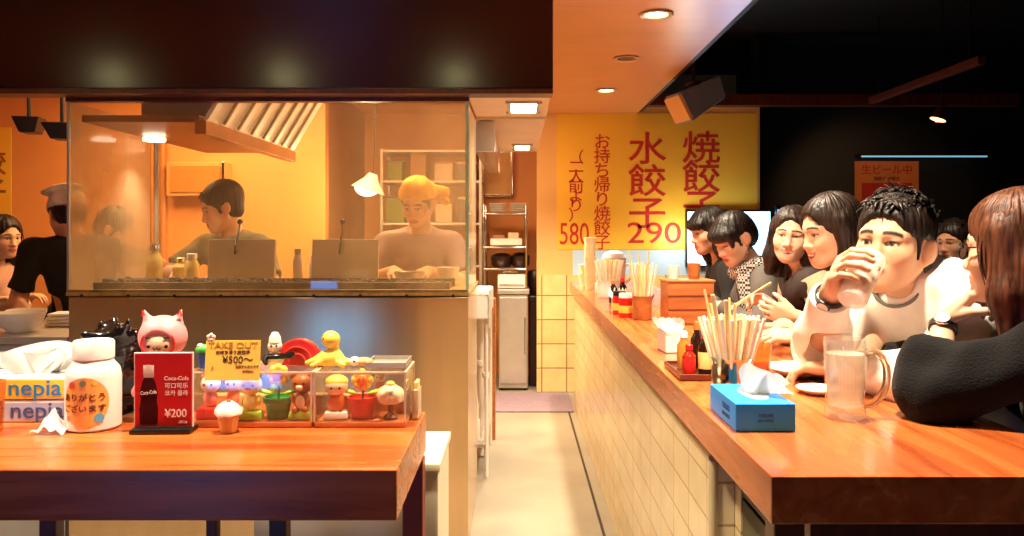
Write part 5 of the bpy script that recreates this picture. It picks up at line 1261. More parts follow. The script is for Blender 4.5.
# tissue box, blue
t = thing('blue_tissue_box', 'blue tissue box with a white tissue standing out of it', 'tissue box', (0.467, 1.602, TT+0.001))
BLUE = pbr('blue_carton', rgb(0, 150, 250), 0.4, var=0.03)
b = MB(); b.box((0, 0, 0.026), (0.113, 0.2, 0.052), 0.002); b.build('carton', BLUE, t)
b = MB(); b.lathe([(0, 0), (0.05, 0), (0.05, 0.0006), (0, 0.0006)], seg=30, M=Matrix.Diagonal((0.5, 1.3, 1, 1))); o = b.build('slot', pbr('slot_film', rgb(190, 226, 240), 0.4), t); o.location = (0.005, 0, 0.052)
b = MB()
def fn(u, v):
    a = (u-0.5)*2
    return V(a*0.04*(0.5+0.75*v)+0.016*v, 0.02*math.sin(u*5+0.6)*(0.3+v)-0.03*v, 0.062*v*(1-0.55*abs(a+0.45)**1.3)+0.004*math.sin(u*13)*v)
b.sheet(fn, 22, 14, 0.0008); b.sheet(lambda u, v: V((u-0.5)*0.085+0.014*v+0.012, -0.022*v-0.01*math.sin(u*6), 0.046*v*(1-0.9*(u-0.3)**2)+0.003*math.sin(u*11+v*6)), 20, 12, 0.0008)
o = b.build('tissue', TISSUE, t); o.location = (0.006, 0.0, 0.0525)
NAVY = pbr('navy_print', rgb(16, 60, 110), 0.5)
text_obj('lettering', 'TISSUES', 0.0085, NAVY, t, FACE(0.0, -0.1004, 0.030), 0.01, 0.0003); text_obj('lettering', '200 SHEETS', 0.006, NAVY, t, FACE(0.0, -0.1004, 0.020), 0.01, 0.0003)
Ms = Matrix.Translation((-0.0568, -0.03, 0.026)) @ Matrix.Rotation(-PI/2, 4, 'Z') @ Matrix.Rotation(PI/2, 4, 'X')
text_obj('lettering', 'TISSUES', 0.016, NAVY, t, Ms @ Matrix.Translation((0, 0.006, 0)), 0.01, 0.0003); text_obj('lettering', '200 SHEETS', 0.011, NAVY, t, Ms @ Matrix.Translation((0, -0.010, 0)), 0.01, 0.0003)

# chopstick holder: bright metal pot with a thick bundle of paper-sleeved chopsticks
STICKP = pbr('chopstick_paper', rgb(246, 236, 208), 0.6, var=0.06, scale=30); STICKW = pbr('chopstick_wood', rgb(236, 204, 140), 0.55, var=0.1, scale=30)
def bundle(loc, r, h, n, talls, label, mat, hs=0.2, group='chopstick pots on the dining counter', name='chopstick_pot', spread=0.35, seedn=1):
    t = thing(name, label, 'chopstick pot', loc, 0.3*seedn, group)
    MB().lathe([(0, 0.002), (r*0.9, 0.002), (r*0.96, 0), (r, 0.004), (r*1.02, h*0.5), (r*0.96, h*0.85), (r*1.06, h), (r*1.01, h), (r*0.92, h*0.85), (r*0.97, h*0.5), (r*0.95, 0.012), (0, 0.01)], seg=36).build('pot', mat, t)
    rr = random.Random(seedn)
    for i in range(n):
        a = i*2.39996; q = math.sqrt((i+0.5)/n)*0.84; tall = i in talls
        p0 = V(q*r*0.72*math.cos(a), q*r*0.72*math.sin(a), 0.014); L = hs*(1.0+rr.uniform(-0.02, 0.02)) if not tall else hs*rr.uniform(1.18, 1.38)
        out = V(q*math.cos(a), q*math.sin(a), 0)*spread
        if tall: out = out*0.9+V(rr.uniform(-0.3, 0.1), rr.uniform(-0.1, 0.1), 0)*0.5
        d = (V(0, 0, 1)+out).normalized(); p1 = p0+d*L; w = r*0.135
        b = MB(); R = frame_to(d) @ Matrix.Rotation(a, 4, 'Z')
        b.box((p0+p1)/2, (w*1.5, w*0.8, L), w*0.2, R, 1); b.build('chopstick', STICKP if not tall and i % 4 else STICKW, t)
    return t
bundle((0.50, 1.86, TT+0.001), 0.047, 0.085, 44, (3, 7, 9, 12, 20, 30), 'bright metal pot packed with pale chopsticks beside the blue tissue box', M['chrome'], 0.168, seedn=1)
bundle((0.535, 3.42, TT+0.001), 0.040, 0.10, 20, (2, 5, 9), 'slim wooden tube of chopsticks beside the wooden menu box', M['box_wood'], 0.225, spread=0.22, seedn=2)
bundle((0.52, 4.55, TT+0.001), 0.062, 0.095, 34, (), 'pale pot of chopsticks far along the counter, below the price 290', M['white'], 0.2, spread=0.3, seedn=3)

# beer mug
MUG = thin_glass('mug_glass', (0.99, 0.98, 0.96), 0.2, (1.0, 0.95, 0.85), 0.04, 1.8, 6, 0.06, (1, 1, 0.6))
ICE = thin_glass('iced_drink', (0.96, 0.95, 0.92), 0.62, (0.98, 0.93, 0.78), 0.06, 1.4, 14, 0.34, (1, 1, 1))
def mug(loc, label, r=0.041, h=0.158, rotz=0.0):
    t = thing('beer_mug', label, 'mug', loc, rotz)
    MB().lathe([(0, 0.0), (r*0.85, 0.0), (r*0.97, 0.004), (r*0.96, 0.018), (r*0.88, 0.022), (r*0.9, 0.03), (r, h*0.9), (r*1.0, h), (r*0.985, h+0.002), (r*0.95, h), (r*0.93, h*0.9), (r*0.82, 0.034), (r*0.78, 0.024), (0, 0.022)], seg=40).build('body', MUG, t)
    MB().lathe([(0, 0.026), (r*0.8, 0.026), (r*0.86, 0.07), (r*0.915, h*0.82), (0, h*0.82)], seg=32).build('drink', ICE, t)
    pts = [(r*0.98, 0, h*0.82), (r*1.35, 0, h*0.85), (r*1.85, 0, h*0.74), (r*1.98, 0, h*0.55), (r*1.85, 0, h*0.36), (r*1.4, 0, h*0.2), (r*0.93, 0, h*0.16)]
    pts2 = [Vector(pts[0])]
    P_ = [Vector(p) for p in pts]
    for i in range(len(P_)-1):
        p0 = P_[max(i-1, 0)]; p1 = P_[i]; p2 = P_[i+1]; p3 = P_[min(i+2, len(P_)-1)]
        for k in range(1, 6):
            u = k/5; pts2.append(0.5*((2*p1)+(p2-p0)*u+(2*p0-5*p1+4*p2-p3)*u*u+(3*p1-p0-3*p2+p3)*u**3))
    MB().tube(pts2, 0.0075, seg=12).build('handle', pbr('handle_glass', rgb(240, 220, 190), 0.05, var=0.03, trans=0.85, spec=0.8), t)
    return t
mug((0.664, 1.62, TT+0.001), 'heavy glass beer mug of iced drink on the near end of the counter', rotz=-0.12)

# plates, bowls, glasses
def plate(loc, r, label, group='white plates on the dining counter', hh=0.016):
    o = tag(MB().lathe([(0, 0.002), (r*0.55, 0.002), (r*0.58, 0.0), (r*0.62, 0.002), (r*0.8, hh*0.55), (r, hh), (r*0.99, hh+0.002), (r*0.78, hh*0.75), (r*0.6, 0.006), (0, 0.006)], seg=40).build('plate', M['white']), label, 'plate', group); o.location = loc
plate((0.742, 2.10, TT+0.001), 0.088, 'large white plate behind the beer mug', hh=0.02)
plate((0.70, 1.86, TT+0.001), 0.05, 'small white saucer half hidden behind the beer mug', hh=0.012)
plate((0.80, 2.66, TT+0.001), 0.055, 'small white saucer before the smiling woman, nearer the viewer', hh=0.012)
plate((0.72, 2.78, TT+0.001), 0.05, 'small white saucer by the tumbler, towards the chopstick pot', hh=0.012)
bowl((0.80, 2.96, TT+0.001), 0.055, 0.055, 'white rice bowl under the smiling woman hands', M['white'], 'rice_bowl')
t = thing('amber_tumbler', 'empty clear tumbler behind the chopstick pot', 'glass', (0.615, 2.06, TT+0.001))
MB().lathe([(0, 0.004), (0.03, 0.004), (0.032, 0.0), (0.034, 0.0), (0.040, 0.085), (0.0395, 0.087), (0.038, 0.085), (0.0315, 0.012), (0, 0.012)], seg=30).build('tumbler', AMBER, t)
MB().lathe([(0, 0.013), (0.031, 0.013), (0.034, 0.045), (0, 0.045)], seg=26).build('tea', pbr('weak_tea', rgb(206, 130, 60), 0.1, trans=0.6), t)
# condiment tray with bottles
t = thing('condiment_tray', 'dark lacquer tray of sauce bottles beside the chopstick pot', 'tray', (0.475, 2.12, TT+0.001))
b = MB(); b.box((0, 0, 0.004), (0.13, 0.22, 0.008), 0.003)
for sx in (-1, 1): b.box((sx*0.063, 0, 0.009), (0.005, 0.22, 0.014), 0.002)
for sy in (-1, 1): b.box((0, sy*0.108, 0.009), (0.13, 0.005, 0.014), 0.002)
b.build('tray', pbr('lacquer', rgb(96, 40, 24), 0.25), t)
def sauce(x, y, r, h, body, cap, label, z=TT+0.0095, band=None):
    t = thing('sauce_bottle', label, 'bottle', (x, y, z), 0, 'sauce bottles on the dining counter')
    MB().lathe([(0, 0), (r*0.92, 0), (r, 0.004), (r, h*0.62), (r*0.5, h*0.76), (r*0.45, h*0.84), (0, h*0.84)], seg=22).build('body', body, t)
    MB().lathe([(0, h), (r*0.45, h), (r*0.56, h*0.97), (r*0.56, h*0.82), (0, h*0.82)], seg=18).build('cap', cap, t)
    if band: MB().lathe([(r*1.005, h*0.12), (r*1.02, h*0.13), (r*1.02, h*0.5), (r*1.005, h*0.51)], seg=22).build('band', band, t)
SOY = pbr('soy', rgb(40, 18, 12), 0.12); VIN = pbr('vinegar', rgb(206, 150, 60), 0.12, trans=0.4); CHI = pbr('chili_oil', rgb(190, 36, 16), 0.15)
sauce(0.445, 2.07, 0.017, 0.075, CHI, M['red'], 'short bottle of red chili oil on the lacquer tray', band=M['red'])
sauce(0.487, 2.07, 0.018, 0.11, SOY, M['red'], 'dark soy bottle on the lacquer tray, nearer the viewer', band=pbr('cream_band', rgb(240, 206, 120), 0.5))
sauce(0.487, 2.16, 0.019, 0.125, SOY, pbr('orange_cap', rgb(220, 110, 40), 0.4), 'dark sauce bottle with an orange cap on the lacquer tray')
sauce(0.448, 2.15, 0.018, 0.10, VIN, M['white'], 'amber vinegar bottle on the lacquer tray, behind the chili oil', band=None)
# napkins: white folded pack
def napkins(loc, rot, label, s=1.0):
    t = thing('napkin_holder', label, 'napkins', loc, rot, 'napkin packs on the dining counter')
    MB().box((0, 0, 0.035*s), (0.05*s, 0.10*s, 0.07*s), 0.004).build('holder', M['white'], t)
    b = MB()
    for i in range(5): b.sheet(lambda u, v, i=i: V((i-2)*0.008*s+0.012*s*v*(i-2)*0.8+0.004*math.sin(v*6+i), (u-0.5)*0.105*s*(1+0.12*v), 0.05*s+0.055*s*v*(1-0.5*(u-0.5+0.08*(i-2))**2*4*0.5)), 9, 8, 0.001)
    b.build('napkins', TISSUE, t)
napkins((0.478, 2.52, TT+0.001), 0.1, 'white napkin pack by the lacquer tray at the counter edge', 1.0)
napkins((0.47, 3.72, TT+0.001), -0.2, 'white napkin pack between the wooden tube and the far pots', 1.1)
# wooden menu box
t = thing('menu_box', 'tall brown wooden menu box in the middle of the counter', 'box', (0.70, 3.30, TT+0.001), 0.06)
b = MB(); b.box((0, 0, 0.085), (0.19, 0.13, 0.17), 0.004)
b.build('body', M['box_wood'], t)
for z in (0.058, 0.114): MB().box((0, -0.066, z), (0.186, 0.003, 0.004)).build('seam', M['dark_wood'], t)
MB().box((0, 0, 0.174), (0.2, 0.14, 0.009), 0.003).build('lid', M['box_wood'], t)
for (x, s, c, lab) in ((0.645, 0.85, M['white'], 'pale paper cup on the wooden menu box, nearest the chopstick tube'), (0.73, 1.0, M['box_wood'], 'small brown cup on the wooden menu box'), ):
    o = tag(MB().lathe([(0, 0.003), (0.02*s, 0.003), (0.022*s, 0), (0.028*s, 0.065*s), (0.0265*s, 0.065*s), (0.02*s, 0.008), (0, 0.008)], seg=22).build('small_cup', c), lab, 'cup', 'cups on the wooden menu box'); o.location = (x, 3.30, TT+0.1805)
# red/yellow spice packs between tube and napkins
for i, (y, c, c2, lab) in enumerate(((3.50, M['red'], M['white'], 'red and white spice tin nearest the wooden chopstick tube'), (3.62, M['red'], M['black'], 'red spice tin with a black lid behind the first tin'))):
    t = thing('spice_tin', lab, 'tin', (0.475-0.012*i, y, TT+0.001), 0, 'spice tins on the dining counter')
    MB().lathe([(0, 0), (0.028, 0), (0.03, 0.004), (0.03, 0.085), (0, 0.085)], seg=24).build('body', c, t); MB().lathe([(0.0302, 0.02), (0.031, 0.021), (0.031, 0.05), (0.0302, 0.051)], seg=24).build('band', pbr('yellow_band', rgb(244, 200, 80), 0.5), t); MB().lathe([(0, 0.105), (0.027, 0.105), (0.029, 0.1), (0.03, 0.085), (0, 0.085)], seg=24).build('lid', c2, t)
# far end: stacked cups, jug, jar
def cupstack(loc, n, r, label):
    t = thing('cup_stack', label, 'cups', loc, 0, 'stacked cups at the far end of the counter')
    for i in range(n):
        MB().lathe([(0, 0.003), (r*0.72, 0.003), (r*0.75, 0), (r, 0.085), (r*1.04, 0.088), (r*0.96, 0.087), (r*0.7, 0.01), (0, 0.01)], c=(0, 0, i*0.062), seg=24).build('cup', pbr('cream_cup', rgb(250, 236, 196), 0.4), t)
cupstack((0.47, 5.15, TT+0.001), 5, 0.040, 'tall stack of cream cups at the far end, below the price 580')
cupstack((0.455, 5.4, TT+0.001), 2, 0.042, 'short stack of cream cups beyond the tall stack')
t = thing('water_jug', 'frosted white water jug with a domed lid at the far end', 'jug', (0.60, 4.95, TT+0.001), -0.4)
MB().lathe([(0, 0), (0.062, 0), (0.066, 0.006), (0.074, 0.2), (0.07, 0.205), (0, 0.205)], seg=30).build('body', pbr('frosted_plastic', rgb(246, 238, 220), 0.4, var=0.04, trans=0.2), t); MB().lathe([(0.074, 0.2), (0.076, 0.212), (0.06, 0.24), (0.02, 0.255), (0, 0.257)], seg=30).build('lid', M['white'], t)
MB().tube([(0.07, 0, 0.17), (0.115, 0, 0.17), (0.12, 0, 0.1), (0.068, 0, 0.05)], 0.009).build('handle', M['white'], t)
t = thing('seasoning_jar', 'small white seasoning jar between the cup stack and the jug', 'jar', (0.50, 4.85, TT+0.001))
MB().lathe([(0, 0), (0.024, 0), (0.026, 0.004), (0.026, 0.06), (0.02, 0.07), (0, 0.07)], seg=22).build('body', M['white'], t); MB().lathe([(0, 0.088), (0.02, 0.086), (0.023, 0.07), (0, 0.07)], seg=22).build('lid', M['steel_dull'], t)
sauce(0.56, 4.25, 0.024, 0.13, SOY, M['red'], 'dark soy bottle among the far pots, nearer the diners', z=TT+0.001, band=pbr('gold_band', rgb(230, 190, 90), 0.5))
sauce(0.505, 4.2, 0.022, 0.12, SOY, M['box_wood'], 'dark soy bottle among the far pots, at the counter edge', z=TT+0.001)
bowl((0.63, 4.02, TT+0.001), 0.062, 0.06, 'brown glazed bowl between the far pots and the wooden tube', pbr('brown_glaze', rgb(186, 96, 46), 0.3), 'glazed_bowl')
# ------------------------------------------------------------------ cloth
def knit(name, col, s=420, strength=0.5, var=0.05):
    m = pbr(name, col, 0.9, var=var, scale=30, bump=strength, bscale=s, spec=0.2)
    m.node_tree.nodes['Principled BSDF'].inputs['Sheen Weight'].default_value = 0.08
    return m
K_WHITE = knit('white_knit', rgb(238, 232, 222)); K_BLACK = knit('black_knit', rgb(5, 4, 5), 240, 0.8); K_GREY = knit('grey_rib', rgb(120, 118, 116)); K_BEIGE = knit('beige_knit', rgb(206, 182, 150))
C_BLACK = pbr('black_cotton', rgb(22, 18, 17), 0.85, var=0.2, scale=20); C_GREEN = pbr('grey_green_shirt', rgb(118, 112, 84), 0.85, var=0.1); C_LAV = pbr('mauve_grey_shirt', rgb(148, 122, 116), 0.85, var=0.1); C_JEAN = pbr('dark_trousers', rgb(32, 32, 40), 0.85, var=0.15)
C_WHITE = pbr('white_shirt', rgb(236, 230, 222), 0.8, var=0.03); C_PINK = pbr('pale_pink_blouse', rgb(226, 180, 160), 0.8); C_DARK = pbr('dark_brown_top', rgb(40, 22, 18), 0.85, var=0.15); C_GREY = pbr('grey_jacket', rgb(86, 78, 72), 0.85, var=0.1)
def check_cloth(name, c1, c2, s):
    m, nt, b = nodemat(name); n = nt.nodes; l = nt.links
    tc = n.new('ShaderNodeTexCoord'); ck = n.new('ShaderNodeTexChecker'); ck.inputs['Scale'].default_value = s; ck.inputs['Color1'].default_value = (*c1, 1); ck.inputs['Color2'].default_value = (*c2, 1)
    l.new(tc.outputs['Object'], ck.inputs['Vector']); l.new(ck.outputs[0], b.inputs['Base Color']); b.inputs['Roughness'].default_value = 0.9; return m
CHECK = check_cloth('black_white_check', rgb(220, 214, 204), rgb(52, 46, 44), 95)

# ------------------------------------------------------------------ hair shapes
def short_hair(E, C, F, H, fringe=0.052):
    E((-0.018, 0, 0.046), (0.108, 0.088, 0.090), 0.0)
    E((-0.045, 0, -0.01), (0.075, 0.078, 0.075), 0.02)
    E((0.105, 0, -0.022), (0.072, 0.085, 0.092), 0.012, 'sub')
    for s in (1, -1):
        E((0.006, s*0.092, -0.018), (0.036, 0.034, 0.042), 0.008, 'sub')
        E((0.07, s*0.08, -0.02), (0.05, 0.03, 0.055), 0.01, 'sub')
        C((0.026, s*0.069, 0.035), (0.018, s*0.0705, -0.026), 0.013, 0.006, 0.006)
    F.half(H.P(-0.03, 0, -0.062), H.D(0.25, 0, -1), 0.01)
def tousle(H, n, seed, L=0.055, r=0.0065):
    rr = random.Random(seed); out = []
    for i in range(n):
        a = rr.uniform(-PI, PI); th = rr.uniform(0.05, 1.25)
        if abs(a) < 1.25: th = min(th, 0.72)
        elif abs(a) < 2.1: th = min(th, 0.85)
        d = np.array([math.sin(th)*math.cos(a), math.sin(th)*math.sin(a), math.cos(th)])
        p0 = np.array([-0.018, 0, 0.046])+d*np.array([0.1, 0.082, 0.084])
        t = np.array([rr.uniform(-0.2, 1.0), rr.uniform(-0.7, 0.7), 0.25]); t = t-d*(t@d)*0.85; t = nrm(t)
        if abs(a) < 1.3: t = nrm(t+np.array([0.5, -0.4, -0.55]))
        l = L*rr.uniform(0.6, 1.15); pts = []
        for k in range(5):
            u = k/4; q = p0+t*l*u+d*(0.012*math.sin(u*2.2)-0.01*u*u); pts.append(H.P(*q))
        out.append((pts, r*rr.uniform(0.7, 1.2)*H.k))
    return out
def long_hair(E, C, F, H, length=0.22, part=0.0, flick=0.0, open_=0.085):
    E((-0.018, 0, 0.046), (0.109, 0.090, 0.091), 0.0)
    E((-0.05, 0, -0.02), (0.07, 0.083, 0.09), 0.03)
    for s in (1, -1):
        C((-0.005, s*0.066, 0.03), (-0.012, s*0.078, -0.10), 0.036, 0.036, 0.03)
        C((-0.012, s*0.078, -0.10), (-0.02+flick, s*0.082, -length), 0.036, 0.026, 0.03)
    C((-0.07, 0, 0.0), (-0.085+flick, 0.02, -length), 0.062, 0.05, 0.04, flat=None)
    C((-0.06, 0.04, -0.05), (-0.075+flick, 0.05, -length), 0.05, 0.038, 0.03); C((-0.06, -0.04, -0.05), (-0.075+flick, -0.05, -length), 0.05, 0.038, 0.03)
    E((0.112, part, -0.035), (open_, 0.070, 0.118), 0.012, 'sub')
    E((0.04, 0, -0.17), (0.085, 0.055, 0.09), 0.02, 'sub')
def long_locks(H, n, seed, length, rng_a, r=0.007, flick=0.0, spread=1.0):
    rr = random.Random(seed); out = []
    for i in range(n):
        a = rr.uniform(*rng_a); s = rr.choice((1, -1)); pts = []
        th_end = 1.62
        for k in range(6):
            th = 0.12+(th_end-0.12)*k/5
            d = np.array([math.sin(th)*math.cos(a), math.sin(th)*math.sin(a)*s, math.cos(th)]); pts.append(np.array([-0.018, 0, 0.046])+d*np.array([0.109, 0.091, 0.091]))
        p = pts[-1]; w = rr.uniform(-0.012, 0.012); L = length*rr.uniform(0.8, 1.06)
        for k in range(1, 6):
            u = k/5; pts.append(p+np.array([-0.012*u+w*math.sin(u*4)+flick*u*u, (0.004-0.012*u+w*math.sin(u*3))*s*spread, -L*u]))
        out.append(([H.P(*q) for q in pts], r*rr.uniform(0.7, 1.2)*H.k))
    return out
def seated(x, y, off=0.0): return dict(pelvis=(x, y, 0.715), knees=((x-0.40, y-0.1+off, 0.665), (x-0.40, y+0.1+off, 0.665)), feet=((x-0.36, y-0.1+off, 0.075), (x-0.36, y+0.1+off, 0.075)))
def standing(x, y, dx=0.0, dy=0.0, z=0.82): return dict(pelvis=(x, y, z), knees=((x+0.09, y+dy, 0.45), (x-0.09, y+dy, 0.45)), feet=((x+0.10, y, 0.075), (x-0.10, y, 0.075)))
DOWN = [(0.35, 0.45, 0.25), (0.4, 0.5, 0.3), (0.45, 0.55, 0.3), (0.5, 0.6, 0.35)]

# ================= the man drinking
f = (-0.74, -0.68, 0.07); H = Head((0.918, 1.955, 1.266), f, (0.10, -0.02, 1.0), 0.97)
SL, SR = np.array((1.06, 1.85, 1.16)), np.array((0.975, 2.19, 1.15))
gax = nrm((0.50, 0.50, 0.66))                       # glass axis, base to rim
lip_ = H.P(0.104, 0.004, -0.066)
u = np.array((0, 0, -1.0)); u = nrm(u-gax*(u@gax))
rimc = lip_-u*0.037; GL = 0.135; gbase = rimc-gax*GL
gmid = gbase+gax*0.058
HR = grip(gmid, gax, (0.80, -0.40, -0.30), 0.036, 'R', 1.0, (0.50, 0.75, 0.5))
ER = arm_ik(SR, HR.w, 0.275, 0.25, (-0.4, 0.25, -1)); 
HLw = np.array((0.79, 1.93, 0.967)); HL = Hand(HLw, (-0.75, 0.62, -0.08), (-0.1, -0.2, -1), 'L', 1.0, curls=DOWN)
EL = arm_ik(SL, HLw, 0.275, 0.25, (0.5, -1, -0.25)); EL[2] = max(EL[2], 0.975)
root, H, base = person('man in a white sweater drinking from a glass, dark hair and black wristwatch', 'man', H, neck=(1.005, 2.02, 1.165), shoulders=(SL, SR), elbows=(EL, ER), hands=(HL, HR), top=K_WHITE, top_name='sweater', topk=0.02, sleeve=(0.95, 0.90), sleeve_r=0.012,
    trousers=C_JEAN, fine=0.0034, coarse=0.010, jaw=1.03, brow=1.5, ripple=0.006, cuff=K_WHITE, skin=(0.66, 0.37, 0.22), lips=0.9, **seated(1.28, 2.05))
hair_cap(root, base, H, HAIR_BLACK, lambda E, C, F: short_hair(E, C, F, H), locks=tousle(H, 230, 4), res=0.0045)
# grey undershirt collar
b = MB(); nk = np.array((1.005, 2.02, 1.165)); up_ = nrm(H.P(-0.028, 0, -0.075)-nk)
b.lathe([(0.082, -0.004), (0.087, 0.004), (0.083, 0.022), (0.074, 0.036), (0.069, 0.036), (0.070, 0.01), (0.070, -0.004)], c=tuple(nk+up_*0.042-base), M=frame_to(up_+np.array((-0.25, -0.15, 0)))); b.build('collar', K_GREY, root)
def watch(root, base, hand, E, strap, dial, face_n, r=0.0275, back=0.018):
    dv = nrm(hand.w-np.asarray(E)); c = hand.w-dv*back; b = MB(); k = hand.k
    b.lathe([(r*k, -0.009), (r*k+0.003, -0.008), (r*k+0.003, 0.008), (r*k, 0.009), (r*k-0.001, 0.0)], c=tuple(c-base), M=frame_to(dv), seg=28); w = b.build('wristwatch', strap, root)
    n = np.asarray(face_n, float); n = nrm(n-dv*(n@dv)); b = MB(); p = c+n*(r*k+0.001)-base; b.cyl(p, p+n*0.008, 0.0165, seg=24, bev=0.002); d = b.build('case', dial, w)
    MB().cyl(p+n*0.0082, p+n*0.0088, 0.0135, seg=24).build('dial', pbr('watch_dial', rgb(226, 222, 214), 0.3), w)
watch(root, base, HR, ER, M['black'], M['black'], (-0.6, -0.7, -0.2), 0.034, 0.02)
# the glass he drinks from
t = thing('drinking_glass', 'glare-whitened glass with amber drink held to the mouth of the man in white', 'glass', tuple(gbase))
Mg = frame_to(gax)
r0 = 0.0355
MB().lathe([(0, 0.0), (r0*0.86, 0.0), (r0*0.9, 0.004), (r0*1.0, GL*0.9), (r0*1.03, GL), (r0*0.99, GL+0.001), (r0*0.95, GL*0.9), (r0*0.82, 0.014), (0, 0.014)], seg=36, M=Mg).build('tumbler', thin_glass('glare_whitened_glass', (0.99, 0.98, 0.96), 0.8, (1.0, 0.98, 0.94), 0.06, 1.5, 9, 0.5, (1, 1, 1)), t)  # white film stands in for blown-out glare on the glass
# liquid runs to the rim on the lip side: a wedge under a level surface
Fq = Field(*[axis_grid(gbase[a]-0.12, gbase[a]+0.16, 0.0035, []) for a in range(3)])
Fq.cone(gbase+gax*0.05, gbase+gax*(GL-0.03), 0.0325, 0.0325, 0.0); Fq.half(lip_+np.array((0, 0, -0.012)), (0, 0, 1), 0.001); Fq.half(gbase+gax*0.018, -gax, 0.001)
me, X = Fq.mesh('drink'); me.vertices.foreach_set('co', (X-gbase).astype(np.float32).ravel()); link_mesh(me, 'drink', pbr('amber_drink', rgb(236, 170, 60), 0.1, trans=0.4), t)

# ================= the woman at the right, seen from behind her cheek
H = Head((1.025, 1.65, 1.264), (-0.60, 0.80, -0.06), (0, 0, 1), 0.92)
SL, SR = np.array((1.075, 1.50, 1.095)), np.array((1.185, 1.80, 1.10))
HLw = np.array((0.925, 1.735, 1.105)); EL = np.array((0.845, 1.615, 0.973))
chin = H.P(0.066, 0, -0.112)
HL = Hand(HLw, nrm(chin-HLw)*1.0+np.array((0.02, 0.10, 0.30)), nrm(H.c-HLw)*np.array((1, 0.4, 0.3))+np.array((0.2, -0.2, 0)), 'L', 0.92, curls=[(0.95, 1.0, 0.5), (1.0, 1.05, 0.5), (1.05, 1.1, 0.5), (1.1, 1.1, 0.5)], thumb=(0.45, 0.5), thumb_curl=0.5)
HRw = np.array((0.90, 1.99, 0.975)); HR = Hand(HRw, (-0.9, -0.3, -0.1), (0, -0.1, -1), 'R', 0.92, curls=DOWN); ER = arm_ik(SR, HRw, 0.25, 0.225, (0.6, 0.5, -0.6)); ER[2] = max(ER[2], 0.98)
root, H, base = person('woman in black with long brown hair and glasses, chin on her watch hand', 'woman', H, neck=(1.115, 1.655, 1.125), shoulders=(SL, SR), elbows=(EL, ER), hands=(HL, HR), scale=0.94, female=True, top=K_BLACK, top_name='sweater', topk=0.024, sleeve=(0.52, 0.9), sleeve_r=0.02,
    trousers=C_JEAN, fine=0.0036, ripple=0.007, cuff=K_BLACK, skin=(0.70, 0.42, 0.27), **seated(1.30, 1.66))
hair_cap(root, base, H, HAIR_BROWN, lambda E, C, F: long_hair(E, C, F, H, 0.20), locks=long_locks(H, 320, 11, 0.19, (0.95, 3.14), 0.0042), res=0.0045, strand=0.0014)
watch(root, base, HL, EL, M['black'], M['chrome'], (-0.5, -0.85, 0.2), 0.0275, 0.02)
g = MB()
for s in (1, -1):
    pts = [H.P(0.098-0.006*abs(math.cos(a)), s*(0.033+0.026*math.cos(a)), -0.002+0.018*math.sin(a)) for a in np.linspace(0, 2*PI, 22)]; g.tube([Vector(p-base) for p in pts], 0.0022, seg=6)
    g.tube([Vector(H.P(*q)-base) for q in ((0.091, s*0.058, 0.004), (0.06, s*0.074, 0.006), (0.0, s*0.081, 0.004), (-0.015, s*0.08, -0.01))], 0.002, seg=6)
g.tube([Vector(H.P(*q)-base) for q in ((0.097, 0.008, 0.002), (0.103, 0, 0.005), (0.097, -0.008, 0.002))], 0.002, seg=6)
g.build('glasses', M['black'], root)

# ================= woman with swinging hair beside the man
H = Head((0.985, 2.52, 1.30), (-0.95, -0.18, -0.20), (0.05, 0.05, 1), 0.89)
SL, SR = np.array((1.07, 2.36, 1.12)), np.array((1.09, 2.69, 1.12))
HLw, HRw = np.array((0.86, 2.42, 0.98)), np.array((0.86, 2.62, 0.98))
HL = Hand(HLw, (-1, 0.2, 0.05), (0, 0.3, -1), 'L', 0.92, curls=DOWN); HR = Hand(HRw, (-1, -0.2, 0.05), (0, -0.3, -1), 'R', 0.92, curls=DOWN)
root, H, base = person('laughing woman turned sideways, dark hair swinging, between the drinking man and smiling woman', 'woman', H, neck=(1.085, 2.53, 1.145), shoulders=(SL, SR), elbows=(arm_ik(SL, HLw, 0.25, 0.23, (0.5, -0.6, -0.4)), arm_ik(SR, HRw, 0.25, 0.23, (0.5, 0.6, -0.4))), hands=(HL, HR),
    scale=0.94, female=True, smile=True, top=K_BEIGE, top_name='cardigan', topk=0.016, sleeve='long', sleeve_r=0.008, trousers=C_JEAN, fine=0.0030, coarse=0.012, skin=(0.70, 0.40, 0.25), **seated(1.33, 2.56))
hair_cap(root, base, H, HAIR_DARK, lambda E, C, F: (long_hair(E, C, F, H, 0.14, flick=-0.03), E((-0.085, 0.0, -0.01), (0.06, 0.08, 0.08), 0.03)), locks=long_locks(H, 90, 21, 0.14, (1.0, 3.14), 0.007, flick=-0.05, spread=1.5))

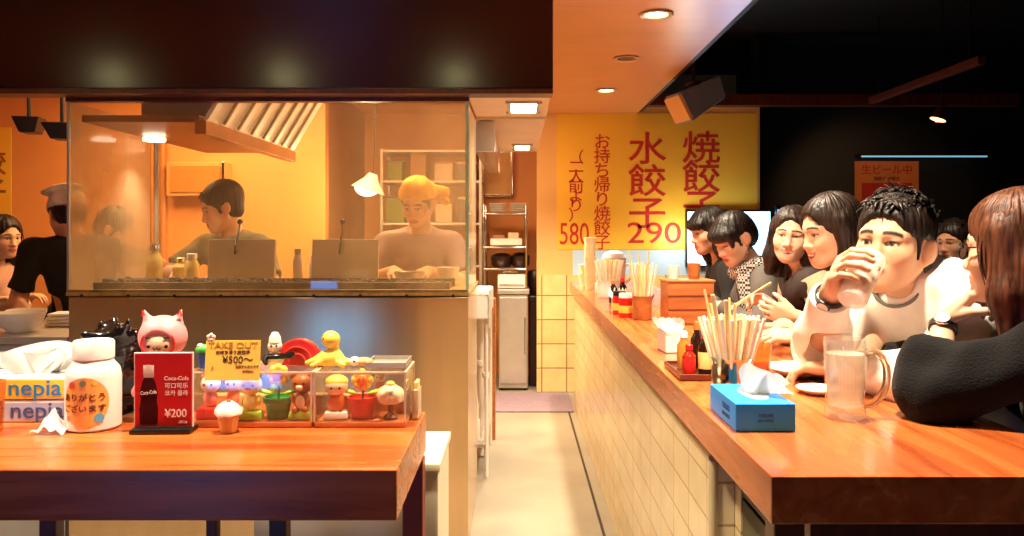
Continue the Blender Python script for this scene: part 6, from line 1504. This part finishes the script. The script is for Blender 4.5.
# ================= smiling woman with chopsticks
H = Head((1.065, 3.10, 1.283), (-0.46, -0.88, -0.05), (0.14, 0.02, 1), 0.86)
SL, SR = np.array((1.09, 2.96, 1.10)), np.array((1.13, 3.28, 1.11))
HLw, HRw = np.array((1.015, 2.92, 0.99)), np.array((0.995, 3.16, 1.015))
HL = Hand(HLw, (-0.92, 0.25, 0.20), (-0.15, 0.95, 0.25), 'L', 0.9, curls=[(0.5, 0.6, 0.4)]*4, thumb=(0.6, 0.4)); HR = Hand(HRw, (-0.85, -0.30, 0.35), (-0.3, -0.6, -0.75), 'R', 0.9, curls=[(0.6, 0.7, 0.4), (0.6, 0.7, 0.4), (0.9, 0.9, 0.5), (1.0, 1.0, 0.5)], thumb=(0.35, 0.7), thumb_curl=0.4)
root, H, base = person('smiling woman in a dark top holding chopsticks over the rice bowl', 'woman', H, neck=(1.145, 3.12, 1.135), shoulders=(SL, SR), elbows=(arm_ik(SL, HLw, 0.245, 0.225, (0.8, -0.35, -0.5)), arm_ik(SR, HRw, 0.245, 0.225, (0.8, 0.5, -0.5))), hands=(HL, HR),
    scale=0.93, female=True, smile=True, top=C_DARK, top_name='top', topk=0.014, sleeve=(0.55, 0.55), trousers=C_JEAN, fine=0.0029, coarse=0.012, skin=(0.74, 0.46, 0.31), neck_cut=(0.02, 0.085), **seated(1.36, 3.14))
hair_cap(root, base, H, HAIR_DARK, lambda E, C, F: long_hair(E, C, F, H, 0.17, open_=0.092), locks=long_locks(H, 70, 31, 0.15, (1.15, 3.14), 0.0065))
# open beige cardigan sleeves
b = MB()
for (S, E_) in ((SL, arm_ik(SL, HLw, 0.245, 0.225, (0.8, -0.35, -0.5))), (SR, arm_ik(SR, HRw, 0.245, 0.225, (0.8, 0.5, -0.5)))):
    hw = HLw if S is SL else HRw
    pts = [S+np.array((0.0, 0, 0.03)), S*0.7+E_*0.3, E_, E_*0.6+hw*0.4]; rs = [0.055, 0.068, 0.06, 0.055]
    o = MB(); o.tube([Vector(p-base) for p in pts], rs, seg=16); o.build('cardigan_sleeve', K_BEIGE, root)
tipc = HR.pts()[1]*0.5+HR.pts()[2]*0.5
for i in range(2):
    c = tipc+np.array((0, 0.004*i, 0.007-0.008*i)); d_ = nrm((-0.62, -0.32+0.03*i, -0.30-0.02*i)); p0 = c-d_*0.10; p1 = c+d_*0.12
    tag(MB().cyl(p0, p1, 0.0042, 0.0026, seg=8).build('chopstick', STICKW), 'pale wooden chopstick in the hand of the smiling woman', 'chopstick', 'chopsticks of the smiling woman')

# ================= woman looking down, earring and checked scarf
H = Head((0.945, 3.50, 1.265), (-0.80, -0.33, -0.46), (-0.35, -0.1, 1), 0.89)
SL, SR = np.array((1.05, 3.38, 1.09)), np.array((1.08, 3.71, 1.09))
HLw, HRw = np.array((0.87, 3.42, 0.98)), np.array((0.87, 3.60, 0.98))
HL = Hand(HLw, (-1, 0.2, 0.0), (0, 0.2, -1), 'L', 0.92, curls=DOWN); HR = Hand(HRw, (-1, -0.2, 0.0), (0, -0.2, -1), 'R', 0.92, curls=DOWN)
root, H, base = person('woman looking down with an earring and a checked scarf', 'woman', H, neck=(1.06, 3.55, 1.125), shoulders=(SL, SR), elbows=(arm_ik(SL, HLw, 0.25, 0.23, (0.5, -0.6, -0.4)), arm_ik(SR, HRw, 0.25, 0.23, (0.5, 0.6, -0.4))), hands=(HL, HR),
    scale=0.94, female=True, closed=True, top=C_GREY, top_name='jacket', topk=0.018, trousers=C_JEAN, fine=0.0045, coarse=0.012, skin=(0.68, 0.40, 0.26), **seated(1.30, 3.60))
def bob(E, C, F):
    short_hair(E, C, F, H); E((0.062, 0.0, 0.055), (0.05, 0.075, 0.04), 0.02); E((-0.08, 0.0, 0.0), (0.05, 0.07, 0.07), 0.03)
    for s in (1, -1): C((0.05, s*0.068, 0.05), (0.06, s*0.066, -0.01), 0.02, 0.010, 0.02)
hair_cap(root, base, H, HAIR_BLACK, bob, locks=())
b = MB(); p = H.P(0.0, 0.083, -0.048)-base; b.ell(p, 0.005); b.cyl(p, p+np.array((0, 0, -0.016)), 0.0016, seg=6); b.ell(p+np.array((0, 0, -0.018)), 0.0045); b.build('earring', M['chrome'], root)
b = MB(); cc = np.array((1.05, 3.545, 1.145))-base
b.tube([Vector(cc+np.array((0.085*math.cos(a)+0.01, 0.105*math.sin(a), 0.03*math.cos(a+0.5)))) for a in np.linspace(-0.3, 2*PI-0.7, 30)], [0.034+0.005*math.sin(k*1.7) for k in range(30)], seg=12); b.tube([Vector(cc+np.array(q)) for q in ((-0.06, -0.09, 0.0), (-0.075, -0.11, -0.06), (-0.05, -0.12, -0.15), (-0.04, -0.115, -0.24))], [0.03, 0.036, 0.042, 0.04], seg=12, flat=0.5); b.build('scarf', CHECK, root)

# ================= farthest woman at the counter
H = Head((0.945, 3.96, 1.30), (-0.94, -0.25, -0.22), (-0.1, 0, 1), 0.90)
SL, SR = np.array((1.02, 3.82, 1.11)), np.array((1.05, 4.14, 1.11)); HLw, HRw = np.array((0.85, 3.86, 0.98)), np.array((0.85, 4.04, 0.98))
HL = Hand(HLw, (-1, 0.2, 0.0), (0, 0.2, -1), 'L', 0.92, curls=DOWN); HR = Hand(HRw, (-1, -0.2, 0.0), (0, -0.2, -1), 'R', 0.92, curls=DOWN)
root, H, base = person('farthest woman at the counter, long black hair, before the glowing screen', 'woman', H, neck=(1.03, 3.98, 1.145), shoulders=(SL, SR), elbows=(arm_ik(SL, HLw, 0.25, 0.23, (0.5, -0.6, -0.4)), arm_ik(SR, HRw, 0.25, 0.23, (0.5, 0.6, -0.4))), hands=(HL, HR),
    scale=0.94, female=True, top=C_BLACK, top_name='top', topk=0.014, trousers=C_JEAN, fine=0.005, coarse=0.013, skin=(0.68, 0.38, 0.24), **seated(1.28, 4.02))
hair_cap(root, base, H, HAIR_BLACK, lambda E, C, F: (long_hair(E, C, F, H, 0.22, open_=0.082), E((0.066, 0.0, 0.05), (0.045, 0.072, 0.036), 0.015)), locks=long_locks(H, 50, 41, 0.2, (0.9, 3.14), 0.007))

# ================= guest in the dark behind
def stool(loc, h, label):
    t = thing('bar_stool', label, 'stool', loc, 0, 'stools away from the counter')
    MB().cyl((0, 0, h-0.05), (0, 0, h), 0.165, bev=0.012, seg=32).build('seat', pbr('stool_vinyl', rgb(40, 22, 18), 0.5), t)
    for k in range(4):
        a = PI/4+k*PI/2; MB().cyl((0.16*math.cos(a), 0.16*math.sin(a), 0), (0.11*math.cos(a), 0.11*math.sin(a), h-0.05), 0.014, seg=10).build('leg', M['dark_wood'], t)
H = Head((2.452, 4.50, 1.235), (-0.86, -0.50, -0.08), (0, 0, 1), 0.95)
SL, SR = np.array((2.49, 4.38, 1.03)), np.array((2.37, 4.68, 1.03)) ; SL, SR = np.array((2.57, 4.36, 1.03)), np.array((2.45, 4.70, 1.03))
HLw, HRw = np.array((2.25, 4.30, 0.80)), np.array((2.15, 4.55, 0.80))
HL = Hand(HLw, (-1, 0.1, -0.2), (0, 0.2, -1), 'L', curls=DOWN); HR = Hand(HRw, (-1, -0.2, -0.2), (0, -0.2, -1), 'R', curls=DOWN)
root, H, base = person('man in a white collared shirt sitting in the dark behind the drinking man', 'man', H, pelvis=(2.65, 4.62, 0.60), knees=((2.24, 4.40, 0.56), (2.18, 4.56, 0.56)), feet=((2.28, 4.40, 0.075), (2.22, 4.56, 0.075)), neck=(2.525, 4.54, 1.07), shoulders=(SL, SR),
    elbows=(arm_ik(SL, HLw, 0.26, 0.24, (0.7, -0.3, -0.6)), arm_ik(SR, HRw, 0.26, 0.24, (0.7, 0.3, -0.6))), hands=(HL, HR), top=C_WHITE, top_name='shirt', topk=0.014, collar=0.012, trousers=C_JEAN, fine=0.0048, coarse=0.014, skin=(0.66, 0.36, 0.22))
hair_cap(root, base, H, HAIR_BLACK, lambda E, C, F: short_hair(E, C, F, H), locks=tousle(H, 40, 14))
stool((2.65, 4.62, 0), 0.50, 'dark stool under the man in the white collared shirt')

# ================= kitchen: cook with the cap, back turned
H = Head((-2.375, 4.22, 1.385), (-0.72, 0.62, -0.30), (0, 0, 1), 0.98)
SL, SR = np.array((-2.485, 4.10, 1.20)), np.array((-2.16, 4.24, 1.20)); HLw, HRw = np.array((-2.42, 3.90, 0.945)), np.array((-2.06, 4.38, 0.96))
HL = Hand(HLw, (0.35, -0.5, -0.30), (0.2, 0.3, -1), 'L', curls=DOWN); HR = Hand(HRw, (-0.1, 0.5, -0.6), (-1, 0, -0.1), 'R', curls=DOWN)
root, H, base = person('cook in a black T-shirt and pale cap, back turned, at the edge', 'cook', H, neck=(-2.325, 4.20, 1.235), shoulders=(SL, SR), elbows=(arm_ik(SL, HLw, 0.27, 0.245, (-0.55, 0.6, -0.5)), arm_ik(SR, HRw, 0.27, 0.245, (1, 0.2, -0.5))), hands=(HL, HR),
    top=C_BLACK, top_name='t_shirt', topk=0.014, sleeve='short', sleeve_r=0.012, trousers=C_JEAN, fine=0.005, coarse=0.013, skin=(0.70, 0.40, 0.24), **standing(-2.30, 4.30, z=0.78))
hair_cap(root, base, H, HAIR_BLACK, lambda E, C, F: (short_hair(E, C, F, H), F.half(H.P(0, 0, 0.045), H.D(-0.25, 0, 1), 0.01)), locks=())
def cap_shape(E, C, F):
    E((-0.012, 0, 0.058), (0.112, 0.094, 0.078), 0.0); F.half(H.P(0, 0, 0.034), H.D(0.05, 0, -1), 0.006)
    E((-0.01, 0, 0.132), (0.118, 0.102, 0.022), 0.012); F.ripple(0.004, 60, 8)
hair_cap(root, base, H, pbr('pale_cap_cloth', rgb(214, 200, 180), 0.8, var=0.35, scale=14), cap_shape, name='cap', strand=0, down=0.2)

# woman at the very edge
H = Head((-2.96, 4.62, 1.265), (0.86, -0.42, -0.12), (0, 0, 1), 0.95)
SL, SR = np.array((-2.98, 4.80, 1.08)), np.array((-3.12, 4.49, 1.08)); HLw, HRw = np.array((-2.82, 4.62, 0.92)), np.array((-2.88, 4.42, 0.92))
HL = Hand(HLw, (0.9, -0.3, 0.1), (0, 0, -1), 'L', 0.9, curls=DOWN); HR = Hand(HRw, (0.9, 0.1, 0.1), (0, 0, -1), 'R', 0.9, curls=DOWN)
root, H, base = person('dark-haired woman in pale pink at the edge, facing the capped cook', 'woman', H, pelvis=(-3.22, 4.70, 0.63), knees=((-2.92, 4.66, 0.60), (-2.98, 4.50, 0.60)), feet=((-2.94, 4.66, 0.075), (-3.0, 4.50, 0.075)), neck=(-3.05, 4.65, 1.105), shoulders=(SL, SR), elbows=(arm_ik(SL, HLw, 0.25, 0.23, (-0.6, 0.5, -0.5)), arm_ik(SR, HRw, 0.25, 0.23, (-0.6, -0.5, -0.5))), hands=(HL, HR),
    scale=0.94, female=True, top=C_PINK, top_name='blouse', topk=0.014, trousers=C_JEAN, fine=0.005, coarse=0.014, skin=(0.70, 0.42, 0.26))
hair_cap(root, base, H, HAIR_BLACK, lambda E, C, F: long_hair(E, C, F, H, 0.16, open_=0.082), locks=long_locks(H, 50, 51, 0.15, (0.95, 3.14)))
stool((-3.22, 4.70, 0), 0.53, 'dark stool under the woman in pale pink')

# stooping kitchen hand seen through the side pane
H = Head((-2.45, 4.86, 1.31), (0.72, 0.20, -0.50), (0.3, 0, 1), 0.97)
SL, SR = np.array((-2.50, 5.0, 1.13)), np.array((-2.42, 4.68, 1.13)); HLw, HRw = np.array((-2.16, 4.95, 0.98)), np.array((-2.10, 4.72, 0.98))
HL = Hand(HLw, (0.9, -0.1, -0.3), (0, -0.2, -1), 'L', curls=DOWN); HR = Hand(HRw, (0.9, 0.1, -0.3), (0, 0.2, -1), 'R', curls=DOWN)
root, H, base = person('stooping dark-clothed kitchen hand seen through the hazy side pane', 'kitchen hand', H, neck=(-2.53, 4.845, 1.17), shoulders=(SL, SR), elbows=(arm_ik(SL, HLw, 0.26, 0.24, (-0.3, 0.6, -0.6)), arm_ik(SR, HRw, 0.26, 0.24, (-0.3, -0.6, -0.6))), hands=(HL, HR),
    top=C_BLACK, top_name='jacket', topk=0.02, trousers=C_JEAN, fine=0.0055, coarse=0.014, skin=(0.68, 0.38, 0.23), pelvis=(-2.72, 4.84, 0.76), knees=((-2.64, 4.93, 0.42), (-2.64, 4.75, 0.42)), feet=((-2.72, 4.93, 0.075), (-2.72, 4.75, 0.075)))
hair_cap(root, base, H, HAIR_BLACK, lambda E, C, F: short_hair(E, C, F, H), locks=tousle(H, 40, 15))

# stooping cook with dark hair behind the first lid
H = Head((-1.585, 4.28, 1.42), (-0.82, -0.45, -0.30), (-0.1, 0, 1), 1.0)
SL, SR = np.array((-1.37, 4.26, 1.215)), np.array((-1.71, 4.42, 1.215)); HLw, HRw = np.array((-1.42, 4.06, 1.04)), np.array((-1.72, 4.10, 1.04)); HLw = np.array((-1.46, 4.02, 1.10)); HRw = np.array((-1.70, 4.08, 1.10))
HL = Hand(HLw, (-0.2, -0.9, -0.15), (0, 0.1, -1), 'L', curls=DOWN); HR = Hand(HRw, (0.1, -0.9, -0.15), (0, 0.1, -1), 'R', curls=DOWN)
root, H, base = person('stooping dark-haired cook in a grey-green shirt behind the first griddle lid', 'cook', H, neck=(-1.535, 4.34, 1.26), shoulders=(SL, SR), elbows=(arm_ik(SL, HLw, 0.27, 0.245, (0.8, 0.5, -0.3)), arm_ik(SR, HRw, 0.27, 0.245, (-0.8, 0.5, -0.3))), hands=(HL, HR),
    top=C_GREEN, top_name='t_shirt', topk=0.02, sleeve='short', sleeve_r=0.012, trousers=C_JEAN, fine=0.005, coarse=0.013, skin=(0.68, 0.38, 0.23), **standing(-1.50, 4.46, z=0.79))
hair_cap(root, base, H, HAIR_DARK, lambda E, C, F: (short_hair(E, C, F, H), E((-0.04, 0, 0.06), (0.1, 0.09, 0.09), 0.03)), locks=tousle(H, 60, 17))

# cook with the yellow headscarf
H = Head((-0.525, 4.22, 1.445), (-0.22, -0.88, -0.42), (0, 0, 1), 0.97)
SL, SR = np.array((-0.355, 4.29, 1.23)), np.array((-0.695, 4.29, 1.23)); HLw, HRw = np.array((-0.45, 4.03, 1.10)), np.array((-0.62, 4.03, 1.10))
HL = Hand(HLw, (-0.2, -0.9, -0.15), (-0.3, 0.1, -1), 'L', curls=DOWN); HR = Hand(HRw, (0.2, -0.9, -0.15), (0.3, 0.1, -1), 'R', curls=DOWN)
root, H, base = person('cook in a mauve-grey T-shirt with a yellow headscarf behind the glass', 'cook', H, neck=(-0.52, 4.33, 1.275), shoulders=(SL, SR), elbows=(arm_ik(SL, HLw, 0.27, 0.245, (0.8, 0.5, -0.3)), arm_ik(SR, HRw, 0.27, 0.245, (-0.8, 0.5, -0.3))), hands=(HL, HR),
    top=C_LAV, top_name='t_shirt', topk=0.02, sleeve='short', sleeve_r=0.012, trousers=C_JEAN, fine=0.005, coarse=0.013, skin=(0.72, 0.42, 0.25), **standing(-0.52, 4.46, z=0.79))
hair_cap(root, base, H, HAIR_DARK, lambda E, C, F: (short_hair(E, C, F, H), F.half(H.P(0, 0, 0.03), H.D(-0.2, 0, 1), 0.01)), locks=())
def scarf(E, C, F):
    E((-0.016, 0, 0.052), (0.114, 0.096, 0.094), 0.0); F.half(H.P(0, 0, 0.026), H.D(0.35, 0, -1), 0.006)
    E((-0.10, 0.045, 0.05), (0.03, 0.03, 0.025), 0.012); C((-0.10, 0.05, 0.05), (-0.10, 0.13, 0.02), 0.022, 0.03, 0.012, flat=((0, 1, 0), 0.7)); C((-0.10, 0.05, 0.04), (-0.10, 0.12, -0.03), 0.02, 0.026, 0.012, flat=((0, 1, 0), 0.7))
    F.ripple(0.004, 70, 3)
hair_cap(root, base, H, pbr('yellow_scarf_cloth', rgb(240, 176, 34), 0.8, var=0.12, scale=12), scarf, name='headscarf', strand=0, down=0.2)
# ------------------------------------------------------------------ lights
def spot(loc, target, power, col, size=1.4, blend=0.6, rad=0.05):
    l = bpy.data.lights.new('spot_light', 'SPOT'); l.energy = power; l.color = col; l.spot_size = size; l.spot_blend = blend; l.shadow_soft_size = rad
    o = bpy.data.objects.new('spot_light', l); COL.objects.link(o); o.location = loc
    o.rotation_euler = (Vector(target)-Vector(loc)).to_track_quat('-Z', 'Y').to_euler(); return o
def area(loc, target, power, col, sx, sy):
    l = bpy.data.lights.new('panel_light', 'AREA'); l.energy = power; l.color = col; l.shape = 'RECTANGLE'; l.size = sx; l.size_y = sy
    o = bpy.data.objects.new('panel_light', l); COL.objects.link(o); o.location = loc
    o.rotation_euler = (Vector(target)-Vector(loc)).to_track_quat('-Z', 'Y').to_euler(); return o
def point(loc, power, col, rad=0.05):
    l = bpy.data.lights.new('bulb_light', 'POINT'); l.energy = power; l.color = col; l.shadow_soft_size = rad
    o = bpy.data.objects.new('bulb_light', l); COL.objects.link(o); o.location = loc; return o
WARM = (1.0, 0.70, 0.40); WHITE = (1.0, 0.84, 0.62)
# the soffit lamps over the dining counter (the two lit ones in view and the row going on towards the viewer)
for y, p in ((1.66, 230), (2.58, 220), (3.5, 190), (5.39, 190)):
    spot((0.60, y, 2.232), (0.66, y+0.05, 0.9), p, WHITE, 1.75, 0.7, 0.05)
    if y < 3: downlight((0.60, y, CZ), 'lit recessed lamp in the soffit over the counter, ' + {1.66: 'above the beer mug', 2.58: 'above the plates'}[y])
# three lamps over the take-out shelf, mirrored in the dark hood
for x, w in ((-2.46, 'farthest from the aisle'), (-1.41, 'middle one of three'), (-0.367, 'nearest the aisle')):
    downlight((x, 1.42, CZ), 'lit recessed lamp over the take-out shelf, ' + w, r=0.07, group='recessed lamps over the take-out shelf', glow='lamp_dim', bulb=0.04)
    spot((x, 1.42, 2.19), (x, 1.80, 0.9), 170, WHITE, 1.6, 0.8, 0.06)
# kitchen
spot((-1.70, 3.75, 1.70), (-1.62, 3.78, 1.0), 22, WHITE, 1.9, 0.7, 0.04)  # beam of the added canopy lamp, brightens the jars
area((-1.9, 4.9, 2.34), (-1.9, 4.9, 0), 75, (1.0, 0.58, 0.25), 1.6, 0.9)
area((-0.6, 4.6, 2.34), (-0.6, 4.6, 0), 55, (1.0, 0.68, 0.36), 0.8, 0.9)
point((-1.03, 5.5, 1.5), 16, (1.0, 0.72, 0.42), 0.06)
spot((0.03, 3.62, 1.845), (0.03, 3.62, 0), 60, WHITE, 2.4, 0.8, 0.07)
spot((0.035, 5.33, 1.845), (0.05, 5.4, 0), 180, WHITE, 2.6, 0.8, 0.07)
point((1.30, 6.2, 1.25), 7, (1.0, 0.95, 0.8), 0.08); point((1.75, 6.25, 1.25), 5, (0.3, 0.6, 1.0), 0.08)
spot((2.84, 5.4, 2.04), (3.1, 6.9, 1.5), 30, (1.0, 0.55, 0.25), 1.2, 0.6, 0.03)
spot((1.9, 3.7, 2.75), (2.45, 4.5, 1.2), 140, (1.0, 0.75, 0.5), 0.45, 0.6, 0.03)  # added spot with no fixture, brightens the guest in the dark
w = bpy.data.worlds.new('World'); bpy.context.scene.world = w; w.use_nodes = True
w.node_tree.nodes['Background'].inputs[0].default_value = (1.0, 0.6, 0.35, 1); w.node_tree.nodes['Background'].inputs[1].default_value = 0.006

# ------------------------------------------------------------------ camera
cam = bpy.data.cameras.new('camera'); co = bpy.data.objects.new('camera', cam); COL.objects.link(co)
co.location = (0, 0, EYE); co.rotation_euler = (PI/2, 0, 0)
cam.sensor_width = 36.0; cam.lens = 36.0*800/1024; cam.shift_x = -5/1024; cam.shift_y = -37/1024; cam.clip_start = 0.02
sc = bpy.context.scene; sc.camera = co
sc.view_settings.view_transform = 'Standard'; sc.view_settings.look = 'None'; sc.view_settings.exposure = 0.0; sc.view_settings.gamma = 1.0
try: sc.view_settings.use_curve_mapping = False
except Exception: pass
